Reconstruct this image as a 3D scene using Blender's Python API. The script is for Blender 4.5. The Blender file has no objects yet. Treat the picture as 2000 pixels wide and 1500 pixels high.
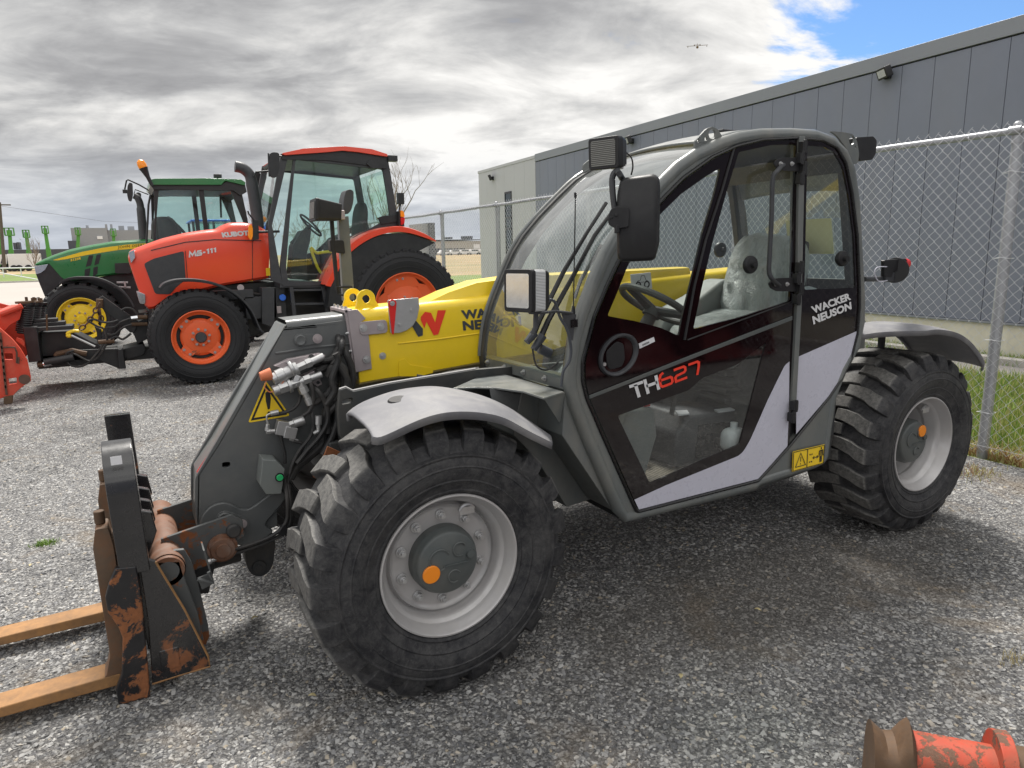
import bpy, bmesh, math, random
import numpy as np
from math import radians as Rd, sin, cos, pi
from mathutils import Vector, Matrix
from mathutils.geometry import tessellate_polygon
random.seed(7)
rng = np.random.default_rng(7)
sc = bpy.context.scene
COL = sc.collection

# ------------------------------------------------------------------ camera
FPX, YAW, PITCH, ROLL = 1344.137, 1.0674491, 0.1928336, -0.0205545
CAM = np.array([-0.9170837, -2.147002, 1.6350586])
_F = np.array([cos(YAW)*cos(PITCH), sin(YAW)*cos(PITCH), -sin(PITCH)])
_r = np.array([sin(YAW), -cos(YAW), 0.0]); _u = np.cross(_r, _F)
_R = _r*cos(ROLL) + _u*sin(ROLL); _U = np.cross(_R, _F)
cd = bpy.data.cameras.new('camera'); cam = bpy.data.objects.new('camera', cd); COL.objects.link(cam)
cd.sensor_fit = 'HORIZONTAL'; cd.sensor_width = 36.0; cd.lens = 36.0*FPX/2000.0
cd.clip_start = 0.05; cd.clip_end = 5000
cam.matrix_world = Matrix(((_R[0], _U[0], -_F[0], CAM[0]), (_R[1], _U[1], -_F[1], CAM[1]),
                           (_R[2], _U[2], -_F[2], CAM[2]), (0, 0, 0, 1)))
sc.camera = cam

def at(px, py, x=None, y=None, z=None):
    """the real point seen at a place of the photograph, on the plane x=, y= or z="""
    d = _F + _R*(px-1000)/FPX - _U*(py-750)/FPX
    i, v = (0, x) if x is not None else (1, y) if y is not None else (2, z)
    p = CAM + d*(v-CAM[i])/d[i]
    return Vector(p)
def ats(l, **k): return [at(a, b, **k) for a, b in l]

# ------------------------------------------------------------------ light
SUN_AZ, SUN_EL = Rd(70), Rd(58)          # azimuth measured from +x towards +y
sd = Vector((cos(SUN_AZ)*cos(SUN_EL), sin(SUN_AZ)*cos(SUN_EL), sin(SUN_EL)))
sl = bpy.data.lights.new('sun', 'SUN'); sl.energy = 3.9; sl.angle = Rd(16); sl.color = (1.0, .96, .9)
so = bpy.data.objects.new('sun', sl); COL.objects.link(so)
so.rotation_mode = 'QUATERNION'; so.rotation_quaternion = (-sd).to_track_quat('-Z', 'Y')
so.location = (0, 0, 30)

class NT:
    def __init__(s, nt): s.nt = nt; s.L = nt.links
    def n(s, t, **kw):
        nd = s.nt.nodes.new(t)
        for k, v in kw.items():
            if k == 'i':
                for a, b in v.items():
                    if isinstance(b, bpy.types.NodeSocket): s.L.new(b, nd.inputs[a])
                    else: nd.inputs[a].default_value = b
            else: setattr(nd, k, v)
        return nd
    def math(s, op, a, b=None, c=None, clamp=False):
        nd = s.nt.nodes.new('ShaderNodeMath'); nd.operation = op; nd.use_clamp = clamp
        for k, v in enumerate((a, b, c)):
            if v is None: continue
            if isinstance(v, bpy.types.NodeSocket): s.L.new(v, nd.inputs[k])
            else: nd.inputs[k].default_value = v
        return nd.outputs[0]
    def mix(s, f, a, b, typ='RGBA', blend='MIX'):
        nd = s.nt.nodes.new('ShaderNodeMix'); nd.data_type = typ
        if typ == 'RGBA': nd.blend_type = blend
        idx = {'RGBA': (6, 7), 'FLOAT': (2, 3)}[typ]
        for k, v in ((0, f), (idx[0], a), (idx[1], b)):
            if isinstance(v, bpy.types.NodeSocket): s.L.new(v, nd.inputs[k])
            else:
                if typ == 'RGBA' and k and len(v) == 3: v = (*v, 1)
                nd.inputs[k].default_value = v
        return nd.outputs[2 if typ == 'RGBA' else 0]
    def noise(s, vec, scale, detail=4, rough=.55, dist=0.0, out=0):
        nd = s.n('ShaderNodeTexNoise', i={'Scale': scale, 'Detail': detail, 'Roughness': rough, 'Distortion': dist})
        if vec is not None: s.L.new(vec, nd.inputs['Vector'])
        return nd.outputs[out]
    def ramp(s, fac, stops, interp='LINEAR'):
        nd = s.n('ShaderNodeValToRGB'); cr = nd.color_ramp; cr.interpolation = interp
        while len(cr.elements) < len(stops): cr.elements.new(.5)
        for e, (p, c) in zip(cr.elements, stops):
            e.position = p; e.color = (c, c, c, 1) if isinstance(c, (int, float)) else (*c, 1)
        s.L.new(fac, nd.inputs[0]); return nd.outputs[0]

w = bpy.data.worlds.new('World'); sc.world = w; w.use_nodes = True
nt = w.node_tree; nt.nodes.clear(); N = NT(nt)
sky = N.n('ShaderNodeTexSky', sky_type='NISHITA', sun_disc=False, sun_elevation=SUN_EL,
          sun_rotation=pi/2-SUN_AZ, air_density=1.0, dust_density=.6, ozone_density=1.6)
skc = N.n('ShaderNodeVectorMath', operation='MULTIPLY', i={0: sky.outputs[0], 1: (.68, .92, 1.20)})
bg_sky = N.n('ShaderNodeBackground', i={'Color': skc.outputs[0], 'Strength': .085})
tc = N.n('ShaderNodeTexCoord').outputs['Generated']
sp = N.n('ShaderNodeSeparateXYZ'); N.L.new(tc, sp.inputs[0])
den = N.math('ADD', N.math('MAXIMUM', sp.outputs[2], 0.0), .24)
uv = N.n('ShaderNodeCombineXYZ', i={0: N.math('DIVIDE', sp.outputs[0], den), 1: N.math('DIVIDE', sp.outputs[1], den), 2: 0.0}).outputs[0]
# the cloud layer drifts in long bands across the view
mp = N.n('ShaderNodeMapping', vector_type='TEXTURE', i={'Rotation': (0, 0, YAW+Rd(8)), 'Scale': (.50, .80, 1), 'Location': (3.1, 1.7, 0)}); N.L.new(uv, mp.inputs[0])
big = N.noise(mp.outputs[0], .55, 4, .55, .5)
med = N.noise(mp.outputs[0], 1.45, 10, .60, .5)
fin = N.noise(mp.outputs[0], 5.0, 6, .6, .2)
def dirdot(px, py):
    d = _F + _R*(px-1000)/FPX - _U*(py-750)/FPX; d /= np.linalg.norm(d)
    nd = N.n('ShaderNodeVectorMath', operation='DOT_PRODUCT'); N.L.new(tc, nd.inputs[0]); nd.inputs[1].default_value = tuple(d)
    return nd.outputs['Value']
def lobe(px, py, cos0, cos1):
    nd = N.n('ShaderNodeMapRange', interpolation_type='SMOOTHSTEP', i={0: dirdot(px, py), 1: cos0, 2: cos1, 3: 0.0, 4: 1.0})
    return nd.outputs[0]
bright = N.math('ADD', N.math('MULTIPLY', big, .60), N.math('ADD', N.math('MULTIPLY', med, .70), N.math('MULTIPLY', fin, .14)))
bright = N.math('SUBTRACT', bright, .128)
bright = N.math('ADD', bright, N.math('MULTIPLY', lobe(1180, 230, .86, 1.0), .085))
bright = N.math('ADD', bright, N.math('MULTIPLY', lobe(1560, 230, .93, 1.0), .10))
bright = N.math('SUBTRACT', bright, N.math('MULTIPLY', lobe(150, 60, .90, 1.0), .05))
bright = N.math('SUBTRACT', bright, N.math('MULTIPLY', lobe(1250, -60, .955, 1.0), .12))
ccol = N.ramp(bright, [(.39, (.235, .235, .242)), (.48, (.305, .305, .31)), (.55, (.40, .40, .40)), (.62, (.525, .52, .51)), (.72, (.70, .69, .67))])
# the low sky is bluish under the cloud base
hz = N.n('ShaderNodeMapRange', interpolation_type='SMOOTHSTEP', i={0: sp.outputs[2], 1: 0.0, 2: .16, 3: 1.0, 4: 0.0}).outputs[0]
ccol = N.mix(N.math('MULTIPLY', hz, .62), ccol, (.40, .445, .52))
gapn = N.math('ADD', N.math('MULTIPLY', med, .8), N.math('MULTIPLY', fin, .2))
g1 = N.math('MULTIPLY', lobe(1800, 60, .975, .9995), .20)
g2 = N.math('MULTIPLY', lobe(1120, 130, .985, 1.0), .035)
g3 = N.math('MULTIPLY', lobe(2500, -330, .93, .995), .16)
gs = N.math('ADD', g1, N.math('ADD', g2, g3)); gate = N.n('ShaderNodeMapRange', i={0: gs, 1: .015, 2: .05, 3: 0.0, 4: 1.0}).outputs[0]
gap = N.math('SUBTRACT', gs, gapn)
gap = N.math('MULTIPLY', gate, N.n('ShaderNodeMapRange', interpolation_type='SMOOTHSTEP', i={0: gap, 1: -.405, 2: -.29, 3: 0.0, 4: 1.0}).outputs[0])
# unseen sky over and behind the viewer, brightened as added fill light
bh = N.n('ShaderNodeVectorMath', operation='DOT_PRODUCT'); N.L.new(tc, bh.inputs[0]); bh.inputs[1].default_value = (-_F[0], -_F[1], .75)
lift = N.n('ShaderNodeMapRange', interpolation_type='SMOOTHSTEP', i={0: bh.outputs['Value'], 1: -.15, 2: .75, 3: 1.0, 4: 1.75}).outputs[0]
bg_cl = N.n('ShaderNodeBackground', i={'Color': ccol, 'Strength': lift})
mxs = N.n('ShaderNodeMixShader', i={0: gap, 1: bg_cl.outputs[0], 2: bg_sky.outputs[0]})
wo = N.n('ShaderNodeOutputWorld'); N.L.new(mxs.outputs[0], wo.inputs[0])
sc.view_settings.view_transform = 'Standard'; sc.view_settings.look = 'None'
sc.view_settings.gamma = 1; sc.view_settings.exposure = 0.54; sc.view_settings.use_curve_mapping = False
sc.cycles.max_bounces = 8; sc.cycles.transparent_max_bounces = 24; sc.cycles.diffuse_bounces = 3; sc.cycles.glossy_bounces = 4
sc.cycles.use_denoising = True

# ------------------------------------------------------------------ mesh helpers
class MB:
    def __init__(s): s.v = []; s.f = []
    def add(s, vs, fs):
        b = len(s.v); s.v += [tuple(p) for p in vs]; s.f += [tuple(i+b for i in f) for f in fs]; return s
    def box(s, c, d, rot=None):
        vs = [Vector((x*d[0]/2, y*d[1]/2, z*d[2]/2)) for x in (-1, 1) for y in (-1, 1) for z in (-1, 1)]
        if rot is not None:
            m = rot if isinstance(rot, Matrix) else Matrix.Rotation(rot[2], 3, 'Z') @ Matrix.Rotation(rot[1], 3, 'Y') @ Matrix.Rotation(rot[0], 3, 'X')
            vs = [m @ p for p in vs]
        return s.add([p+Vector(c) for p in vs], [(0, 1, 3, 2), (4, 6, 7, 5), (0, 4, 5, 1), (2, 3, 7, 6), (0, 2, 6, 4), (1, 5, 7, 3)])
    def prism(s, pts, vec, holes=()):
        loops = [[Vector(p) for p in pts]] + [[Vector(p) for p in h] for h in holes]
        vec = Vector(vec); flat = [p for l in loops for p in l]; n = len(flat)
        if holes:
            tris = tessellate_polygon(loops); caps = [tuple(t) for t in tris]
        else: caps = [tuple(range(n))]
        b = len(s.v); s.v += [tuple(p) for p in flat] + [tuple(p+vec) for p in flat]
        for c in caps:
            s.f.append(tuple(i+b for i in c)); s.f.append(tuple(i+b+n for i in reversed(c)))
        k = 0
        for l in loops:
            m = len(l)
            for i in range(m):
                j = (i+1) % m; s.f.append((b+k+i, b+k+j, b+n+k+j, b+n+k+i))
            k += m
        return s
    def tube(s, pts, r, n=10, closed=False, caps=True):
        P = [Vector(p) for p in pts]; m = len(P)
        rs = r if isinstance(r, (list, tuple)) else [r]*m
        T = []
        for i in range(m):
            a = P[(i-1) % m] if (i or closed) else P[i]; b = P[(i+1) % m] if (i < m-1 or closed) else P[i]
            T.append((b-a).normalized())
        u = T[0].orthogonal().normalized(); vs = []; 
        for i in range(m):
            u = (u-T[i]*u.dot(T[i]))
            u = u.normalized() if u.length > 1e-6 else T[i].orthogonal().normalized()
            w_ = T[i].cross(u)
            for k in range(n):
                a = 2*pi*k/n; vs.append(P[i]+(u*cos(a)+w_*sin(a))*rs[i])
        fs = []
        for i in range(m if closed else m-1):
            j = (i+1) % m
            for k in range(n):
                l = (k+1) % n; fs.append((i*n+k, i*n+l, j*n+l, j*n+k))
        if caps and not closed: fs += [tuple(reversed(range(n))), tuple((m-1)*n+k for k in range(n))]
        return s.add(vs, fs)
    def cyl(s, a, b, r, r2=None, n=24): return s.tube([a, b], [r, r if r2 is None else r2], n)
    def lathe(s, prof, o, ax, n=48, caps=False):
        o = Vector(o); ax = Vector(ax).normalized(); u = ax.orthogonal().normalized(); w_ = ax.cross(u); m = len(prof); vs = []
        for r, h in prof:
            for k in range(n):
                a = 2*pi*k/n; vs.append(o+ax*h+(u*cos(a)+w_*sin(a))*r)
        fs = [(i*n+k, i*n+(k+1) % n, (i+1)*n+(k+1) % n, (i+1)*n+k) for i in range(m-1) for k in range(n)]
        if caps: fs += [tuple(reversed(range(n))), tuple((m-1)*n+k for k in range(n))]
        return s.add(vs, fs)
    def sphere(s, c, r, n=16, sq=(1, 1, 1)):
        m = n//2; vs = []; c = Vector(c)
        for i in range(m+1):
            t = pi*i/m
            for k in range(n):
                a = 2*pi*k/n; vs.append(c+Vector((r*sq[0]*sin(t)*cos(a), r*sq[1]*sin(t)*sin(a), r*sq[2]*cos(t))))
        return s.add(vs, [(i*n+k, (i+1)*n+k, (i+1)*n+(k+1) % n, i*n+(k+1) % n) for i in range(m) for k in range(n)])
    def grid(s, rows, closed=False):
        m = len(rows); n = len(rows[0]); vs = [p for r in rows for p in r]
        return s.add(vs, [(i*n+k, i*n+(k+1) % n, (i+1)*n+(k+1) % n, (i+1)*n+k) for i in range(m-1) for k in range(n if closed else n-1)])
    def move(s, f): s.v = [tuple(f(Vector(p))) for p in s.v]; return s

NOSPLIT = ('tyre', 'letters', 'print', 'wall_panels', 'seam', 'pale_bay', 'tie_wire', 'wire_mesh', 'crown', 'trunk', 'digits', 'lines', 'vent', 'steps', 'window_frame', 'cab_frame', 'interior', 'platform', 'rim', 'grip', 'spokes', 'hub_cap', 'lift_chain', 'hinge_pin', 'foundation', 'cap', 'lip', 'glazing', 'chassis', 'wall', 'mark', 'moldboard', 'roof_edge')
def emit(name, mb, mat, parent=None, bevel=0.0, smooth=35, solid=0.0, seg=2, sub=0):
    """one mesh object; pieces of a part that stand well apart become parts of their own"""
    if parent is not None and len(mb.f) < 6000 and not any(k in name for k in NOSPLIT):
        n = len(mb.v); par = list(range(n))
        def fnd(a):
            while par[a] != a: par[a] = par[par[a]]; a = par[a]
            return a
        for f in mb.f:
            a = fnd(f[0])
            for b in f[1:]: par[fnd(b)] = a
        isl = {}
        for i in range(n): isl.setdefault(fnd(i), []).append(i)
        P = np.array(mb.v); bxs = [[P[v].min(0)-.006, P[v].max(0)+.006, v] for v in isl.values()]
        ch = len(bxs) < 400
        while ch:
            ch = False; o_ = []
            for b in bxs:
                for c in o_:
                    if (b[0] <= c[1]).all() and (c[0] <= b[1]).all(): c[0] = np.minimum(b[0], c[0]); c[1] = np.maximum(b[1], c[1]); c[2] = c[2]+b[2]; ch = True; break
                else: o_.append(b)
            bxs = o_
        if 1 < len(bxs) < 40:
            r = None
            for b in bxs:
                idx = {v: k for k, v in enumerate(b[2])}; m2 = MB(); m2.v = [mb.v[v] for v in b[2]]; m2.f = [tuple(idx[v] for v in f) for f in mb.f if f[0] in idx]
                if m2.f: r = _emit(name, m2, mat, parent, bevel, smooth, solid, seg, sub)
            return r
    return _emit(name, mb, mat, parent, bevel, smooth, solid, seg, sub)
def _emit(name, mb, mat, parent=None, bevel=0.0, smooth=35, solid=0.0, seg=2, sub=0):
    me = bpy.data.meshes.new(name); me.from_pydata(mb.v, [], mb.f)
    bm = bmesh.new(); bm.from_mesh(me)
    bmesh.ops.remove_doubles(bm, verts=bm.verts, dist=1e-5)
    bmesh.ops.recalc_face_normals(bm, faces=bm.faces)
    bm.to_mesh(me); bm.free(); me.update()
    me.materials.append(mat)
    if smooth:
        me.polygons.foreach_set('use_smooth', [True]*len(me.polygons)); me.set_sharp_from_angle(angle=Rd(smooth))
    o = bpy.data.objects.new(name, me); COL.objects.link(o)
    if parent is not None: o.parent = parent
    if solid:
        m = o.modifiers.new('solid', 'SOLIDIFY'); m.thickness = solid; m.offset = 0
    if sub:
        m = o.modifiers.new('sub', 'SUBSURF'); m.levels = sub; m.render_levels = sub
    if bevel:
        m = o.modifiers.new('bevel', 'BEVEL'); m.width = bevel; m.segments = seg; m.limit_method = 'ANGLE'; m.angle_limit = Rd(32)
        m.harden_normals = bool(smooth)
    return o
def thing(name, label, cat, loc=(0, 0, 0), rz=0.0, group=None):
    o = bpy.data.objects.new(name, None); COL.objects.link(o); o.location = loc; o.rotation_euler = (0, 0, rz)
    o['label'] = label; o['category'] = cat
    if group: o['group'] = group
    return o
def part(name, parent):
    o = bpy.data.objects.new(name, None); COL.objects.link(o); o.parent = parent; return o
def tag(o, label=None, cat=None, group=None, kind=None):
    for k, v in (('label', label), ('category', cat), ('group', group), ('kind', kind)):
        if v: o[k] = v
    return o
def copy_tree(o, parent=None):
    c = o.copy(); COL.objects.link(c); c.parent = parent
    for ch in list(o.children): copy_tree(ch, c)
    return c
def V(*a): return Vector(a)
def lerp(a, b, t): return a+(b-a)*t
def arc(c, r, a0, a1, n, y=0.0):   # in the x-z plane
    return [V(c[0]+r*cos(lerp(a0, a1, i/n)), y, c[1]+r*sin(lerp(a0, a1, i/n))) for i in range(n+1)]
def circ(c, r, n=24, ax='y'):
    c = Vector(c); o = []
    for i in range(n):
        a = 2*pi*i/n
        o.append(c+(V(r*cos(a), 0, r*sin(a)) if ax == 'y' else V(r*cos(a), r*sin(a), 0) if ax == 'z' else V(0, r*cos(a), r*sin(a))))
    return o
def smooth_path(pts, n=6, closed=False):
    P = [Vector(p) for p in pts]; m = len(P); out = []
    rng_ = range(m if closed else m-1)
    for i in rng_:
        p0 = P[(i-1) % m] if (i or closed) else P[0]; p1 = P[i]; p2 = P[(i+1) % m]; p3 = P[(i+2) % m] if (i+2 < m or closed) else P[-1]
        for k in range(n):
            t = k/n
            out.append(.5*((2*p1)+(-p0+p2)*t+(2*p0-5*p1+4*p2-p3)*t*t+(-p0+3*p1-3*p2+p3)*t**3))
    if not closed: out.append(P[-1])
    return out
def rounded(pts, r, n=4):
    """round the corners of a closed polygon; r may be one radius or one per corner"""
    P = [Vector(p) for p in pts]; m = len(P); out = []
    for i in range(m):
        a, b, c = P[i-1], P[i], P[(i+1) % m]; rr = r[i] if isinstance(r, (list, tuple)) else r
        da, dc = a-b, c-b
        q = min(rr, da.length*.45, dc.length*.45)
        if q < 1e-5: out.append(b); continue
        s0 = b+da.normalized()*q; s1 = b+dc.normalized()*q
        for k in range(n+1):
            t = k/n; out.append((1-t)**2*s0+2*t*(1-t)*b+t*t*s1)
    return out
def offset_y(pts, dy): return [p+V(0, dy, 0) for p in pts]

def quad_map(q):      # q: TL, TR, BR, BL -> function (u from the left, v from the bottom) -> point
    TL, TR, BR, BL = [Vector(p) for p in q]
    return lambda u, v: lerp(lerp(BL, BR, u), lerp(TL, TR, u), v)
def text_geo(txt, bold=0.0, space=1.0):
    cu = bpy.data.curves.new('t', 'FONT'); cu.body = txt; cu.size = 1; cu.offset = bold; cu.space_character = space; cu.resolution_u = 3
    o = bpy.data.objects.new('t', cu); COL.objects.link(o)
    dg = bpy.context.evaluated_depsgraph_get(); dg.update()
    me = o.evaluated_get(dg).to_mesh()
    vs = [(v.co.x, v.co.y) for v in me.vertices]; fs = [tuple(p.vertices) for p in me.polygons]
    o.evaluated_get(dg).to_mesh_clear(); bpy.data.objects.remove(o); bpy.data.curves.remove(cu)
    return vs, fs
def text_on(mb, txt, quad, push, bold=.02, space=1.0, shear=0.0):
    vs, fs = text_geo(txt, bold, space)
    vs = [(x+shear*y, y) for x, y in vs]
    x0 = min(v[0] for v in vs); x1 = max(v[0] for v in vs); y0 = min(v[1] for v in vs); y1 = max(v[1] for v in vs)
    m = quad_map(quad); push = Vector(push)
    mb.add([m((x-x0)/(x1-x0), (y-y0)/(y1-y0))+push for x, y in vs], fs)
def stroke_on(mb, quad, strokes, wdt, asp, push):
    """flat ribbons; strokes in unit coords, wdt in units of v, asp = width/height of the quad"""
    m = quad_map(quad); push = Vector(push)
    for st in strokes:
        P = [Vector((a*asp, b)) for a, b in st]; n = len(P); L = []; Rr = []
        for i in range(n):
            a = P[max(i-1, 0)]; b = P[min(i+1, n-1)]; 
            d1 = (P[i]-a).normalized() if i else (b-P[i]).normalized(); d2 = (b-P[i]).normalized() if i < n-1 else d1
            t = (d1+d2).normalized() if (d1+d2).length > 1e-6 else d1
            nn = Vector((-t.y, t.x)); k = 1/max(.5, nn.dot(Vector((-d1.y, d1.x))))
            L.append(P[i]+nn*wdt/2*k); Rr.append(P[i]-nn*wdt/2*k)
        vs = [m(p.x/asp, p.y)+push for p in L+Rr]
        mb.add(vs, [(i, i+1, n+i+1, n+i) for i in range(n-1)])
# ------------------------------------------------------------------ materials
M = {}
def new_mat(name):
    m = bpy.data.materials.new(name); m.use_nodes = True; m.node_tree.nodes.clear(); M[name] = m
    N = NT(m.node_tree); out = N.n('ShaderNodeOutputMaterial'); return m, N, out
def paint(name, base, rough=.4, metal=0.0, coat=0.0, var=.12, scale=3.0, dirt=0.0, dirtcol=(.22, .19, .15), wear=None, bump=0.0, bscale=80, spec=.5, streak=0.0):
    """a real coating: slight colour drift, dust that gathers in patches, chips to rust where wear is given"""
    m, N, out = new_mat(name)
    oc = N.n('ShaderNodeTexCoord').outputs['Object']
    n1 = N.noise(oc, scale, 5, .6); n2 = N.noise(oc, scale*9, 4, .6)
    v = N.math('ADD', N.math('MULTIPLY', n1, .7), N.math('MULTIPLY', n2, .3))
    f = N.n('ShaderNodeMapRange', i={0: v, 1: .3, 2: .7, 3: 1-var, 4: 1+var}).outputs[0]
    sc_ = N.n('ShaderNodeVectorMath', operation='SCALE', i={0: base[:3]}); N.L.new(f, sc_.inputs['Scale'])
    col = sc_.outputs[0]; rg = N.math('ADD', N.math('MULTIPLY', n2, .22), rough-.11)
    bmp = None
    if dirt:
        mp = N.n('ShaderNodeMapping', i={'Scale': (1, 1, .35 if streak else 1)}); N.L.new(oc, mp.inputs[0])
        d1 = N.noise(mp.outputs[0], scale*2.3, 8, .68, .4)
        df = N.n('ShaderNodeMapRange', i={0: d1, 1: .42, 2: .75, 3: 0.0, 4: dirt}).outputs[0]
        col = N.mix(df, col, dirtcol); rg = N.mix(df, rg, .85, 'FLOAT')
    if wear:
        wcol, amt, wsc = wear
        w1 = N.noise(oc, wsc, 8, .72, .6); w2 = N.noise(oc, wsc*.33, 3, .5)
        ww = N.math('ADD', N.math('MULTIPLY', w1, .62), N.math('MULTIPLY', w2, .38))
        wf = N.n('ShaderNodeMapRange', i={0: ww, 1: 1-amt, 2: 1-amt+.025, 3: 0.0, 4: 1.0}).outputs[0]
        wn = N.noise(oc, wsc*6, 5, .7)
        wc = N.mix(wn, tuple(c*.45 for c in wcol), tuple(min(1, c*1.5) for c in wcol))
        col = N.mix(wf, col, wc); rg = N.mix(wf, rg, .9, 'FLOAT')
        b_ = N.n('ShaderNodeBump', i={'Strength': .5, 'Distance': .002}); N.L.new(N.mix(wf, 1.0, wn, 'FLOAT'), b_.inputs['Height']); bmp = b_.outputs[0]
    if bump:
        b_ = N.n('ShaderNodeBump', i={'Strength': bump, 'Distance': .003}); N.L.new(N.noise(oc, bscale, 4, .7), b_.inputs['Height'])
        if bmp: N.L.new(bmp, b_.inputs['Normal'])
        bmp = b_.outputs[0]
    p = N.n('ShaderNodeBsdfPrincipled', i={'Base Color': col, 'Roughness': rg, 'Metallic': metal, 'Coat Weight': coat, 'Coat Roughness': .12, 'Specular IOR Level': spec})
    if bmp: N.L.new(bmp, p.inputs['Normal'])
    N.L.new(p.outputs[0], out.inputs[0]); return m
def glass(name, tint, refl=1.0, rough=0.0, ior=1.5, dust=0.0):
    m, N, out = new_mat(name)
    tr = N.n('ShaderNodeBsdfTransparent', i={'Color': (*tint, 1)})
    gl = N.n('ShaderNodeBsdfGlossy', i={'Color': (1, 1, 1, 1), 'Roughness': rough})
    ge = N.n('ShaderNodeNewGeometry'); dt = N.n('ShaderNodeVectorMath', operation='DOT_PRODUCT'); N.L.new(ge.outputs['Normal'], dt.inputs[0]); N.L.new(ge.outputs['Incoming'], dt.inputs[1])
    cc = N.math('SUBTRACT', 1.0, N.math('ABSOLUTE', dt.outputs['Value']), clamp=True); fr = N.math('ADD', N.math('MULTIPLY', N.math('POWER', cc, 5.0), .92), .08)
    mx = N.n('ShaderNodeMixShader', i={0: N.math('MULTIPLY', fr, refl, clamp=True), 1: tr.outputs[0], 2: gl.outputs[0]})
    o = mx.outputs[0]
    if dust:
        oc = N.n('ShaderNodeTexCoord').outputs['Object']
        df = N.n('ShaderNodeMapRange', i={0: N.noise(oc, 5, 8, .7, .5), 1: .35, 2: .8, 3: dust*.35, 4: dust}).outputs[0]
        d = N.n('ShaderNodeBsdfDiffuse', i={'Color': (.45, .47, .45, 1)})
        o = N.n('ShaderNodeMixShader', i={0: df, 1: o, 2: d.outputs[0]}).outputs[0]
    N.L.new(o, out.inputs[0]); return m

paint('grey_paint', (.110, .121, .120), .36, coat=.25, var=.08, dirt=.42, dirtcol=(.25, .23, .19), streak=1)
paint('head_paint', (.092, .098, .100), .42, coat=.15, var=.10, dirt=.28, dirtcol=(.2, .19, .17), bump=.05, bscale=25)
paint('dark_steel', (.034, .037, .039), .55, var=.2, dirt=.5, dirtcol=(.10, .09, .075))
paint('dark_housing', (.03, .032, .034), .6, var=.2, dirt=.6, dirtcol=(.12, .10, .08), wear=((.18, .07, .03), .40, 9))
paint('yellow_paint', (.86, .60, .012), .36, coat=.3, var=.04, dirt=.10, dirtcol=(.35, .25, .08))
paint('fender_plastic', (.150, .150, .163), .62, var=.10, dirt=.5, dirtcol=(.36, .35, .33), bump=.08, bscale=300)
paint('silver_rim', (.46, .45, .45), .36, metal=.35, var=.05, dirt=.3, dirtcol=(.34, .31, .27))
paint('hub_grey', (.075, .085, .085), .42, var=.08, dirt=.2)
paint('orange_cap', (.85, .25, .01), .4, var=.03)
paint('black_plastic', (.013, .013, .0145), .45, var=.15, dirt=.12, dirtcol=(.12, .12, .12), bump=.06, bscale=400, spec=.35)
paint('black_trim', (.006, .006, .007), .28, var=.1)
paint('frit_black', (.006, .003, .004), .05, var=.05, spec=.5)
paint('decal_white', (.50, .50, .58), .28, var=.03, dirt=.08)
paint('decal_letter', (.62, .62, .63), .4, var=.02)
paint('decal_red', (.80, .045, .02), .4, var=.02)
paint('decal_black', (.015, .016, .02), .4, var=.02)
paint('decal_grey', (.045, .05, .06), .4, var=.02)
paint('sticker_yellow', (.85, .58, .02), .45, var=.03)
paint('sticker_white', (.62, .62, .64), .45, var=.03, dirt=.1)
paint('zinc', (.52, .52, .52), .32, metal=.75, var=.10, scale=6, dirt=.18, dirtcol=(.34, .32, .30))
paint('zinc_plate', (.40, .35, .36), .38, metal=.45, var=.10, scale=5, dirt=.25, dirtcol=(.40, .36, .33))
paint('chrome', (.75, .76, .78), .12, metal=1, var=.03)
paint('hose', (.018, .018, .019), .55, var=.2, dirt=.5, dirtcol=(.09, .08, .07), bump=.2, bscale=200)
paint('red_plastic', (.62, .015, .012), .35, var=.04)
paint('orange_rubber', (.62, .17, .07), .5, var=.08, dirt=.3, dirtcol=(.4, .28, .2))
paint('green_button', (.03, .42, .14), .35, var=.03)
paint('rusty_black', (.010, .010, .012), .24, coat=.7, var=.2, dirt=.12, dirtcol=(.12, .11, .10), wear=((.22, .08, .03), .44, 6.0))
paint('scraped_black', (.010, .010, .012), .38, var=.2, dirt=.12, dirtcol=(.12, .11, .10), wear=((.24, .09, .035), .485, 9.0))
paint('edge_rust', (.05, .05, .052), .6, var=.2, wear=((.23, .09, .035), .50, 7.0))
paint('rusty_fork', (.32, .165, .062), .7, var=.25, scale=6, dirt=.7, dirtcol=(.11, .075, .05), bump=.25, bscale=60)
paint('rusty_shank', (.115, .075, .048), .7, var=.25, scale=6, dirt=.8, dirtcol=(.20, .085, .035), bump=.25, bscale=60)
paint('rusty_tube', (.165, .068, .032), .65, var=.3, scale=6, dirt=.6, dirtcol=(.22, .19, .17), wear=((.12, .045, .02), .44, 8), bump=.2, bscale=60)
paint('rusty_grey', (.075, .08, .082), .5, var=.12, dirt=.35, dirtcol=(.15, .14, .12), wear=((.20, .07, .025), .49, 7.0))
paint('rusty_iron', (.10, .055, .027), .75, var=.3, scale=9, dirt=.5, dirtcol=(.07, .055, .045), bump=.3, bscale=50)
paint('worn_orange', (.40, .050, .020), .6, var=.16, scale=8, dirt=.7, dirtcol=(.24, .10, .06), wear=((.13, .07, .045), .50, 26.0), bump=.15, bscale=60)
paint('interior_grey', (.16, .175, .17), .6, var=.1, dirt=.3)
paint('interior_dark', (.03, .032, .034), .6, var=.15, dirt=.2)
paint('wheel_grip', (.055, .055, .055), .5, var=.15, dirt=.4, dirtcol=(.2, .19, .17))
paint('floor_mat', (.13, .11, .085), .85, var=.3, scale=20, dirt=.5, dirtcol=(.30, .26, .19))
paint('bottle_white', (.7, .72, .72), .4, var=.03)
paint('paper', (.75, .72, .40), .8, var=.05)
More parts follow.
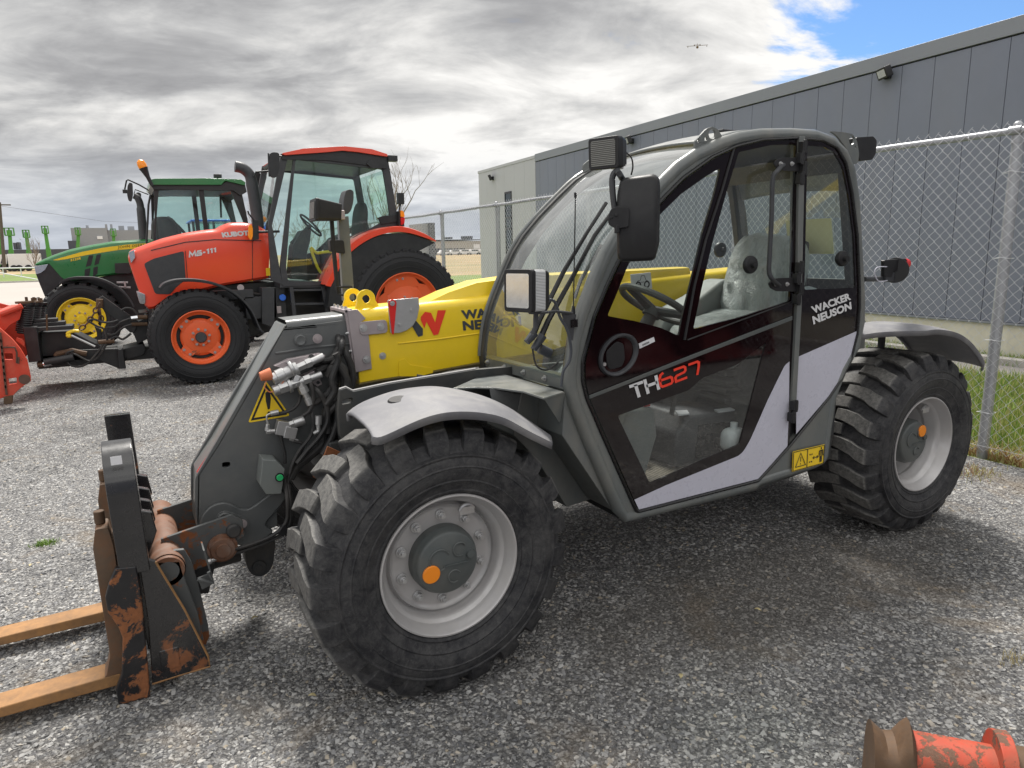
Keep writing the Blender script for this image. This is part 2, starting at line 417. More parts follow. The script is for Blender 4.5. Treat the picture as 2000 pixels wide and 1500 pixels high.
paint('galvanised', (.36, .37, .39), .42, metal=.55, var=.14, scale=14, dirt=.15, dirtcol=(.28, .28, .28))
paint('wire_zinc', (.68, .69, .71), .4, metal=.4, var=.05)
paint('wall_grey', (.185, .202, .252), .42, var=.07, scale=.6, spec=.35, dirt=.22, dirtcol=(.22, .22, .22), streak=1)
paint('wall_cap', (.22, .235, .26), .38, var=.04, scale=.8)
paint('wall_pale', (.44, .445, .46), .55, var=.03, scale=.8)
paint('seam_dark', (.022, .025, .032), .6, var=.05)
paint('concrete', (.74, .70, .58), .85, var=.12, scale=1.2, dirt=.35, dirtcol=(.28, .23, .17), bump=.1, bscale=30, streak=1)
paint('kerb_concrete', (.42, .40, .37), .85, var=.12, scale=2, dirt=.3)
paint('asphalt_old', (.20, .185, .175), .9, var=.14, scale=.35, bump=.1, bscale=60)
paint('road_pale', (.36, .33, .30), .9, var=.12, scale=.15)
paint('tractor_orange', (.76, .055, .018), .30, coat=.5, var=.03, scale=.8, dirt=.12, dirtcol=(.5, .12, .06))
paint('tractor_green', (.013, .155, .035), .30, coat=.5, var=.04, scale=.8, dirt=.10)
paint('tractor_black', (.012, .013, .015), .4, var=.15, dirt=.2, dirtcol=(.08, .08, .08))
paint('charcoal_metal', (.035, .037, .042), .45, var=.12, dirt=.2, dirtcol=(.12, .12, .12))
paint('rim_orange', (.72, .10, .02), .45, var=.08, dirt=.3, dirtcol=(.5, .16, .06), wear=((.14, .08, .05), .36, 9))
paint('rim_yellow', (.80, .58, .02), .4, var=.05, dirt=.15)
paint('plow_orange', (.55, .05, .022), .45, var=.10, scale=3, dirt=.45, dirtcol=(.50, .16, .10), wear=((.13, .05, .03), .40, 9))
paint('plow_black', (.012, .013, .015), .4, var=.2, dirt=.25, dirtcol=(.09, .08, .08))
paint('rust_chain', (.09, .045, .03), .7, var=.3, scale=20)
paint('beige_wall', (.38, .36, .33), .8, var=.05)
paint('far_grey_wall', (.26, .27, .29), .7, var=.04)
paint('far_dark_wall', (.06, .065, .08), .6, var=.1)
paint('lift_green', (.06, .24, .03), .5, var=.05)
paint('white_panel', (.70, .70, .71), .5, var=.03, dirt=.1)
paint('blue_paint', (.02, .13, .60), .35, var=.05)
paint('bark', (.24, .20, .17), .9, var=.2)
paint('pole_wood', (.10, .085, .07), .9, var=.2)
paint('plane_body', (.10, .07, .03), .6, var=.1)
paint('dark_pane', (.02, .035, .045), .08, var=.1)
glass('cab_glass', (.80, .86, .84), 1.0, dust=.06)
glass('lower_glass', (.66, .70, .70), 1.1, dust=.05)
glass('screen_glass', (.80, .88, .85), 1.9, dust=.22)  # pale coat is dust plus a painted veil of sky reflection
glass('tractor_glass', (.76, .92, .87), 1.1, dust=.04)
paint('box_grey', (.16, .175, .17), .45, var=.08, dirt=.2)
paint('dark_red', (.10, .006, .006), .5, var=.3, dirt=.4, dirtcol=(.03, .02, .02))
glass('clear_lens', (.92, .93, .95), 1.0)
paint('lamp_reflector', (.70, .72, .74), .10, metal=.9, var=.12, scale=30)
paint('amber', (.95, .30, .01), .25, var=.05)
paint('red_lens', (.55, .01, .01), .25, var=.05)

def tyre_mat(name, base, dusty, worn=0):
    m, N, out = new_mat(name)
    oc = N.n('ShaderNodeTexCoord').outputs['Object']
    n1 = N.noise(oc, 9, 9, .72, .4); n2 = N.noise(oc, 70, 6, .75)
    sp_ = N.n('ShaderNodeSeparateXYZ'); N.L.new(oc, sp_.inputs[0])
    n3 = N.noise(oc, 26, 8, .8, 1.0); f = N.n('ShaderNodeMapRange', i={0: N.math('ADD', N.math('MULTIPLY', n1, .5), N.math('MULTIPLY', n3, .5)), 1: .42, 2: .64, 3: .04, 4: dusty}).outputs[0]
    f2 = N.n('ShaderNodeMapRange', i={0: n2, 1: .55, 2: .8, 3: 0.0, 4: dusty*.8}).outputs[0]
    col = N.mix(N.math('ADD', f, f2, clamp=True), base, (.135, .132, .128))
    if worn:      # the running faces of the lugs are scuffed pale and gritty
        sx = N.n('ShaderNodeCombineXYZ', i={0: sp_.outputs[0], 1: 0.0, 2: sp_.outputs[2]}); ln = N.n('ShaderNodeVectorMath', operation='LENGTH'); N.L.new(sx.outputs[0], ln.inputs[0])
        wf = N.n('ShaderNodeMapRange', i={0: ln.outputs['Value'], 1: worn-.008, 2: worn, 3: 0.0, 4: 1.0}).outputs[0]
        wn = N.n('ShaderNodeMapRange', i={0: N.noise(oc, 45, 8, .78), 1: .38, 2: .62, 3: .25, 4: 1.0}).outputs[0]
        col = N.mix(N.math('MULTIPLY', wf, wn), col, (.17, .165, .155))
    b1 = N.n('ShaderNodeBump', i={'Strength': .35, 'Distance': .004}); N.L.new(n2, b1.inputs['Height'])
    b2 = N.n('ShaderNodeBump', i={'Strength': .25, 'Distance': .02}); N.L.new(n1, b2.inputs['Height']); N.L.new(b1.outputs[0], b2.inputs['Normal'])
    p = N.n('ShaderNodeBsdfPrincipled', i={'Base Color': col, 'Roughness': N.math('ADD', N.math('MULTIPLY', n1, .3), .45), 'Specular IOR Level': .28})
    N.L.new(b2.outputs[0], p.inputs['Normal']); N.L.new(p.outputs[0], out.inputs[0]); return m
tyre_mat('tyre', (.013, .0135, .017), .50, .507); tyre_mat('tyre_far', (.012, .0125, .015), .10)
# plastic film over the seat
m, N, out = new_mat('film')
oc = N.n('ShaderNodeTexCoord').outputs['Object']
mp = N.n('ShaderNodeMapping', i={'Scale': (9, 5, 2.2), 'Rotation': (0, Rd(25), 0)}); N.L.new(oc, mp.inputs[0])
fz = N.noise(mp.outputs[0], 1.6, 9, .72, 1.2)
b_ = N.n('ShaderNodeBump', i={'Strength': 1.0, 'Distance': .14}); N.L.new(fz, b_.inputs['Height'])
fc = N.ramp(fz, [(.34, (.45, .49, .49)), (.5, (.68, .73, .72)), (.7, (.80, .84, .83))])
p = N.n('ShaderNodeBsdfPrincipled', i={'Base Color': fc, 'Roughness': .22, 'Specular IOR Level': 1.0}); N.L.new(b_.outputs[0], p.inputs['Normal'])
N.L.new(p.outputs[0], out.inputs[0])
# ridged floor, radiator mesh
def ridged(name, c0, c1, sc_, axis, rough=.6, bstr=.6):
    m, N, out = new_mat(name)
    oc = N.n('ShaderNodeTexCoord').outputs['Object']
    wv = N.n('ShaderNodeTexWave', bands_direction=axis, i={'Scale': sc_, 'Distortion': 0.0}); N.L.new(oc, wv.inputs['Vector'])
    col = N.mix(wv.outputs['Fac'], c0, c1)
    b_ = N.n('ShaderNodeBump', i={'Strength': bstr, 'Distance': .004}); N.L.new(wv.outputs['Fac'], b_.inputs['Height'])
    p = N.n('ShaderNodeBsdfPrincipled', i={'Base Color': col, 'Roughness': rough}); N.L.new(b_.outputs[0], p.inputs['Normal'])
    N.L.new(p.outputs[0], out.inputs[0]); return m
ridged('lens_rib', (.35, .36, .36), (.72, .73, .74), 60, 'Z', .2)
ridged('lens_dull', (.05, .05, .045), (.20, .20, .185), 50, 'Z', .3)
ridged('ribbed_mat', (.05, .042, .035), (.22, .19, .14), 18, 'X', .9)
# ------------------------------------------------------------------ generic builders
def bolt(mb, c, ax, r=.014, h=.012):
    c = Vector(c); ax = Vector(ax).normalized()
    mb.cyl(c, c+ax*h*.3, r*1.5, n=16); mb.cyl(c+ax*h*.3, c+ax*h, r, n=6); mb.cyl(c+ax*h, c+ax*h*1.35, r*.5, n=10)
def atp(px, py, p0, nrm):
    d = _F + _R*(px-1000)/FPX - _U*(py-750)/FPX
    nrm = np.array(nrm, float); t = np.dot(np.array(p0)-CAM, nrm)/np.dot(d, nrm)
    return Vector(CAM+d*t)
def frame_box(mb, c, fwd, w, h, d, up=(0, 0, 1), taper=1.0, rnd=0.0):
    """box whose front face looks along fwd; c = middle of the front face"""
    c = Vector(c); f = Vector(fwd).normalized(); s = f.cross(Vector(up)).normalized(); u = s.cross(f)
    o = [c+s*a*w/2+u*b*h/2 for a, b in ((-1, -1), (1, -1), (1, 1), (-1, 1))]
    o = rounded(o, rnd, 4) if rnd else o
    cc = c-f*d; q = [cc+(p-c)*taper for p in o]; n = len(o)
    mb.add(o+[a*1 for a in q], [tuple(range(n)), tuple(n+i for i in reversed(range(n)))]+[(i, (i+1) % n, n+(i+1) % n, n+i) for i in range(n)])
    return c, f, s, u

# ------------------------------------------------------------------ lugged wheel
RW = .514                      # wheel radius of the handler
def tyre_profile(R, Ri, wd, bulge):
    h = R-Ri
    half = [(Ri-.004, .012), (Ri+.012, -.006), (Ri+.018, -.010), (Ri+.022, -.007), (Ri+.05*h/.24, -bulge*.55), (Ri+.056*h/.24, -bulge*.75), (Ri+.060*h/.24, -bulge*.62), (Ri+.085*h/.24, -bulge), (Ri+.105*h/.24, -bulge*1.0), (Ri+.108*h/.24, -bulge*1.12), (Ri+.112*h/.24, -bulge*.99), (Ri+.125*h/.24, -bulge*.98), (Ri+.141*h/.24, -bulge*.80),
            (Ri+.145*h/.24, -bulge*.92), (Ri+.150*h/.24, -bulge*.92), (Ri+.154*h/.24, -bulge*.45), (Ri+.170*h/.24, -.002), (Ri+.195*h/.24, .014), (R-.033, .050), (R-.028, .10), (R-.025, wd/2)]
    return half+[(r, wd-y) for r, y in reversed(half[:-1])]
def lug_tyre(R, Ri, wd, bulge, nl, lugw=.080, flip=1):
    mb = MB(); mb.lathe(tyre_profile(R, Ri, wd, bulge), (0, 0, 0), (0, 1, 0), 96)
    ring = [(Ri+.150, -.02)]
    path = [(-.016, R-.092, 0), (-.013, R-.070, 0), (-.008, R-.045, 0), (.004, R-.020, .2), (.022, R-.004, .5), (.065, R+.001, 2.0), (.10, R+.002, 4.0), (.17, R+.001, 5.6), (.225, R-.003, 6.0)]
    base = [R-.096, R-.084, R-.074, R-.066, R-.060, R-.054, R-.05, R-.05, R-.05]
    for side in (0, 1):
        for k in range(nl):
            a0 = 2*pi*(k+.5*side)/nl; top = []; bot = []
            j = random.uniform(-.002, .002)
            for i, (y, rt, dp) in enumerate(path):
                yy = y if side == 0 else wd-y
                wt = lugw*(1.12, 1.12, 1.10, 1.06, 1.0, .95, .88, .80, .74)[i]/R/2; wb = wt+(.006, .010, .012, .014, .016, .016, .016, .016, .016)[i]/R
                ph = a0+Rd(dp)*flip; rb = base[i]; yb = yy+(.026 if side == 0 else -.026)*(.5, .8, 1, 1, .6, 0, 0, 0, 0)[i]
                if i == len(path)-1: yb = yy
                def pt(r, a, y_): return V(-r*cos(a), y_, r*sin(a))
                top.append((pt(rt+j, ph-wt, yy), pt(rt+j, ph+wt, yy))); bot.append((pt(rb, ph-wb, yb), pt(rb, ph+wb, yb)))
            rows = [[b[0], t[0], t[1], b[1]] for b, t in zip(bot, top)]
            mb.grid(rows); mb.add(rows[0], [(0, 1, 2, 3)]); mb.add([rows[-1][0]+V(0, .015*(1 if side == 0 else -1), 0), rows[-1][1], rows[-1][2], rows[-1][3]+V(0, .015*(1 if side == 0 else -1), 0)], [(3, 2, 1, 0)])
    return mb
def handler_wheel(parent, cap_ang, cap_r, inset, studs=True, hl=0.0):
    wp = part('wheel', parent)
    emit('tyre', lug_tyre(RW, .268, .40, .034, 21), M['tyre'], wp, bevel=.0045, smooth=40, seg=2)
    d = inset
    rim = MB().lathe([(.262, .03), (.268, .012), (.272, .0), (.270, -.005), (.264, -.006), (.258, .002), (.254, .018), (.247, .026), (.243, .045), (.240, .05), (.232, .056), (.222, .075),
                      (.219, .098), (.214, .104), (.205, d+.0), (.196, d+.012), (.186, d+.014), (.10, d+.010), (.05, d+.012)], (0, 0, 0), (0, 1, 0), 96)
    rim.lathe([(.27, .40), (.272, .395), (.25, .37), (.225, .3), (.21, .12)], (0, 0, 0), (0, 1, 0), 64)
    ro = emit('rim', rim, M['silver_rim'], wp, smooth=50)
    d0 = d; d = d-hl
    hub = MB().lathe([(.130, d0+.012), (.129, d0-.02), (.127, d-.030), (.122, d-.036), (.1215, d-.042), (.118, d-.052), (.111, d-.058), (.0, d-.060)], (0, 0, 0), (0, 1, 0), 64)
    fy = d-.060
    for (u_, v_, r_) in ((.045, .045, .026), (.02, -.055, .024), (-.035, .02, .04)):
        hub.tube([V(u_+r_*cos(t), fy-.001, v_+r_*sin(t)) for t in [pi*.15+pi*1.5*i/14 for i in range(15)]], .0035, 6)
    hub.box((.03, fy-.002, -.008), (.10, .006, .004)); hub.cyl((.088, fy+.01, .018), (.088, fy-.008, .018), .017, .015)
    emit('hub_cap', hub, M['hub_grey'], wp, smooth=40)
    cx_, cz_ = cap_r*cos(cap_ang), cap_r*sin(cap_ang)
    emit('orange_plug', MB().lathe([(.033, .006), (.034, -.004), (.031, -.007), (0, -.008)], (cx_, fy, cz_), (0, 1, 0), 32), M['orange_cap'], wp)
    d = d0
    if studs:
        for k in range(10):
            a = Rd(17+36*k); c = V(.165*cos(a), d+.012, .165*sin(a))
            mb = MB(); mb.cyl(c, c+V(0, -.006, 0), .020, n=20); mb.cyl(c+V(0, -.006, 0), c+V(0, -.022, 0), .0155, n=6); mb.cyl(c+V(0, -.022, 0), c+V(0, -.034, 0), .0085, n=12)
            emit('wheel_nut', mb, M['zinc'], wp, bevel=.001)
        a = Rd(62); c = V(.205*cos(a), .075, .205*sin(a))
        mb = MB()
        mb.tube([c+V(-.028*cos(t), -.01+.0*t, .02*sin(t)-.006) for t in [pi*i/8 for i in range(9)]], .0075, 8)
        mb.prism([c+V(-.03, -.016, -.022), c+V(.03, -.016, -.022), c+V(.03, -.016, .004), c+V(-.03, -.016, .008)], (0, .004, 0))
        emit('valve_guard', mb, M['zinc'], wp)
    return wp

# ================================================================== TELEHANDLER
th = thing('telehandler', 'grey compact telehandler with yellow boom, rounded glass cab and pallet forks on the gravel', 'telehandler')
YC = .10
wf = handler_wheel(th, Rd(200), .075, .085); wf.location = (0, 0, RW)
wr = handler_wheel(th, Rd(46), .082, .205, studs=True, hl=.095); wr.location = (2.897, 0, RW)
wr.rotation_euler = (0, 0, 0)
for x in (0, 2.897):
    c = copy_tree(wf, th); c.location = (x, 1.97, RW); c.rotation_euler = (0, 0, pi)
# axles and chassis
mb = MB()
for x in (0, 2.897):
    mb.tube([V(x, .12, RW), V(x, .30, RW), V(x, .42, RW), V(x, .98, RW), V(x, 1.54, RW), V(x, 1.66, RW), V(x, 1.85, RW)], [.10, .09, .075, .16, .075, .09, .10], 20)
emit('axle', mb, M['dark_housing'], th)
mb = MB()
fr = [at(x, y, y=.58) for x, y in ((664, 762), (676, 758), (690, 765), (760, 750), (930, 722))]
pl = fr+[V(.9, .58, 1.10), V(1.0, .58, .42), V(.05, .58, .38), V(-.06, .58, .62), at(664, 850, y=.58), at(661, 800, y=.58)]
hole = rounded([at(668, 782, y=.58), at(690, 776, y=.58), at(689, 788, y=.58), at(668, 792, y=.58)], .012, 3)
mb.prism(pl, (0, .03, 0), holes=[hole]); mb.prism(offset_y(pl, .80), (0, .03, 0))
emit('front_frame', mb, M['dark_steel'], th, bevel=.003)
emit('frame_lip', MB().tube([p+V(0, .01, .003) for p in fr], .005, 6), M['silver_rim'], th)
mb = MB(); mb.box((1.5, .98, .60), (3.3, .62, .34)); mb.box((2.3, .98, .80), (1.7, .9, .34)); mb.box((-.02, 1.02, .72), (.4, .45, .2))
emit('chassis', mb, M['dark_steel'], th, bevel=.01)
# tilt-cylinder bracket under the boom head, seen past the tyre
mb = MB()
mb.prism([at(a, b, y=.62) for a, b in ((640, 872), (668, 884), (664, 898), (655, 912), (647, 926), (640, 938), (630, 930), (618, 936), (612, 932), (616, 918), (634, 888))], (0, .012, 0),
         holes=[circ(at(627, 916, y=.62), .012, 12)])
emit('bracket', mb, M['rusty_grey'], th, bevel=.002)
mb = MB(); mb.prism(rounded([at(a, b, y=.64) for a, b in ((676, 800), (690, 790), (735, 800), (740, 880), (700, 905), (684, 880), (676, 840))], .03, 4), (0, .3, 0))
emit('axle_housing', mb, M['dark_steel'], th, bevel=.02, seg=3)
emit('bracket_rail', MB().prism([at(a, b, y=.45) for a, b in ((706, 855), (716, 853), (690, 885), (672, 895))], (0, .02, 0)), M['grey_paint'], th, bevel=.002)

# ---- cab frame -----------------------------------------------------------
OUT = [(1222, 1024), (1206, 1004), (1176, 934), (1145, 862), (1119, 795), (1111, 762), (1109, 732), (1119, 660), (1133, 612), (1159, 544), (1182, 491), (1206, 450), (1242, 404), (1290, 352),
       (1326, 316), (1362, 291), (1414, 267), (1450, 256), (1492, 250), (1550, 249), (1600, 252), (1634, 264), (1660, 290), (1676, 328), (1685, 393), (1690, 491), (1695, 589), (1694, 630), (1684, 680),
       (1657, 729), (1638, 778), (1630, 831), (1622, 896), (1614, 908), (1595, 918), (1490, 951), (1480, 961)]
INN = [(1246, 1001), (1237, 982), (1176, 844), (1148, 778), (1140, 745), (1140, 705), (1162, 620), (1188, 557), (1211, 508), (1250, 445), (1296, 388), (1338, 346), (1394, 306), (1440, 285), (1492, 272), (1561, 269),
       (1610, 273), (1637, 287), (1655, 318), (1667, 377), (1677, 459), (1681, 557), (1681, 600), (1677, 652), (1665, 700), (1648, 737), (1622, 776), (1541, 876), (1483, 940)]
OUTP = rounded(ats(OUT, y=YC), .012, 2); INNP = rounded(ats(INN, y=YC), .01, 2)
def inset(pts, d):
    n = len(pts); ar = sum(pts[i].x*pts[(i+1) % n].z-pts[(i+1) % n].x*pts[i].z for i in range(n)); s_ = 1 if ar > 0 else -1; o = []
    for i in range(n):
        a, b, c = pts[i-1], pts[i], pts[(i+1) % n]
        d1 = (b-a).normalized(); d2 = (c-b).normalized(); n1 = V(-d1.z, 0, d1.x)*s_; n2 = V(-d2.z, 0, d2.x)*s_
        m_ = (n1+n2); m_ = m_.normalized() if m_.length > 1e-4 else n1
        o.append(b+m_*d/max(.6, m_.dot(n1)))
    return o
mb = MB().prism(offset_y(inset(OUTP, .012), .010), (0, .052, 0), holes=[offset_y(INNP, .010)])
mb.tube([p+V(0, .030, 0) for p in inset(ats(OUT, y=YC), .027)], .029, 14, closed=True)
emit('cab_frame', mb, M['grey_paint'], th, smooth=50)
FO = [p for p in ats(OUT, y=YC)]; FAR = .80
mb = MB().prism(offset_y(OUTP, FAR-.05), (0, .05, 0), holes=[offset_y(INNP, FAR-.05)])
emit('far_cab_frame', mb, M['interior_dark'], th, bevel=.008)
# gasket inside the opening
emit('door_seal', MB().tube([p+V(0, .008, 0) for p in INNP], .008, 8, closed=True), M['black_trim'], th)
# ---- door ---------------------------------------------------------------
YD = YC+.010
door = part('door', th)
DO = [(1248, 996), (1240, 980), (1180, 843), (1152, 778), (1144, 745), (1144, 706), (1165, 621), (1191, 559), (1214, 511), (1253, 448), (1299, 391), (1340, 349), (1396, 309), (1441, 288), (1492, 275), (1561, 272), (1556, 440), (1550, 620), (1545, 800), (1541, 872), (1482, 936)]
WA = [(1186, 617), (1202, 580), (1226, 519), (1258, 464), (1290, 418), (1330, 379), (1381, 343), (1407, 328), (1395, 380), (1372, 455), (1352, 540), (1332, 622), (1326, 656), (1290, 640), (1240, 627)]
WB = [(1354, 643), (1370, 565), (1392, 472), (1420, 372), (1443, 297), (1508, 283), (1554, 282), (1549, 450), (1542, 588), (1450, 618)]
WD = [(1206, 812), (1262, 792), (1345, 762), (1372, 738), (1440, 712), (1497, 668), (1488, 700), (1464, 795), (1444, 868), (1269, 944)]
rP = lambda l, r=.012: rounded(ats(l, y=YD), r, 3)
hA, hB, hD = rP(WA), rP(WB), rP(WD)
emit('door_panel', MB().prism(rP(DO, .02), (0, .010, 0), holes=[hA, hB, hD]), M['frit_black'], door)
for nm, h, gm in (('quarter_window', hA, 'cab_glass'), ('sliding_window', hB, 'cab_glass'), ('lower_window', hD, 'lower_glass')):
    me = MB().add([p+V(0, .004, 0) for p in h], [tuple(range(len(h)))]); emit(nm, me, M[gm], door, smooth=0)
# raised edge of the opening window and the division bar
L = [(1433, 291), (1410, 372), (1378, 470), (1356, 560), (1337, 664)]
mb = MB(); mb.tube([at(a, b, y=YD-.003) for a, b in L], .006, 8); mb.tube([at(a, b, y=YD-.003) for a, b in ((1343, 664), (1443, 627), (1544, 590))], .0035, 6)
emit('window_bar', mb, M['black_plastic'], door)
mb = MB().prism(ats([(1150, 772), (1342, 696), (1546, 617), (1546, 625), (1342, 704), (1150, 779)], y=YD-.002), (0, -.006, 0))
emit('door_crease', mb, M['hub_grey'], door, bevel=.002)
sw = rounded(ats([(1239, 976), (1300, 948), (1448, 888), (1464, 862), (1500, 780), (1521, 737), (1533, 713), (1542, 706), (1541, 800), (1538, 871), (1482, 935), (1248, 995)], y=YD-.0015), [.0, .0, .08, .1, .0, .04, .02, .0, 0, 0, 0, 0], 4)
emit('white_decal', MB().add(sw, [tuple(range(len(sw)))]), M['decal_white'], door, smooth=0)
# lettering on the door
q = [at(a, b, y=YD) for a, b in ((1227, 752), (1365, 702.5), (1366.5, 730), (1236, 780))]
mb = MB(); asp = 4.6
stroke_on(mb, q, [[(0, .88), (.185, .88)], [(.085, .88), (.085, .0)], [(.215, 1.0), (.215, 0)], [(.37, 1.0), (.37, 0)], [(.215, .52), (.37, .52)]], .2, asp, (0, -.003, 0))
emit('model_letters', mb, M['decal_letter'], door, smooth=0)
mb = MB()
stroke_on(mb, q, [[(.475, 1.0), (.43, .9), (.405, .62), (.405, .22), (.43, .1), (.56, .1), (.58, .2), (.58, .45), (.56, .55), (.41, .55)],
                  [(.62, .92), (.765, .92), (.785, .82), (.785, .62), (.765, .53), (.65, .47), (.63, .38), (.63, .1), (.80, .1)],
                  [(.835, .92), (.965, .92), (.99, .82), (.985, .55), (.955, .0)]], .17, asp, (0, -.003, 0))
emit('model_digits', mb, M['decal_red'], door, smooth=0)
# pull handle in its oval bowl
c = at(1207, 693, y=YD)
mb = MB(); rx, rz_ = .100, .088
def oval(f, yy): return [V(c.x+f*rx*cos(t)*.98+f*.018*sin(t), yy, c.z+f*rz_*sin(t)) for t in [2*pi*i/40 for i in range(40)]]
mb.grid([oval(s_, y_) for s_, y_ in ((1.0, YD+.001), (1.0, YD-.010), (.96, YD-.016), (.90, YD-.016), (.84, YD-.010), (.76, YD+.012), (.3, YD+.02))], closed=True)
mb.add(oval(.3, YD+.02), [tuple(range(40))])
emit('handle_bowl', mb, M['charcoal_metal'], door, smooth=50)
mb = MB().prism(rounded([c+V(x_, YD-.004-c.y, z_) for x_, z_ in ((-.062, .02), (-.01, .058), (.028, .045), (.036, -.02), (.02, -.052), (-.045, -.060), (-.060, -.03))], .012, 3), (0, .03, 0))
emit('door_handle', mb, M['black_plastic'], door, bevel=.004)
emit('door_lock', MB().cyl(c+V(-.080, -.018, -.03), c+V(-.080, -.01, -.03), .0075, n=16), M['zinc'], door)
q = ats([(1247, 671), (1277, 658), (1279, 667), (1249, 681)], y=YD-.002)
emit('barcode_label', MB().prism(q, (0, -.001, 0)), M['sticker_white'], door, smooth=0)
mb = MB(); mq = quad_map(q)
for k in range(15):
    u0 = .2+.03*k; mb.add([mq(u0, .25)+V(0, -.002, 0), mq(u0+.014, .25)+V(0, -.002, 0), mq(u0+.014, .6)+V(0, -.002, 0), mq(u0, .6)+V(0, -.002, 0)], [(0, 1, 2, 3)])
emit('barcode_lines', mb, M['decal_black'], door, smooth=0)
# ---- rear quarter -------------------------------------------------------
QO = [(1573, 272), (1610, 276), (1635, 289), (1652, 320), (1664, 377), (1674, 459), (1678, 557), (1678, 600), (1674, 650), (1662, 698), (1645, 735), (1620, 773), (1554, 850), (1560, 640), (1567, 440)]
WC = [(1577, 284), (1608, 286), (1630, 298), (1646, 327), (1657, 380), (1667, 460), (1671, 562), (1571, 566), (1574, 440)]
hC = rP(WC); quarter = part('quarter_panel', th)
emit('panel', MB().prism(rP(QO, .01), (0, .010, 0), holes=[hC]), M['frit_black'], quarter)
emit('quarter_glass', MB().add([p+V(0, .004, 0) for p in hC], [tuple(range(len(hC)))]), M['cab_glass'], quarter, smooth=0)
q = ats([(1556, 698), (1675, 646), (1673, 660), (1661, 698), (1644, 735), (1619, 773), (1555, 848)], y=YD-.002)
emit('white_decal', MB().add(q, [tuple(range(len(q)))]), M['decal_white'], quarter, smooth=0)
mb = MB()
text_on(mb, 'WACKER', ats([(1582, 599), (1658.5, 571), (1661.5, 585), (1588, 613)], y=YD), (0, -.003, 0), .045)
text_on(mb, 'NEUSON', ats([(1585, 618), (1661, 589), (1662.5, 603.5), (1588, 634)], y=YD), (0, -.003, 0), .045)
emit('brand_letters', mb, M['decal_letter'], quarter, smooth=0)
# centre post with hinges, hinge strap and grab rail
mb = MB().prism(ats([(1562, 266), (1573, 266), (1566, 600), (1557, 600)], y=YC-.004), (0, .05, 0)); mb.prism(ats([(1557, 600), (1566, 600), (1555, 800), (1546, 800)], y=YC-.004), (0, .05, 0))
emit('centre_post', mb, M['grey_paint'], th, bevel=.002)
for cy_ in (321, 556, 826):
    h = part('hinge', th); mb = MB()
    x_ = 1563-(cy_-321)*.028 if cy_ < 700 else 1546
    for k, (dx, dy) in enumerate(((5, -34), (0, -12), (5, 8), (0, 28))):
        if cy_ > 700 and k > 1: break
        c0 = at(x_+dx, cy_+dy, y=YC-.018); mb.box(c0, (.030, .030, .046))
        mb.cyl(c0+V(0, -.012, -.03), c0+V(0, -.012, .03), .009, n=12)
    emit('knuckle', mb, M['black_plastic'], h, bevel=.003)
    if cy_ < 700:
        dx = -(cy_-321)*.033
        s_ = rounded([at(a+dx*1.2, cy_-320+b, y=YC-.012) for a, b in ((1570, 306), (1571, 334), (1528, 333), (1516, 327), (1512, 318), (1518, 310), (1530, 307))], .008, 3)
        mb = MB().prism(s_, (0, .010, 0)); emit('strap', mb, M['black_plastic'], h, bevel=.003)
        mb = MB()
        for bx_ in (1524, 1546): bolt(mb, at(bx_+dx*1.2, cy_-1, y=YC-.012), (0, -1, 0), .007, .010)
        emit('hinge_bolt', mb, M['zinc'], h)
yy = YC-.055
mb = MB().tube(smooth_path([at(1530, 322, y=YC-.005), at(1518, 334, y=yy), at(1509, 352, y=yy), at(1507, 420, y=yy), at(1503, 500, y=yy), at(1502, 530, y=yy), at(1508, 545, y=yy), at(1522, 558, y=YC-.005)], 5), .0105, 10)
emit('grab_rail', mb, M['charcoal_metal'], th)
for a, b, yk, s_ in ((1466, 517, .075, 1), (1407, 488, .84, 1.1), (1645, 505, .07, .95)):
    mb = MB(); cc = at(a, b, y=yk)
    mb.lathe([(.0, -.030), (.014, -.030), (.016, -.014), (.036*s_, -.010), (.040*s_, -.004), (.040*s_, .008), (.028*s_, .022), (0, .022)], cc, (0, 1, 0), 32)
    emit('window_knob', mb, M['black_plastic'], th, smooth=40)
# yellow safety label, lower rear corner of the cab
q = ats([(1548, 882), (1611, 867.5), (1608.5, 905), (1546.5, 922)], y=YC-.0015)
lab = part('warning_label', th)
emit('label_face', MB().prism(rounded(q, .006, 3), (0, -.001, 0)), M['sticker_yellow'], lab, smooth=0)
mb = MB(); P_ = (0, -.0035, 0)
stroke_on(mb, q, [[(.02, .04), (.98, .04), (.98, .96), (.02, .96), (.02, .04)], [(.45, .05), (.45, .95)], [(.09, .2), (.24, .85), (.4, .2), (.09, .2)], [(.245, .66), (.245, .42)], [(.245, .34), (.245, .28)],
                  [(.64, .45), (.78, .45)], [(.67, .52), (.63, .45), (.67, .38)], [(.75, .52), (.79, .45), (.75, .38)]], .035, 1.72, P_)
stroke_on(mb, q, [[(.88, .9), (.88, .8)], [(.88, .76), (.88, .45)], [(.83, .74), (.93, .74), (.94, .45)], [(.83, .74), (.82, .45)], [(.86, .45), (.86, .14)], [(.90, .45), (.90, .14)], [(.52, .68), (.54, .62)], [(.60, .68), (.58, .62)], [(.52, .25), (.54, .31)], [(.60, .25), (.58, .31)]], .055, 1.72, P_)
emit('label_print', mb, M['decal_black'], lab, smooth=0)
# lower skirt that closes the cab between the sills
mb = MB()
sk = ats([(1222, 1020), (1480, 957), (1595, 914), (1621, 896), (1628, 840), (1560, 860), (1246, 975)], y=YC+.05)
mb.prism(sk, (0, .70, 0))
emit('cab_floor', mb, M['dark_steel'], th, bevel=.004)
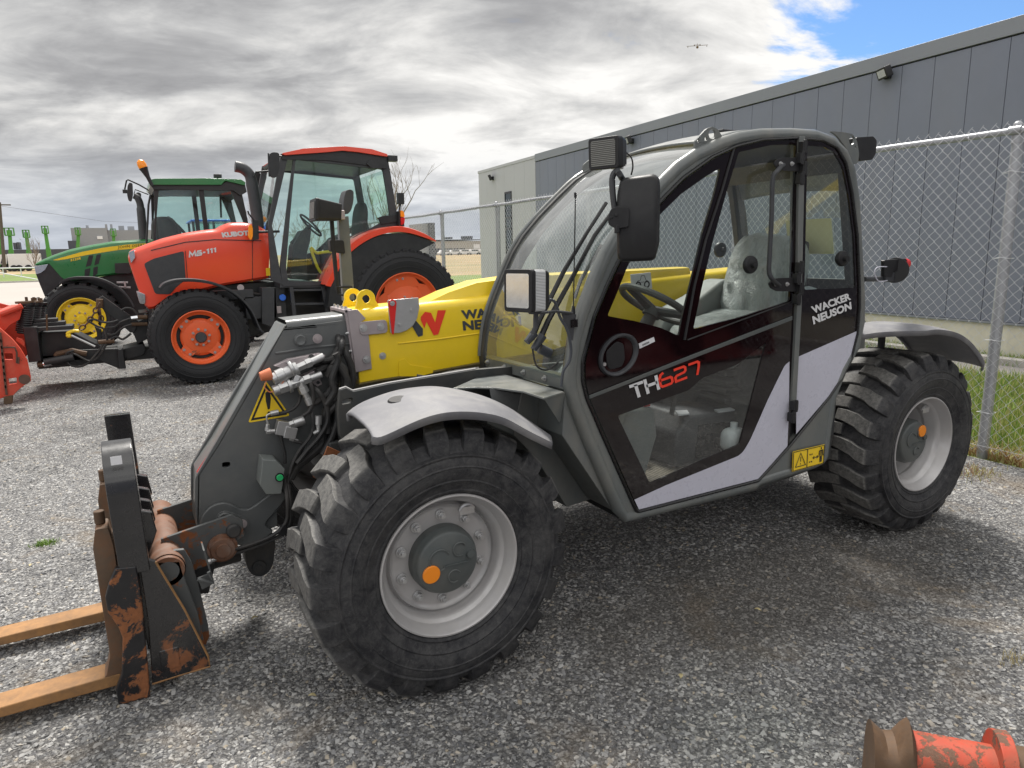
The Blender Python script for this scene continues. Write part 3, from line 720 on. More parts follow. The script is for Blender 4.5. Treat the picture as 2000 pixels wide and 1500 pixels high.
# ---- windscreen ---------------------------------------------------------
prof = smooth_path([V(p.x, 0, p.z) for p in ats([(1109, 742), (1111, 715), (1119, 660), (1133, 612), (1159, 544), (1182, 491), (1206, 450), (1242, 404), (1290, 352), (1326, 316), (1362, 291), (1400, 273)], y=YC)], 4)
rows = []
for p in prof:
    row = []
    for k in range(17):
        t = k/16; yy = YC+.060+(FAR-.070)*t; b_ = .035*(1-(2*t-1)**2)
        row.append(V(p.x+.014-b_*.7, yy, p.z-.010+b_*.4))
    rows.append(row)
emit('windscreen', MB().grid(rows), M['screen_glass'], th, smooth=80)
mb = MB().tube([p+V(0, YC+FAR-.012, 0) for p in prof], .010, 8); emit('screen_edge', mb, M['grey_paint'], th)
mb = MB().tube([p+V(.012, YC+.040, -.01) for p in prof], .012, 8); emit('screen_seal', mb, M['black_trim'], th)
# roof
tp = smooth_path([V(p.x, 0, p.z) for p in ats([(1400, 274), (1450, 257), (1492, 251), (1550, 250), (1600, 253), (1632, 263), (1655, 284), (1672, 322), (1680, 370)], y=YC)], 4)
rows = [[V(p.x-.004, YC+.03+(FAR-.04)*k/12, p.z-.004+.022*(1-(2*k/12-1)**2)) for k in range(13)] for p in tp]
emit('roof_panel', MB().grid(rows), M['grey_paint'], th, solid=.012, smooth=60)
mb = MB(); mb.box((2.02, YC+.22, 2.165), (.34, .03, .010)); mb.box((1.7, YC+.25, 2.165), (.2, .04, .01))
emit('roof_rail', mb, M['charcoal_metal'], th, bevel=.003)
# lifting eyes
mb = MB()
o_ = rounded(ats([(1358, 300), (1357, 276), (1380, 251), (1392, 247), (1402, 252), (1412, 268), (1400, 283)], y=YC+.03), .01, 3)
mb.prism(o_, (0, .010, 0), holes=[circ(at(1391, 262, y=YC+.03), .020, 20), circ(at(1364, 275, y=YC+.03), .007, 12), circ(at(1379, 271, y=YC+.03), .008, 12)])
o_ = rounded(ats([(1622, 256), (1648, 258), (1666, 262), (1674, 275), (1678, 300), (1676, 318), (1668, 322), (1655, 292), (1636, 266)], y=YC+.03), .01, 3)
mb.prism(o_, (0, .010, 0), holes=[circ(at(1664, 274, y=YC+.03), .021, 20), circ(at(1671, 287, y=YC+.03), .007, 12)])
emit('lifting_eye', mb, M['grey_paint'], th, bevel=.0015)
mb = MB()
o_ = rounded(ats([(1139, 322), (1160, 305), (1190, 318), (1186, 335), (1165, 348), (1150, 350), (1140, 338)], y=YC+FAR-.02), .01, 3)
mb.prism(o_, (0, .01, 0), holes=[circ(at(1178, 332, y=YC+FAR-.02), .014, 16), circ(at(1165, 340, y=YC+FAR-.02), .006, 10), circ(at(1152, 320, y=YC+FAR-.02), .006, 10)])
emit('lifting_eye', mb, M['grey_paint'], th, bevel=.0015)
# rear lamp on the roof corner
mb = MB()
mb.prism(rounded(ats([(1673, 268), (1706, 266), (1713, 274), (1711, 300), (1704, 312), (1680, 314), (1676, 300)], y=YC+.10), .01, 3), (0, .10, 0))
emit('rear_lamp', mb, M['black_plastic'], th, bevel=.008, seg=3)
# rear light on its stalk
st = part('tail_light', th)
mb = MB().cyl(at(1688, 545, y=.16), at(1744, 545, y=.16), .014, n=14); mb.box(at(1733, 541, y=.15), (.07, .035, .05))
emit('stalk', mb, M['charcoal_metal'], st, bevel=.003)
mb = MB().cyl(at(1748, 528, y=.14), at(1748, 528, y=.25), .068, .060, 24); mb.prism(rounded(ats([(1727, 508), (1770, 505), (1776, 513), (1772, 524), (1745, 530), (1742, 542), (1728, 540)], y=.13), .01, 3), (0, .02, 0))
emit('lamp_body', mb, M['black_plastic'], st, bevel=.006)
mb = MB().cyl(at(1762, 516, y=.15), at(1769, 515, y=.16), .028, n=20); emit('red_lens', mb, M['red_lens'], st)
mb = MB().tube(smooth_path([at(1732, 521, y=.13), at(1714, 522, y=.12), at(1708, 533, y=.12), at(1716, 549, y=.12), at(1733, 548, y=.13)], 5), .0028, 6); emit('light_cable', mb, M['decal_white'], st)
# back wall of the cab
mb = MB()
mb.box((2.36, YC+.40, 1.20), (.03, .70, .50)); 
emit('back_panel', mb, M['interior_dark'], th, bevel=.004)
mb = MB()
for yy in (YC+.02, YC+.74): mb.prism([V(2.33, yy, 1.42), V(2.37, yy, 1.42), V(2.24, yy, 2.02), V(2.20, yy, 2.02)], (0, .04, 0))
mb.prism([V(2.20, YC+.02, 2.06), V(2.24, YC+.02, 2.0), V(2.20, YC+.02, 1.97), V(2.12, YC+.02, 2.06)], (0, .76, 0))
emit('back_window_frame', mb, M['interior_dark'], th, bevel=.006)
emit('back_window', MB().add([(2.35, YC+.06, 1.44), (2.35, YC+.74, 1.44), (2.22, YC+.74, 2.0), (2.22, YC+.06, 2.0)], [(0, 1, 2, 3)]), M['cab_glass'], th, smooth=0)
mb = MB().prism([V(2.31, YC+.12, 1.58), V(2.31, YC+.40, 1.58), V(2.27, YC+.40, 1.76), V(2.27, YC+.12, 1.76)], (-.002, 0, 0)); emit('paper_note', mb, M['paper'], th, smooth=0)
# ---- interior -----------------------------------------------------------
seat = part('seat', th)
mb = MB().prism([V(.80, .835, .52), V(2.36, .835, .52), V(2.36, .835, 1.26), V(1.9, .835, 1.22), V(1.2, .835, 1.12), V(.72, .835, 1.05)], (0, .012, 0)); emit('far_side_panel', mb, M['interior_dark'], th)
def pillow(mb, c, d, rot=0, n=14, pw=3.2):
    c = Vector(c); m = Matrix.Rotation(rot, 3, 'Y'); vs = []; nn = n
    for i in range(nn+1):
        for k in range(2*nn):
            t = pi*i/nn; a = pi*k/nn
            x, y, z = sin(t)*cos(a), sin(t)*sin(a), cos(t)
            q = (abs(x)**pw+abs(y)**pw+abs(z)**pw)**(1/pw); q = max(q, 1e-6)
            vs.append(c+m @ V(x/q*d[0]/2, y/q*d[1]/2, z/q*d[2]/2))
    mb.add(vs, [(i*2*nn+k, (i+1)*2*nn+k, (i+1)*2*nn+(k+1) % (2*nn), i*2*nn+(k+1) % (2*nn)) for i in range(nn) for k in range(2*nn)])
def crumple(mb, amt, f=9, sd=1):
    r_ = np.random.default_rng(sd); K = r_.normal(0, 1, (8, 3))*f; ph = r_.uniform(0, 6.28, 8)
    def g(p):
        s_ = sum(sin(K[i] @ np.array(p)+ph[i]) for i in range(8))/8
        return p+V(s_*amt, s_*amt*.6, s_*amt*.8)
    return mb.move(g)
mb = MB(); pillow(mb, (1.86, .47, 1.20), (.52, .48, .17), Rd(-6), 34); pillow(mb, (2.08, .47, 1.44), (.19, .46, .50), Rd(16), 40, 3.8); pillow(mb, (1.66, .47, 1.12), (.2, .44, .24), 0, 26); pillow(mb, (2.13, .24, 1.30), (.16, .12, .22), 0)
crumple(mb, .030, 11); crumple(mb, .016, 34, 4); crumple(mb, .007, 80, 9)
emit('plastic_cover', mb, M['film'], seat, smooth=70)
mb = MB(); mb.box((1.95, .47, 1.02), (.42, .36, .20)); mb.box((2.23, .47, 1.4), (.05, .3, .5)); emit('seat_base', mb, M['interior_dark'], seat, bevel=.02)
mb = MB()
mb.prism([V(1.50, .68, .55), V(2.3, .68, .55), V(2.3, .68, 1.42), V(2.02, .68, 1.45), V(1.85, .68, 1.36), V(1.62, .68, 1.28), V(1.50, .68, 1.10)], (0, .17, 0))
emit('side_console', mb, M['interior_grey'], th, bevel=.03, seg=3)
mb = MB().prism([V(1.62, .14, .60), V(2.32, .14, .60), V(2.32, .14, 1.04), V(1.95, .14, .98), V(1.70, .14, .88)], (0, .50, 0))
emit('seat_box', mb, M['interior_dark'], th, bevel=.03, seg=3)
mb = MB().box((1.30, .48, .575), (1.0, .66, .02)); emit('floor_mat', mb, M['ribbed_mat'], th)
mb = MB(); mb.prism([V(.75, .34, .62), V(1.0, .34, .60), V(1.05, .34, .9), V(1.22, .34, 1.22), V(1.14, .34, 1.28), V(.80, .34, 1.05)], (0, .26, 0)); emit('steering_column', mb, M['interior_grey'], th, bevel=.02, seg=3)
mb = MB().prism([V(.86, .16, .60), V(1.02, .16, .58), V(1.10, .16, .80), V(1.08, .16, .93), V(.93, .16, .94), V(.88, .16, .80)], (0, .06, 0)); emit('kick_panel', mb, M['interior_grey'], th, bevel=.02)
mb = MB().prism([V(1.28, .24, .59), V(1.92, .24, .59), V(1.92, .24, .80), V(1.36, .24, .84), V(1.28, .24, .76)], (0, .40, 0)); emit('seat_plinth', mb, M['charcoal_metal'], th, bevel=.02, seg=3)
mb = MB().prism([V(1.40, .236, .62), V(1.80, .236, .62), V(1.80, .236, .76), V(1.42, .236, .79)], (0, .01, 0)); emit('plinth_recess', mb, M['black_trim'], th, bevel=.004)
mb = MB()
for k in range(5): mb.box((1.86, .47, .86+.045*k), (.40-.02*(k % 2), .34-.02*(k % 2), .03))
emit('seat_bellows', mb, M['interior_dark'], th, bevel=.012)
mb = MB(); mb.tube([V(1.30, .30, .84), V(1.34, .30, 1.0), V(1.30, .30, 1.12)], .012, 8); mb.sphere((1.30, .30, 1.13), .022, 12); mb.tube([V(1.40, .62, .8), V(1.46, .62, 1.15)], .014, 8); mb.sphere((1.46, .62, 1.17), .028, 12); emit('lever', mb, M['interior_dark'], th)
for x_ in (1.10, 1.22): mb = MB(); mb.box((x_, .42, .70), (.02, .07, .10), (0, Rd(-25), 0)); mb.tube([V(x_, .42, .66), V(x_-.08, .42, .60)], .01, 6); emit('pedal', mb, M['black_plastic'], th, bevel=.004)
mb = MB().tube(smooth_path([V(1.0, .55, .66), V(1.2, .6, .72), V(1.5, .58, .88), V(1.9, .66, .9), V(2.2, .6, .75)], 5), .018, 8); mb.tube(smooth_path([V(1.0, .6, .62), V(1.3, .64, .80), V(1.7, .64, .92), V(2.2, .62, .85)], 5), .014, 8); emit('cab_hose', mb, M['hose'], th)
mb = MB().prism([V(1.30, .25, .845), V(1.36, .24, .846), V(1.40, .30, .846), V(1.33, .31, .85)], (0, 0, .006)); mb.prism([V(1.56, .25, .825), V(1.66, .24, .825), V(1.67, .28, .826), V(1.57, .29, .826)], (0, 0, .008)); emit('paper_scrap', mb, M['sticker_white'], th)
mb = MB(); pillow(mb, (1.60, .185, .70), (.13, .09, .12)); mb.cyl((1.60, .185, .75), (1.60, .185, .785), .018); emit('washer_bottle', mb, M['bottle_white'], th, smooth=60)
mb = MB(); mb.box((1.06, .20, .97), (.035, .02, .075)); emit('red_tag', mb, M['red_plastic'], th, bevel=.003)
stw = part('steering_wheel', th)
ctr = V(1.33, .46, 1.355); tn = V(-.62, -.12, .78).normalized() if False else V(.52, -.05, .85).normalized()
s1 = tn.orthogonal().normalized(); s2 = tn.cross(s1)
mb = MB().tube([ctr+(s1*cos(t)+s2*sin(t))*.185 for t in [2*pi*i/40 for i in range(40)]], .0165, 10, closed=True)
mb2 = MB().cyl(ctr-tn*.06, ctr-tn*.02, .045, .04); 
for t in (.2, 2.3, 4.4): mb2.tube([ctr-tn*.03, ctr+(s1*cos(t)+s2*sin(t))*.18], [.024, .018], 8)
mb2.cyl(ctr-tn*.04, ctr-tn*.40, .03, .045)
emit('grip', mb, M['wheel_grip'], stw); emit('spokes', mb2, M['interior_dark'], stw)
# ---- front sill, shelf and lower bodywork -------------------------------
a, b = at(1109, 738, y=YC+.02), at(1109, 764, y=YC+.02)
sillw = FAR-.02
mb = MB().prism([a, b, b+V(.04, 0, 0), a+V(.04, 0, 0)], (0, sillw, 0)); emit('screen_sill', mb, M['grey_paint'], th, bevel=.002)
mb = MB()
for t in (.22, .45, .68, .9): bolt(mb, V(a.x-.001, lerp(a.y, a.y+sillw, t), (a.z+b.z)/2), (-1, 0, 0), .009, .012)
emit('sill_bolt', mb, M['zinc'], th)
SZ = b.z+.004
sh = [at(x_, y_, z=SZ) for x_, y_ in ((942, 718), (912, 728), (932, 737), (884, 758), (930, 756), (969, 757), (1022, 764), (1062, 777), (1102, 765))]
mb = MB().prism(sh, (0, 0, -.008)); emit('shelf_plate', mb, M['grey_paint'], th, bevel=.002)
p1, p2 = at(1062, 778, z=SZ-.004), at(1102, 766, z=SZ-.004); p3 = at(1093, 826, y=p2.y+.03)
emit('gusset', MB().prism([p1, p2, p3], (.006, .004, 0)), M['grey_paint'], th)
pr = ats([(1104, 768), (1110, 776), (1150, 880), (1208, 1003), (1196, 997), (1098, 851)], y=.135)
mb = MB().prism(pr, (0, .20, 0)); emit('front_cheek', mb, M['grey_paint'], th, bevel=.004)
mb = MB().prism([V(.50, .335, 1.055), V(.75, .335, 1.055), V(.98, .335, .50), V(.72, .335, .48), V(.56, .335, .74), V(.45, .335, .86)], (0, .50, 0))
emit('wheel_arch', mb, M['grey_paint'], th, bevel=.004)
mb = MB().prism(ats([(957, 758), (1062, 780), (1064, 846), (1000, 822), (968, 815)], y=.34), (.0, .01, 0))
mb.box((.30, .62, .93), (.5, .05, .28)); emit('bulkhead', mb, M['head_paint'], th, bevel=.002)
# ---- fenders ------------------------------------------------------------
NE = [(731, 856), (752, 851), (816, 822), (859, 809), (900, 805), (945, 808), (985, 818), (1030, 842), (1077, 866)]
FE = [(676, 808), (712, 786), (765, 767), (806, 759), (846, 757), (898, 765), (950, 780), (1008, 809), (1072, 856)]
ne = [at(a, b, y=-.045) for a, b in NE]; fe = [at(a, b, y=.33) for a, b in FE]
def fender_rows(ne, fe):
    ne = smooth_path(ne, 4); fe = smooth_path(fe, 4); rows = []; n = len(ne)
    for i, (a, b) in enumerate(zip(ne, fe)):
        e = min(i, n-1-i)/3.0; s_ = 1-.10*max(0, 1-e)**2; m_ = (a+b)/2
        r = []
        for k in range(11):
            t = k/10; tt = .5+(t-.5)*s_
            r.append(lerp(a, b, tt)+V(0, 0, .016*(1-abs(2*t-1)**3)))
        r.insert(0, r[0]+V(0, .004, -.024)); r.append(r[-1]+V(0, -.004, -.024)); rows.append(r)
    return rows
rows = fender_rows(ne, fe)
fo_ = emit('front_fender', MB().grid(rows), M['fender_plastic'], th, solid=.012, smooth=50)
emit('front_fender', MB().grid([[V(p.x, 1.97-p.y, p.z) for p in r] for r in rows]), M['fender_plastic'], th, solid=.012, smooth=50)
c_ = at(777, 776, y=.17); mb = MB().lathe([(.0, .001), (.034, .001), (.038, -.004)], c_+V(0, 0, -.006), (-.1, -.1, 1), 24); emit('fender_plug', mb, M['black_plastic'], th)
rp = [(2.42, 1.155), (2.50, 1.165), (2.58, 1.168), (2.66, 1.168), (2.76, 1.165), (2.86, 1.166), (3.02, 1.135), (3.16, 1.075), (3.28, .99), (3.36, .915)]
nyr = [.11, .08, .045, .01, -.02, -.04, -.05, -.05, -.05, -.05]
rows = fender_rows([V(x, ny_, z) for (x, z), ny_ in zip(rp, nyr)], [V(x, .36, z+.004) for x, z in rp])
emit('rear_fender', MB().grid(rows), M['fender_plastic'], th, solid=.012, smooth=50)
emit('rear_fender', MB().grid([[V(p.x, 1.97-p.y, p.z) for p in r] for r in rows]), M['fender_plastic'], th, solid=.012, smooth=50)
mb = MB(); mb.tube([V(.02, .30, .98), V(.02, .30, .80), V(.10, .40, .65)], .02, 8); mb.tube([V(2.9, .30, 1.12), V(2.9, .30, .9), V(2.9, .45, .75)], .02, 8); emit('fender_stay', mb, M['dark_steel'], th)
# engine hood on the far side, rear body
mb = MB().prism([V(.9, 1.40, .7), V(3.1, 1.40, .7), V(3.15, 1.40, 1.12), V(2.6, 1.40, 1.22), V(1.2, 1.40, 1.18), V(.9, 1.40, 1.0)], (0, .45, 0)); emit('engine_hood', mb, M['grey_paint'], th, bevel=.04, seg=3)
mb = MB(); mb.box((2.9, .98, .95), (.75, .7, .42)); emit('counterweight', mb, M['head_paint'], th, bevel=.05, seg=3)
# ---- boom -----------------------------------------------------------------
YB = .90; BW = .25
boom = part('boom', th)
sl_ = lambda x: 1.385+.045*(x-.27)
# yellow outer section, side profile swept across with a rounded shoulder
def boom_rows(xs, zt, zb, y0=YB, wd=BW, r=.045):
    rows = []
    for x, t, b_ in zip(xs, zt, zb):
        pr_ = []
        for k in range(7):
            a = pi/2*k/6; pr_.append(V(x, y0+r-r*cos(a), t-r+r*sin(a)))
        q_ = [V(x, y0+.012, b_), V(x, y0, b_+.012), V(x, y0, b_+.10), V(x, y0, (t+b_)/2+.02), V(x, y0-.0, (t+b_)/2+.035)]+pr_
        q_ += [V(x, 2*y0+wd-p.y, p.z) for p in reversed(q_)]; rows.append(q_)
    return rows
xs = [-.035, .05, .27, .627, 1.0, 1.69, 2.2, 2.75, 2.95]; zt = [sl_(x)+.012 for x in xs]; zb = [1.040, 1.046, 1.055, 1.08, 1.10, 1.20, 1.32, 1.36, 1.38]
mb = MB().grid(boom_rows(xs, zt, zb), closed=True)
r0 = boom_rows(xs, zt, zb)[0]; mb.add(r0, [tuple(range(len(r0)))])
ob = emit('outer_section', mb, M['yellow_paint'], boom, smooth=45)
emit('boom_weld', MB().tube(ats([(778, 671), (860, 662), (944, 650)], y=YB-.001), .0035, 6), M['yellow_paint'], boom)
mb = MB().prism(rounded(ats([(778, 714), (779, 704), (790, 700), (800, 712), (845, 719), (846, 728), (820, 735), (779, 735)], y=YB-.002), .006, 2), (0, -.003, 0)); emit('boom_doubler', mb, M['yellow_paint'], boom, bevel=.001)
# raised cover on top of the boom
mb = MB().grid([[V(x, y_, z_) for y_, z_ in ((.93, sl_(x)-.01), (.95, sl_(x)+h_*.9), (.99, sl_(x)+h_), (1.07, sl_(x)+h_), (1.11, sl_(x)+h_*.9), (1.13, sl_(x)-.01))] for x, h_ in ((.34, .010), (.45, .05), (.60, .085), (.85, .095), (1.5, .07), (2.0, .05))])
emit('boom_cover', mb, M['yellow_paint'], boom, smooth=40)
# lifting lugs
for yl, sh_ in ((.955, 0), (1.12, 0)):
    pts = []
    if yl < 1: base = [(694, 603), (742, 600)]; hc = (715.5, 584)
    else: base = [(668, 601), (716, 598)]; hc = (690, 581)
    A, B = at(*base[0], y=yl), at(*base[1], y=yl); H = at(*hc, y=yl); rr = .043
    pts = [A-V(0, 0, .03)]+[A]+[H+V(-rr*cos(t), 0, rr*sin(t)) for t in [Rd(-10)+Rd(200)*i/14 for i in range(15)]]+[B, B-V(0, 0, .03)]
    mb = MB().prism(pts, (0, .014, 0), holes=[circ(H, .019, 24)]); emit('lifting_lug', mb, M['yellow_paint'], boom, bevel=.002)
# inner section and head
hd = part('boom_head', th)
YH = YB+.012; HW = BW-.024
side = ats([(553, 643), (560, 640), (676, 625), (690, 640), (700, 728), (662, 745), (650, 800), (640, 849), (609, 893), (566, 944), (552, 975), (540, 1000), (543, 1027), (522, 1035), (505, 1052), (464, 1066), (420, 1052), (388, 1033), (381, 1000), (381, 934), (392, 915), (423, 862), (476, 770)], y=YH)
side = rounded(side, .02, 3)
mb = MB().prism(side, (0, .022, 0), holes=[rounded(ats([(434, 903), (450, 902), (450, 912), (434, 914)], y=YH), .01, 3)])
mb.prism(offset_y(side, HW-.022), (0, .022, 0))
emit('head_plate', mb, M['head_paint'], hd, bevel=.004)
# front cover strip, top plate
f1 = ats([(556, 636), (478, 778), (424, 872), (386, 930), (384, 1030)], y=YH)
mb = MB()
for a, b in zip(f1[:-1], f1[1:]):
    mb.prism([a, b, b+V(0, HW, 0), a+V(0, HW, 0)], (.010, 0, .004))
emit('front_strip', mb, M['grey_paint'], hd, bevel=.002)
mb = MB()
for a, b in zip(f1[1:3], f1[2:4]):
    d_ = V(-.003, -.0, .002); mb.prism([lerp(a, b, .25)+d_+V(0, .004, 0), lerp(a, b, .95)+d_+V(0, .004, 0), lerp(a, b, .95)+d_+V(0, .045, 0), lerp(a, b, .25)+d_+V(0, .045, 0)], (-.001, 0, 0))
emit('red_tape', mb, M['red_lens'], hd)
tpp = [at(553, 640, y=YH), at(679, 624, y=YH)]
tpp[1] = V(.62, YH, tpp[1].z+.045)
mb = MB()
def ins(x, z0=1.352):
    t = z0+.045*(x+.38); r = .03; YI = YH+.004; q_ = [V(x, YI, t-.30), V(x, YI, t-.10)]
    for k in range(6): a = pi/2*k/5; q_.append(V(x, YI+r-r*cos(a), t-r+r*sin(a)))
    return q_+[V(x, 2*YH+HW-p.y, p.z) for p in reversed(q_)]
x0 = at(556, 640, y=YH).x
mb.grid([ins(x0+.01), ins(-.1), ins(.3), ins(.6)], closed=True); emit('inner_section', mb, M['head_paint'], hd, smooth=45)
emit('weld_bead', MB().tube(smooth_path([at(a, b, y=YH) for a, b in ((538, 690), (560, 687), (600, 680), (640, 676), (688, 671))], 3), .006, 6), M['head_paint'], hd)
# pin with retaining strap, top and bottom
def strap(name, c0, c1, r0_, r1_, yk, mat):
    a, b = at(*c0, y=yk), at(*c1, y=yk); d_ = (b-a).normalized(); n_ = V(-d_.z, 0, d_.x); pts = []
    for i in range(9): t = pi/2+pi*i/8; pts.append(a+(d_*cos(t)+n_*sin(t))*r0_)
    for i in range(9): t = -pi/2+pi*i/8; pts.append(b+(d_*cos(t)+n_*sin(t))*r1_)
    s_ = part(name, th); emit('strap_plate', MB().prism(pts, (0, -.008, 0)), M[mat], s_, bevel=.002)
    mb = MB().lathe([(r0_*.85, -.0), (r0_*.85, -.014), (r0_*.7, -.017), (r0_*.4, -.014), (0, -.013)], a+V(0, 0, 0), (0, 1, 0), 28); emit('pin', mb, M[mat], s_)
    mb = MB(); bolt(mb, b+V(0, -.008, 0), (0, -1, 0), .014, .014); emit('strap_bolt', mb, M['zinc_plate'], s_)
strap('pin_strap', (586, 664), (619, 661), .028, .022, YH, 'head_paint')
strap('pin_strap', (438, 1012), (472, 1022), .034, .030, YH-.020, 'head_paint')
ck = [(60, 440), (68, 330), (110, 250), (180, 175), (260, 135), (370, 118), (460, 150), (560, 200), (650, 205), (740, 150), (830, 80), (905, 25), (1000, -30), (1090, -10), (1110, 60), (1040, 160), (880, 340), (858, 385), (870, 410), (960, 468), (740, 640), (640, 650), (520, 640), (400, 560), (200, 480)]
ck = rounded([at(380+a/6.25, 960+b/6.25, y=YH-.001) for a, b in ck], .01, 2)
mb = MB().prism(ck, (0, -.019, 0)); emit('cheek_plate', mb, M['head_paint'], hd, bevel=.006, seg=3)
lk = [(620, 650), (960, 490), (990, 640), (960, 900), (900, 1000), (800, 1050), (700, 1020), (640, 930)]
lk = rounded([at(380+a/6.25, 960+b/6.25, y=YH+.05) for a, b in lk], .02, 3)
mb = MB().prism(lk, (0, .14, 0)); cc = at(506, 1107, y=YH+.05); mb.cyl(cc+V(0, .01, 0), cc+V(0, -.012, 0), .034, .030); mb.cyl(cc+V(0, -.012, 0), cc+V(0, -.018, 0), .014)
emit('tilt_link', mb, M['dark_housing'], hd, bevel=.006)
# collar and zinc plates
col = part('collar', th)
yk = YB-.001
o_ = ats([(678, 606), (697, 604), (713.5, 622), (705, 628), (719, 652), (725.5, 720), (694, 727)], y=yk)
mb = MB().prism(o_, (0, -.007, 0))
o2 = rounded(ats([(700, 629), (755, 624), (757, 650), (703, 655)], y=yk-.007), .02, 4); mb.prism(o2, (0, -.005, 0))
emit('zinc_plate', mb, M['zinc_plate'], col, bevel=.0015)
mb = MB(); a_ = at(679, 606, y=yk); b_ = at(695, 727, y=yk)
mb.prism([a_, b_, b_+V(-.010, 0, 0), a_+V(-.012, 0, 0)], (0, .02, 0))
mb.prism([a_+V(-.012, 0, 0), a_+V(.02, 0, .006), a_+V(.02, BW+.01, .006), a_+V(-.012, BW+.01, 0)], (0, 0, -.012)); mb.prism([a_+V(-.012, BW, 0), b_+V(-.012, BW, 0), b_+V(0, BW, 0), a_+V(0, BW, 0)], (0, .01, 0))
emit('collar_rim', mb, M['zinc_plate'], col, bevel=.002)
mb = MB()
for a, b in ((709.5, 640.5), (743.5, 637.5), (716, 702)): bolt(mb, at(a, b, y=yk-.011), (0, -1, 0), .012, .012)
bolt(mb, at(747, 695, y=YB), (0, -1, 0), .011, .010)
for a, b in ((680, 651), (686, 686), (690, 721)): bolt(mb, at(a, b, y=yk), (-1, 0, 0), .006, .010)
for t in (.1, .35, .6, .85): bolt(mb, V(a_.x-.0, a_.y+BW*t, a_.z+.006), (-.3, 0, 1), .006, .008)
emit('collar_bolt', mb, M['zinc'], col)
gz = part('angle_gauge', th)
hd_ = [(756, 586), (790, 583), (817, 581), (818.5, 600), (814, 622), (806, 636), (794, 645), (780, 650), (762, 651)]
mb = MB().prism(rounded(ats(hd_, y=yk-.014), .006, 2), (0, -.006, 0)); emit('scale_plate', mb, M['zinc'], gz, bevel=.002)
pt_ = ats([(758, 592), (760, 587), (766, 584.5), (772, 587), (774, 592), (768.5, 653), (765.5, 653)], y=yk-.022)
emit('pointer', MB().prism(pt_, (0, -.006, 0)), M['red_plastic'], gz, bevel=.0015)
mb = MB(); bolt(mb, at(766, 592.5, y=yk-.028), (0, -1, 0), .008, .008); bolt(mb, at(804, 606, y=yk-.020), (0, -1, 0), .008, .006); bolt(mb, at(781, 634, y=yk-.020), (0, -1, 0), .008, .006)
emit('gauge_bolt', mb, M['zinc'], gz)
# logo and name on the boom
mark = part('boom_marking', th); Yk = YB-.0025
emit('mark_red', MB().add(ats([(822, 619), (830, 609), (842, 611), (850, 630), (855, 606), (871, 606), (856, 653), (847, 655), (833, 628), (829, 641), (822, 625)], y=Yk), [tuple(range(11))]), M['decal_red'], mark, smooth=0)
emit('mark_dark', MB().add(ats([(802, 632), (809, 622), (826, 642), (826, 655), (817, 658)], y=Yk), [tuple(range(5))]), M['decal_grey'], mark, smooth=0)
mb = MB()
text_on(mb, 'WACKER', ats([(900, 606), (1014, 596), (1017, 615), (903, 624)], y=Yk), (0, 0, 0), .045)
text_on(mb, 'NEUSON', ats([(903, 627), (1017, 617), (1019, 637), (905, 646)], y=Yk), (0, 0, 0), .045)
emit('mark_letters', mb, M['decal_grey'], mark, smooth=0)
# panel with the machine drawing, on the boom beside the cab
dg = part('diagram_plate', th); q = ats([(1232, 536), (1271, 532), (1274, 563), (1234, 567)], y=YB-.012)
emit('plate', MB().prism(q, (0, .006, 0)), M['sticker_white'], dg, bevel=.001)
mb = MB(); stroke_on(mb, q, [[(.25, .3), (.3, .55), (.45, .6), (.5, .85), (.65, .85), (.72, .55), (.8, .5)], [(.22, .3), (.32, .35), (.42, .3)], [(.45, .45), (.62, .45)]], .03, 1.2, (0, -.002, 0))
for u_ in (.32, .74):
    c0 = quad_map(q)(u_, .28); mb.lathe([(.012, 0), (.021, 0)], c0+V(0, -.002, 0), (0, 1, 0), 20)
emit('plate_print', mb, M['decal_black'], dg, smooth=0)
# ---- hydraulics on the head ---------------------------------------------
hy = part('hydraulics', th); YV = YH-.055
def hp(l, yk): return smooth_path([at(a, b, y=yk if len(r)==0 else r[0]) for a, b, *r in l], 6)
mb = MB()
mb.tube(hp([(659, 655, YH+.02), (662, 665), (661, 680), (648, 698), (628, 709), (592, 712, YH-.07)], YH-.03), 0.0140, 10)
mb.tube(hp([(668, 657, YH+.02), (668, 672), (664, 690), (640, 704), (612, 700), (608, 698, YH-.07)], YH-.05), 0.0140, 10)
mb.tube(hp([(652, 698), (664, 712), (672, 740), (668, 765), (650, 785), (636, 805), (633, 850), (627, 870), (600, 895), (580, 912), (567, 935)], YH-.06), 0.0183, 10)
mb.tube(hp([(640, 735, YH-.07), (650, 716), (668, 716), (676, 740), (672, 770), (655, 792), (640, 812), (641, 846)], YH-.085), 0.0152, 10)
mb.tube(hp([(618, 727, YH-.07), (640, 716), (655, 728), (654, 760), (642, 790), (638, 845), (628, 872), (608, 890)], YH-.04), 0.0159, 10)
mb.tube(hp([(655, 690), (660, 705), (648, 740), (652, 765), (636, 790)], YH-.10), 0.0140, 10)
mb.tube(hp([(600, 790), (618, 785), (640, 768), (655, 745)], YH-.075), 0.0146, 10)
mb.tube(hp([(664, 668, YH-.01), (676, 690), (688, 725), (686, 760), (672, 790), (664, 830), (652, 868), (630, 900)], YH-.05), .016, 10)
mb.tube(hp([(650, 706), (668, 722), (680, 750), (676, 785), (662, 812), (650, 850), (630, 888)], YH-.09), .0155, 10)
mb.tube(hp([(606, 752, YH-.05), (622, 764), (636, 790), (640, 820), (626, 850), (600, 880), (580, 905)], YH-.10), .010, 8)
mb.tube(hp([(592, 735, YH-.05), (606, 748), (612, 772), (606, 800), (592, 812)], YH-.09), .009, 8)
emit('thick_hose', mb, M['hose'], hy)
mb = MB()
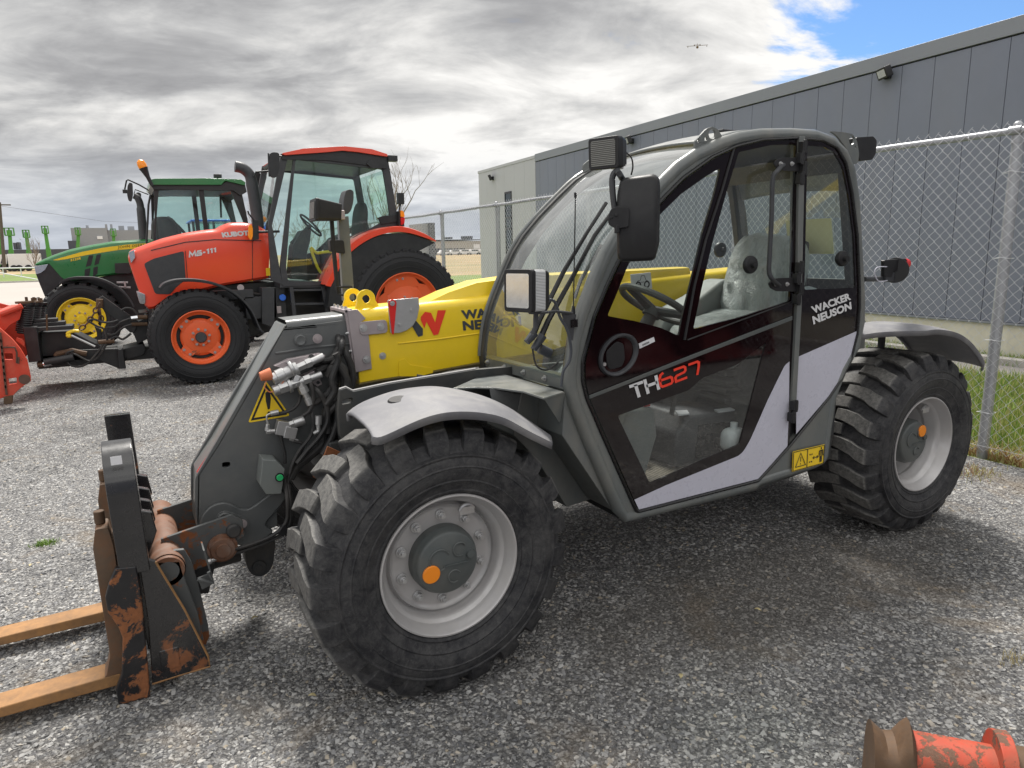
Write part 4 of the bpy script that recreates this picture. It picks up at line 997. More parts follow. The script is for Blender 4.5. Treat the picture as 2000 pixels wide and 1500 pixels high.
mb.tube(hp([(602, 790, YH-.05), (610, 812), (612, 835), (604, 856), (585, 880), (572, 905), (566, 925)], YH-.09), .0075, 8)
mb.tube(hp([(589, 762, YH-.05), (584, 785), (577, 795), (566, 802), (545, 808, YH-.04)], YH-.06), .0075, 8)
mb.tube(hp([(574, 862), (592, 868), (586, 885), (570, 915), (563, 945), (572, 985), (568, 1020), (560, 1035)], YH-.07), .0075, 8)
mb.tube(hp([(547, 848), (552, 868), (556, 885), (557, 905)], YH-.05), .0075, 8)
mb.tube(hp([(560, 935, YH-.05), (566, 975), (567, 1015), (556, 1038), (530, 1055), (480, 1074), (440, 1085)], YH-.11), .0085, 8)
mb.tube(hp([(556, 935, YH-.05), (561, 975), (561, 1012), (548, 1034), (520, 1052), (475, 1068), (436, 1078)], YH-.12), .0085, 8)
emit('thin_hose', mb, M['hose'], hy)
mb = MB(); mb.box(at(553, 1035, y=YH-.115), (.03, .03, .045), (0, Rd(40), 0)); mb.tube(ats([(548, 1026), (560, 1046)], y=YH-.12), .003, 6); emit('hose_clamp', mb, M['black_plastic'], hy, bevel=.002)
# couplings
def fitting(mb, a, b, segs, yk):
    A, B = at(*a, y=yk), at(*b, y=yk)
    for t0, t1, r_, n_ in segs: mb.cyl(lerp(A, B, t0), lerp(A, B, t1), r_, n=n_)
mb = MB(); yf = YH-.075
fitting(mb, (532, 741), (636, 694), [(0, .10, .026, 20), (.08, .22, .031, 24), (.22, .40, .027, 20), (.40, .46, .031, 24), (.46, .62, .019, 6), (.62, .72, .022, 6), (.72, .96, .0165, 16)], yf)
fitting(mb, (534, 764), (628, 731), [(0, .12, .023, 20), (.12, .30, .026, 6), (.30, .36, .031, 24), (.36, .52, .021, 6), (.52, .62, .018, 16), (.62, .76, .021, 6), (.76, 1.0, .0155, 16)], yf-.01)
fitting(mb, (584, 744), (606, 790), [(0, .25, .019, 6), (.25, .5, .022, 6), (.5, .72, .013, 16), (.72, 1.0, .0155, 16)], yf-.01)
fitting(mb, (575, 752), (583, 733), [(0, 1.0, .020, 6)], yf-.01)
mb.lathe([(.034, 0), (.037, .003), (.037, .012), (.034, .016)], at(566, 722, y=yf), at(636, 694, y=yf)-at(532, 741, y=yf), 24)
emit('coupling', mb, M['zinc'], hy, bevel=.0015)
mb = MB().cyl(at(508, 736, y=yf), at(530, 730, y=yf), .019, .027, 20); mb.tube(hp([(520, 745), (517, 757), (530, 766), (548, 752), (556, 742)], yf-.02), .0025, 6)
emit('dust_cap', mb, M['orange_rubber'], hy, bevel=.002)
mb = MB(); mb.prism(ats([(533, 713), (560, 700), (622, 688), (632, 692), (628, 702), (560, 720)], y=YH-.03), (0, -.035, 0)); mb.prism(ats([(575, 738), (616, 718), (619, 728), (600, 740), (590, 745)], y=YH-.02), (0, -.04, 0))
mb.prism(ats([(598, 740), (622, 733), (629, 750), (620, 755)], y=YH-.02), (0, -.006, 0), holes=[circ(at(621, 747, y=YH-.02), .008, 12)])
emit('valve_mount', mb, M['zinc_plate'], hy, bevel=.002)
mb = MB(); mb.box(at(556, 836, y=YH-.04), (.075, .05, .06), (0, Rd(18), 0)); mb.box(at(566, 844, y=YH-.05), (.05, .045, .05), (0, Rd(18), 0))
fitting(mb, (565, 830), (594, 820), [(0, .3, .017, 6), (.3, 1, .021, 18)], YH-.06); fitting(mb, (537, 842), (520, 843), [(0, .5, .010, 6), (.5, 1, .012, 6)], YH-.05); fitting(mb, (521, 842), (523, 828), [(0, .5, .010, 6), (.5, 1, .008, 12)], YH-.05)
fitting(mb, (566, 856), (582, 862), [(0, .5, .010, 6), (.5, 1, .009, 12)], YH-.05)
fitting(mb, (622, 812), (621, 834), [(0, .75, .016, 16), (.75, 1, .012, 6)], YH-.09); mb.tube(hp([(621, 834), (621, 841), (612, 846)], YH-.09), .010, 8)
mb.tube(hp([(523, 828), (521, 818), (522, 811), (530, 807)], YH-.05), .0045, 8); fitting(mb, (528, 808), (544, 804), [(0, 1, .011, 16)], YH-.045)
fitting(mb, (406, 1098), (424, 1090), [(0, .4, .012, 6), (.4, 1, .009, 10)], YH-.12)
emit('valve_block', mb, M['zinc'], hy, bevel=.002)
mb = MB(); fitting(mb, (424, 1090), (444, 1081), [(0, 1, .0125, 14)], YH-.115); fitting(mb, (414, 1088), (438, 1077), [(0, 1, .0115, 14)], YH-.10); emit('brass_ferrule', mb, M['rusty_fork'], hy)
# warning triangle
tri = part('warning_triangle', th); yk = YH-.0015
c3 = ats([(519, 743), (567, 812), (484, 826)], y=yk)
emit('triangle_face', MB().add(rounded(c3, .014, 4), [tuple(range(15))]), M['sticker_yellow'], tri, smooth=0)
ctr3 = (c3[0]+c3[1]+c3[2])/3; t2 = [lerp(ctr3, p, .86)+V(0, -.001, 0) for p in c3]; t3 = [lerp(ctr3, p, .70)+V(0, -.001, 0) for p in c3]
mb = MB().add(t2+t3, [(0, 1, 4, 3), (1, 2, 5, 4), (2, 0, 3, 5)])
ex = rounded(ats([(518, 766), (527, 764), (529, 780), (527, 799), (523, 800), (519, 782)], y=yk-.001), .006, 3); mb.add(ex, [tuple(range(len(ex)))])
ex = circ(at(526, 807, y=yk-.001), .008, 16); mb.add(ex, [tuple(range(16))]); emit('triangle_print', mb, M['decal_black'], tri, smooth=0)
# switch box with green button
sb = part('switch_box', th); yk = YH-.0
bx = ats([(505, 886), (503, 948), (521, 952), (526, 940), (552, 953), (558, 925), (530, 905)], y=yk)
mb = MB().prism([at(505, 886, y=yk), at(500, 935, y=yk), at(512, 953, y=yk), at(541, 952, y=yk), at(548, 905, y=yk), at(531, 888, y=yk)], (0, -.10, 0)); emit('box_housing', mb, M['box_grey'], sb, bevel=.004)
c_ = at(546, 932, y=yk-.105); emit('green_button', MB().cyl(c_, c_+V(0, -.012, 0), .014, n=20), M['green_button'], sb, bevel=.002)
mb = MB().lathe([(.014, -.004), (.019, -.004), (.019, 0)], c_, (0, 1, 0), 20); emit('button_ring', mb, M['black_plastic'], sb)
# chassis hoses below the boom
mb = MB()
mb.tube(hp([(800, 744), (850, 738), (880, 730), (935, 722)], .74), .014, 8); mb.tube(hp([(830, 744), (815, 735), (850, 742), (860, 745), (935, 735)], .72), .009, 8); mb.tube(hp([(840, 756), (870, 745), (905, 740), (940, 738)], .66), .008, 8)
emit('boom_hose', mb, M['hose'], th)
# ---- tool carrier and forks ---------------------------------------------
ca = part('fork_carriage', th)
def cs(l, yk): return [at(a/2.42, 780+b/2.42, y=yk) for a, b in l]
for y0_, s_ in ((.575, 1), (1.385, -1)):
    prf = [(0, .50), (0, .80), (.006, .845), (.022, .887), (.050, .925), (.088, .953), (.135, .968), (.17, .970), (.17, .50)]
    mb = MB().prism([V(-1.055-.02*(z-.5), y0_+s_*y, z) for y, z in prf], (.098, 0, 0)); emit('guard_horn', mb, M['rusty_black'], ca, bevel=.004)
    mb = MB(); q_ = [V(-1.035, y0_+s_*.006, .945), V(-1.0, y0_+s_*.006, .945), V(-1.0, y0_+s_*.002, .915), V(-1.035, y0_+s_*.002, .915)]
    emit('small_label', MB().prism([p+V(0, -s_*.006, .004) for p in q_], (0, -s_*.001, 0)), M['sticker_white'], ca)
mb = MB().prism(cs([(545, 800), (512, 880), (497, 940), (510, 1010), (560, 1080), (580, 1130), (575, 1300), (548, 1375), (560, 1448), (712, 1408), (690, 1150), (665, 900), (645, 790)], .57), (0, .03, 0))
emit('side_guard', mb, M['scraped_black'], ca, bevel=.006)
tri_ = [(655, 762), (690, 752), (735, 768), (775, 835), (870, 990), (982, 1215), (992, 1262), (720, 1345), (700, 1050)]
mb = MB().prism(cs(tri_, .592), (0, .022, 0)); mb.prism([p+V(0, .74, 0) for p in cs(tri_, .592)], (0, .022, 0)); emit('side_plate', mb, M['rusty_black'], ca, bevel=.004)
emit('plate_edge', MB().tube([p+V(0, .0, 0) for p in cs([(735, 768), (775, 835), (870, 990), (984, 1215), (992, 1262), (860, 1300), (720, 1345)], .595)], .0045, 6), M['rusty_fork'], ca)
br = [(815, 715), (870, 710), (905, 770), (940, 880), (985, 1070), (990, 1120), (972, 1165), (955, 1140), (900, 1000), (845, 770)]
mb = MB().prism(cs(br, .70), (0, .02, 0)); mb.prism(cs([(740, 770), (850, 765), (880, 870), (935, 1010), (968, 1160), (950, 1170), (860, 1000)], .64), (0, .02, 0)); emit('bracket_plate', mb, M['rusty_grey'], ca, bevel=.003)
mb = MB().tube(cs([(935, 850), (1010, 868), (985, 815)], .62), .008, 6); mb.prism(cs([(935, 848), (1000, 820), (1014, 868), (955, 900)], .64), (0, .012, 0)); mb.prism(cs([(960, 715), (968, 715), (1000, 820), (992, 824)], .64), (0, .10, 0)); emit('step_bracket', mb, M['rusty_grey'], ca, bevel=.002)
tb = at(328, 1117, y=.64)
mb = MB().lathe([(.040, .0), (.058, .0), (.060, .006), (.060, .72), (.04, .72)], tb, (0, 1, 0), 28); mb.lathe([(.064, .02), (.064, .10)], tb, (0, 1, 0), 28); emit('cross_tube', mb, M['rusty_tube'], ca, smooth=50)
emit('tube_bore', MB().lathe([(.0405, .001), (.040, .12), (0, .12)], tb, (0, 1, 0), 24), M['decal_black'], ca)
for yy_ in (.80, 1.16):
    p0, p1 = V(tb.x+.0, yy_, tb.z+.09), V(-.66, yy_, .50)
    mb = MB().prism([V(tb.x-.01, yy_, tb.z+.075), V(tb.x+.05, yy_, tb.z+.085), V(-.64, yy_, .575), V(-.60, yy_, .54), V(-.60, yy_, .47), V(-.66, yy_, .44), V(tb.x+.14, yy_, tb.z-.08), V(tb.x, yy_, tb.z-.10)], (0, .018, 0))
    emit('carriage_arm', mb, M['rusty_grey'], ca, bevel=.003)
mb = MB()
for yy_, s_ in ((.80, -1),): 
    c_ = at(434, 1069, y=.80); mb.lathe([(.0, .0), (.028, .0), (.029, .010), (.046, .012), (.048, .018), (.048, .03), (.060, .034), (.060, .06)], c_+V(0, -.045, 0), (0, 1, 0), 32)
emit('pivot_boss', mb, M['rusty_tube'], ca)
mb = MB(); mb.tube([V(-.64, .78, .505), V(-.64, 1.20, .505)], .03, 16); mb.tube([V(-.60, 1.02, .30), V(-.78, 1.02, .30), V(-.86, 1.02, .34)], [.03, .045, .03], 14); mb.tube([V(-.55, .98, .34), V(-.75, .98, .34)], .018, 10); mb.box((-.80, 1.0, .28), (.14, .16, .14), (0, .3, 0))
emit('tilt_knuckle', mb, M['dark_housing'], ca, bevel=.01)
mb = MB(); mb.prism([V(-1.0, .66, .14), V(-.97, .66, .16), V(-.98, .66, .50), V(-1.0, .66, .56), V(-1.03, .66, .52)], (0, .72, 0)); mb.box((-1.0, .99, .62), (.04, .80, .10)); mb.box((-.93, .99, .12), (.07, .80, .09))
emit('carriage_back', mb, M['rusty_black'], ca, bevel=.006)
mb = MB()
for yy_ in (.70, .84, 1.0, 1.2): mb.prism([V(-1.02, yy_, .56), V(-.98, yy_, .70), V(-.93, yy_, .68), V(-.92, yy_, .60), V(-.96, yy_, .50)], (0, .03, 0))
emit('hook', mb, M['rusty_black'], ca, bevel=.005)
for y0_ in (.645, 1.215):
    fk = part('pallet_fork', th)
    p_ = [V(-1.075, y0_, .67), V(-1.115, y0_, .67), V(-1.130, y0_, .60), V(-1.125, y0_, .17), V(-1.15, y0_, .085), V(-2.25, y0_, .066), V(-2.30, y0_, .05), V(-2.25, y0_, .044), V(-1.12, y0_, .040), V(-1.075, y0_, .062), V(-1.06, y0_, .11), V(-1.065, y0_, .60)]
    pt_ = [V(-1.155, y0_, .088)]+p_[5:9]+[V(-1.09, y0_, .052), V(-1.10, y0_, .088)]
    ps_ = p_[:4]+[V(-1.145, y0_, .095), V(-1.155, y0_+0, .088), V(-1.10, y0_, .088), V(-1.09, y0_, .052), V(-1.075, y0_, .062)]+p_[10:]
    mb = MB().prism(pt_, (0, .108, 0)); emit('fork_tine', mb, M['rusty_fork'], fk, bevel=.006, seg=3)
    mb = MB().prism(rounded(ps_, .006, 2), (0, .108, 0)); emit('fork_shank', mb, M['rusty_shank'], fk, bevel=.006, seg=3)
    mb = MB(); mb.box((-1.08, y0_+.062, .59), (.05, .11, .07)); mb.box((-1.08, y0_+.062, .15), (.05, .11, .07)); mb.cyl((-1.10, y0_+.062, .67), (-1.10, y0_+.062, .72), .018); emit('fork_hook', mb, M['rusty_iron'], fk, bevel=.005)
# ---- mirror, lamps, wipers, aerial --------------------------------------
mr = part('mirror', th); P0 = (.70, -.20, 1.73); NV = np.array([-.62, -.78, 0.0]); NV = NV/np.linalg.norm(NV)
o_ = rounded([atp(a, b, P0, NV) for a, b in ((1212, 348), (1276, 339), (1287, 345), (1289.5, 362), (1288, 475), (1280, 505), (1274, 509), (1214, 512), (1206, 504), (1204, 446), (1205, 380))], .012, 3)
n_ = Vector(NV); cen = sum(o_, V(0, 0, 0))/len(o_)
mb = MB(); L1 = o_; L0 = [cen+(p-cen)*.90+n_*.030 for p in o_]; L_ = [cen+(p-cen)*.97+n_*.018 for p in o_]; L2 = [cen+(p-cen)*.98-n_*.035 for p in o_]; k = len(o_)
mb.grid([L0, L_, L1, L2], closed=True); mb.add(L0, [tuple(range(k))]); mb.add(L2, [tuple(range(k))])
emit('mirror_shell', mb, M['black_plastic'], mr, smooth=60)
mb = MB().prism(rounded([atp(a, b, P0, NV)+n_*.028 for a, b in ((1193, 410), (1205, 404), (1229, 406), (1229, 444), (1205, 448), (1189, 440), (1188, 425))], .008, 2), tuple(n_*.02)); mb.tube([atp(1206, 440, P0, NV)+n_*.04, atp(1206, 456, P0, NV)+n_*.04], .011, 10)
mb.cyl(atp(1194, 426, P0, NV)+n_*.046, atp(1194, 426, P0, NV)+n_*.052, .006); mb.cyl(atp(1204, 421, P0, NV)+n_*.046, atp(1204, 421, P0, NV)+n_*.052, .006)
emit('mirror_clamp', mb, M['black_plastic'], mr, bevel=.004)
mb = MB().tube(smooth_path([atp(1201, 412, P0, NV), atp(1197, 380, P0, NV), atp(1196, 348, P0, NV), atp(1204, 335, P0, NV), atp(1213, 345, P0, NV), at(1232, 380, y=YC)], 5), .011, 10)
mb.tube([atp(1206, 335, P0, NV), atp(1206, 322, P0, NV)], .008, 8); emit('mirror_arm', mb, M['charcoal_metal'], mr)
def work_lamp(nm, cpx, yk, fwd, w, h, d, lens_mat, par, side_lens=False):
    lp = part(nm, par); c = at(*cpx, y=yk); mb = MB()
    f = Vector(fwd).normalized()
    if side_lens:
        frame_box(mb, c, f, w, h, .022, rnd=.015); frame_box(mb, c-f*.075, f, w*.98, h, .028, rnd=.015, taper=.9)
        emit('lamp_housing', mb, M['black_plastic'], lp, bevel=.003)
        mb = MB(); frame_box(mb, c-f*.022, f, w*.97, h*.97, .053, rnd=.012); emit('side_lens', mb, M['lens_rib'], lp)
    else:
        frame_box(mb, c, f, w, h, .03, rnd=.012); frame_box(mb, c-f*.03, f, w, h, d-.03, rnd=.012, taper=.82); emit('lamp_housing', mb, M['black_plastic'], lp, bevel=.004)
    mb = MB(); frame_box(mb, c+f*.002, f, w*.80, h*.80, .004, rnd=.008); emit('front_lens', mb, M[lens_mat], lp)
    return lp, c, f
lp, c, f = work_lamp('work_light', (1178, 299), -.10, (-.93, -.36, -.05), .125, .108, .075, 'lens_dull', th)
mb = MB(); mb.box(at(1206, 322, y=-.08), (.035, .03, .03)); mb.cyl(at(1206, 330, y=-.08), at(1206, 324, y=-.08), .02); emit('lamp_foot', mb, M['silver_rim'], lp, bevel=.002)
mb = MB().tube(smooth_path([at(1222, 297, y=-.06), at(1233, 308, y=-.05), at(1236, 325, y=-.03), at(1233, 341, y=0)], 5), .003, 6); emit('lamp_cable', mb, M['hose'], lp)
lp, c, f = work_lamp('headlight', (1011, 568), -.02, (-.95, -.30, .02), .135, .150, .10, 'lamp_reflector', th, True)
mb = MB().tube(ats([(1047, 604), (1046, 640), (1040, 652)], y=.0), .010, 8); mb.cyl(at(1045, 606, y=.0), at(1045, 613, y=.0), .024); mb.tube([at(1046, 612, y=.02), at(1085, 608, y=.05), at(1120, 612, y=YC)], .006, 6)
mb.prism(ats([(1097, 612), (1126, 614), (1119, 665), (1114, 664)], y=YC-.01), (0, .006, 0)); emit('lamp_bracket', mb, M['charcoal_metal'], lp, bevel=.001)
mb = MB().tube(hp([(1072, 585), (1082, 588), (1088, 600), (1094, 620), (1108, 645), (1115, 680), (1112, 705), (1100, 725), (1096, 755)], .07), .006, 8); emit('lamp_wire', mb, M['decal_grey'], lp)
# far side lamp, mirror and their post
yp = 1.72
fp_ = part('mirror_post', th)
a, b = at(654, 421, y=yp), at(690, 592, y=yp)
mb = MB().prism([at(661, 424, y=yp), at(681, 422, y=yp), at(693, 585, y=yp), at(671, 588, y=yp)], (0, .04, 0)); emit('post', mb, M['grey_paint'], fp_, bevel=.003)
mb = MB().tube(ats([(648, 432), (652, 490), (659, 566), (662, 572)], y=yp-.02), .012, 8); mb.tube(ats([(688, 560), (657, 561), (660, 574), (672, 577)], y=yp-.03), .006, 6); emit('guard_rod', mb, M['black_plastic'], fp_)
mb = MB(); frame_box(mb, at(610, 410, y=yp-.1), (-.98, .05, .1), .17, .115, .02, rnd=.01); frame_box(mb, at(614, 410, y=yp-.1), (-.98, .05, .1), .165, .112, .13, rnd=.012, taper=.75); mb.prism(rounded(ats([(648, 398), (665, 396), (668, 406), (665, 415), (648, 414)], y=yp-.05), .01, 2), (0, .06, 0)); mb.prism(rounded(ats([(644, 468), (672, 469), (675, 496), (646, 491)], y=yp-.03), .01, 2), (0, .05, 0)); emit('far_lamp', mb, M['black_plastic'], fp_, bevel=.004)
mb = MB(); frame_box(mb, at(608.5, 411, y=yp-.105), (-.98, .05, .1), .13, .085, .004); emit('far_lens', mb, M['lens_dull'], fp_)
mb = MB().prism(rounded(ats([(676, 372), (684, 369), (691, 373), (691, 392), (686, 412), (677, 420), (671, 410), (671, 390)], y=yp), .02, 3), (0, .10, 0)); emit('far_mirror', mb, M['charcoal_metal'], fp_, bevel=.01, seg=3)
mb = MB(); mb.box(at(656, 420, y=yp-.02), (.09, .05, .05)); emit('mount', mb, M['zinc_plate'], fp_, bevel=.004)
wi = part('wiper', th); xo = -.03
def wsc(px, py): return at(px, py, y=YC+.14)+V(-.01, -.0, 0)
mb = MB()
mb.tube([wsc(*q) for q in ((1042, 662), (1058, 625), (1105, 530), (1150, 455), (1188, 396))], [.013, .011, .010, .008, .008], 8)
mb.tube([wsc(*q) for q in ((1054, 672), (1075, 625), (1120, 545), (1165, 460), (1196, 418))], [.014, .012, .010, .009, .008], 8)
mb.tube([wsc(*q) for q in ((1126, 582), (1138, 548), (1160, 510), (1178, 478))], .008, 6)
mb.tube([at(*q, y=YC+.12) for q in ((1300, 334), (1330, 308), (1362, 287))], .010, 6); mb.tube([at(*q, y=YC+.10) for q in ((1296, 345), (1330, 318), (1362, 296))], .006, 6)
emit('wiper_arm', mb, M['black_trim'], wi)
mb = MB(); mb.tube([wsc(1033, 668), wsc(1048, 650)], [.014, .018], 10); mb.tube([wsc(1046, 682), wsc(1064, 655)], [.014, .019], 10); mb.cyl(wsc(1058, 680), wsc(1078, 690), .02); emit('wiper_boot', mb, M['decal_grey'], wi)
mb = MB().tube(hp([(1040, 680), (1048, 714), (1070, 722), (1096, 700), (1110, 670)], YC+.10), .004, 6); emit('washer_tube', mb, M['hose'], wi)
ae = part('aerial', th)
mb = MB().tube(ats([(1124, 384), (1120, 600)], y=YC-.0), .0026, 6); mb.cyl(at(1124, 376, y=YC), at(1124, 386, y=YC), .006, n=10); mb.tube(ats([(1120, 598), (1119, 624)], y=YC), [.006, .011], 10); mb.box(at(1118, 631, y=YC), (.03, .03, .03))
emit('rod', mb, M['black_trim'], ae)
# ================================================================== SETTING
def sheet(name, pts, z, mat, kind='structure', h=0.0):
    mb = MB()
    if h: mb.prism([V(x, y, z) for x, y in pts], (0, 0, h))
    else: mb.add([V(x, y, z) for x, y in pts], [tuple(range(len(pts)))])
    o = emit(name, mb, mat, smooth=0); tag(o, kind=kind); return o
def ground_mat(name, cols, scale, rough=.95, bump=.4, patch=None, patch_amt=.3):
    m, N, out = new_mat(name); oc = N.n('ShaderNodeTexCoord').outputs['Object']
    a = N.noise(oc, scale, 8, .7); b = N.noise(oc, scale*.08, 5, .6)
    col = N.ramp(N.math('ADD', N.math('MULTIPLY', a, .6), N.math('MULTIPLY', b, .4)), [(.34+.32*i/(len(cols)-1), c) for i, c in enumerate(cols)])
    if patch: col = N.mix(N.n('ShaderNodeMapRange', i={0: N.noise(oc, scale*.03, 4, .6), 1: .45, 2: .65, 3: 0.0, 4: patch_amt}).outputs[0], col, patch)
    bp = N.n('ShaderNodeBump', i={'Strength': bump, 'Distance': .03}); N.L.new(a, bp.inputs['Height'])
    p = N.n('ShaderNodeBsdfPrincipled', i={'Base Color': col, 'Roughness': rough}); N.L.new(bp.outputs[0], p.inputs['Normal']); N.L.new(p.outputs[0], out.inputs[0]); return m
ground_mat('field_tan', [(.16, .11, .06), (.34, .24, .13), (.45, .33, .19)], 1.5, patch=(.10, .14, .04), patch_amt=.5)
ground_mat('turf', [(.06, .11, .02), (.13, .20, .04), (.24, .24, .08)], 9, patch=(.20, .16, .07))
ground_mat('dead_weed', [(.10, .06, .03), (.22, .13, .06), (.16, .15, .05)], 25)
def gravel_base():
    m, N, out = new_mat('gravel_base'); oc = N.n('ShaderNodeTexCoord').outputs['Object']
    wv = N.n('ShaderNodeVectorMath', operation='ADD'); N.L.new(oc, wv.inputs[0])
    nz = N.n('ShaderNodeVectorMath', operation='SCALE'); N.L.new(N.noise(oc, 60, 3, .6, out=1), nz.inputs[0]); nz.inputs['Scale'].default_value = .012; N.L.new(nz.outputs[0], wv.inputs[1])
    v1 = N.n('ShaderNodeTexVoronoi', i={'Scale': 62.0}); N.L.new(wv.outputs[0], v1.inputs['Vector'])
    v2 = N.n('ShaderNodeTexVoronoi', i={'Scale': 135.0}); N.L.new(wv.outputs[0], v2.inputs['Vector'])
    s1 = N.n('ShaderNodeSeparateColor', i={0: v1.outputs['Color']}); s2 = N.n('ShaderNodeSeparateColor', i={0: v2.outputs['Color']})
    c1 = N.ramp(s1.outputs[0], [(0, (.08, .08, .085)), (.4, (.17, .168, .168)), (.75, (.31, .305, .295)), (1, (.50, .49, .47))])
    c2 = N.ramp(s2.outputs[0], [(0, (.07, .07, .072)), (.5, (.17, .165, .16)), (1, (.38, .37, .35))])
    col = N.mix(N.math('LESS_THAN', s2.outputs[1], .45), c1, c2)
    col = N.mix(N.n('ShaderNodeMapRange', i={0: v1.outputs['Distance'], 1: .35, 2: .62, 3: 0.0, 4: .55}).outputs[0], col, (.045, .044, .045))
    big = N.noise(oc, .55, 5, .6, .6); med = N.noise(oc, 2.4, 6, .65, .5)
    damp = N.n('ShaderNodeMapRange', i={0: N.math('ADD', N.math('MULTIPLY', big, .6), N.math('MULTIPLY', med, .4)), 1: .47, 2: .62, 3: 1.14, 4: .70}).outputs[0]
    sc_ = N.n('ShaderNodeVectorMath', operation='SCALE'); N.L.new(col, sc_.inputs[0]); N.L.new(damp, sc_.inputs['Scale'])
    br = N.n('ShaderNodeMapRange', i={0: N.noise(oc, 1.3, 6, .7, .8), 1: .57, 2: .70, 3: 0.0, 4: .6}).outputs[0]
    col = N.mix(br, sc_.outputs[0], (.21, .165, .115))
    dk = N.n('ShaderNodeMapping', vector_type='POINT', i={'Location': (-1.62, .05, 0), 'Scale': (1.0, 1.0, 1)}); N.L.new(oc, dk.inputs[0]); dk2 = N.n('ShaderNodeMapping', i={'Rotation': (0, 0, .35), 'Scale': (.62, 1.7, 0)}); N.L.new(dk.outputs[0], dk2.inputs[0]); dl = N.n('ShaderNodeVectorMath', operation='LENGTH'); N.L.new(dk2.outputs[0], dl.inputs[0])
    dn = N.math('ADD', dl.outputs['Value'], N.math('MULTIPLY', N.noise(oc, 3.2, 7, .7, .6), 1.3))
    soil_shade = N.n('ShaderNodeMapRange', interpolation_type='SMOOTHSTEP', i={0: dn, 1: 1.05, 2: 1.7, 3: .62, 4: 0.0}).outputs[0]
    col = N.mix(soil_shade, col, (.055, .048, .040))  # dark patch beside the machine: dark soil and its shade in one colour
    hgt = N.math('SUBTRACT', N.math('MULTIPLY', s1.outputs[1], .8), v1.outputs['Distance'])
    bp = N.n('ShaderNodeBump', i={'Strength': .9, 'Distance': .012}); N.L.new(hgt, bp.inputs['Height'])
    b2 = N.n('ShaderNodeBump', i={'Strength': .6, 'Distance': .006}); N.L.new(v2.outputs['Distance'], b2.inputs['Height']); N.L.new(bp.outputs[0], b2.inputs['Normal'])
    p = N.n('ShaderNodeBsdfPrincipled', i={'Base Color': col, 'Roughness': .85}); N.L.new(b2.outputs[0], p.inputs['Normal']); N.L.new(p.outputs[0], out.inputs[0])
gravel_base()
def stone_mat():
    m, N, out = new_mat('stone'); oi = N.n('ShaderNodeObjectInfo'); oc = N.n('ShaderNodeTexCoord').outputs['Object']; ge = N.n('ShaderNodeNewGeometry').outputs['Position']
    c = N.ramp(oi.outputs['Random'], [(0, (.085, .086, .092)), (.25, (.17, .17, .175)), (.55, (.28, .278, .272)), (.85, (.38, .375, .365)), (.93, (.33, .28, .21)), (1, (.47, .465, .45))])
    n_ = N.noise(oc, 60, 5, .7); f = N.n('ShaderNodeMapRange', i={0: n_, 1: .3, 2: .7, 3: .75, 4: 1.2}).outputs[0]
    big = N.noise(ge, .55, 5, .6, .6); med = N.noise(ge, 2.4, 6, .65, .5)
    damp = N.n('ShaderNodeMapRange', i={0: N.math('ADD', N.math('MULTIPLY', big, .6), N.math('MULTIPLY', med, .4)), 1: .47, 2: .62, 3: 1.14, 4: .72}).outputs[0]
    sc_ = N.n('ShaderNodeVectorMath', operation='SCALE'); N.L.new(c, sc_.inputs[0]); N.L.new(N.math('MULTIPLY', f, damp), sc_.inputs['Scale'])
    br = N.n('ShaderNodeMapRange', i={0: N.noise(ge, 1.3, 6, .7, .8), 1: .57, 2: .70, 3: 0.0, 4: .55}).outputs[0]
    col = N.mix(br, sc_.outputs[0], (.24, .185, .125))
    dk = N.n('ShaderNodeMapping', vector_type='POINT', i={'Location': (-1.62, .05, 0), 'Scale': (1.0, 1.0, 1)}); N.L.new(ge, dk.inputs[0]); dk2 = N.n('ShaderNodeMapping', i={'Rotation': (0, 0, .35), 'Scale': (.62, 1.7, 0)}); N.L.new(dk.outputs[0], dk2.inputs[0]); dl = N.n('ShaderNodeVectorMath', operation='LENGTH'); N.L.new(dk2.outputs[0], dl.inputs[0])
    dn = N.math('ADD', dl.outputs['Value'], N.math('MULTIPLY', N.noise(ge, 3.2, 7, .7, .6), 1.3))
    soil_shade = N.n('ShaderNodeMapRange', interpolation_type='SMOOTHSTEP', i={0: dn, 1: 1.05, 2: 1.7, 3: .62, 4: 0.0}).outputs[0]
    col = N.mix(soil_shade, col, (.075, .064, .052))  # same patch on the stones, soil and machine shade mixed into their colour
    p = N.n('ShaderNodeBsdfPrincipled', i={'Base Color': col, 'Roughness': .8}); N.L.new(p.outputs[0], out.inputs[0])
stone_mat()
sheet('ground', [(-900, -300), (1200, -300), (1200, 1500), (-900, 1500)], -.016, M['field_tan'])
sheet('turf', [(-60, 60), (4, 60), (4, 96), (-80, 96)], -.012, M['turf'])
sheet('verge', [(4.60, -1.2), (60, -1.2), (60, 41), (4.60, 41)], -.010, M['turf'])
sheet('parking_lot', [(-60, 25.5), (4.4, 25.5), (4.4, 60), (-70, 60)], -.008, M['road_pale'])
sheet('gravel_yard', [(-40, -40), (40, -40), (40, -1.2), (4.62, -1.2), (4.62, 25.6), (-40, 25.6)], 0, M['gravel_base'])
wa = Rd(86.5); WU = V(cos(wa), sin(wa), 0); WN = V(-sin(wa), cos(wa), 0); W0 = V(9.861, 2.799, 0)     # wall line and its outward normal
def wp_(s, o, z): return W0+WU*s+WN*o+V(0, 0, z)
def strip(name, o0, o1, z, mat, s0=-30, s1=22, h=0):
    mb = MB(); q = [wp_(s0, o0, z), wp_(s1, o0, z), wp_(s1, o1, z), wp_(s0, o1, z)]
    mb.prism(q, (0, 0, h)) if h else mb.add(q, [(0, 1, 2, 3)])
    return tag(emit(name, mb, mat, smooth=0, bevel=.01 if h else 0), kind='structure')
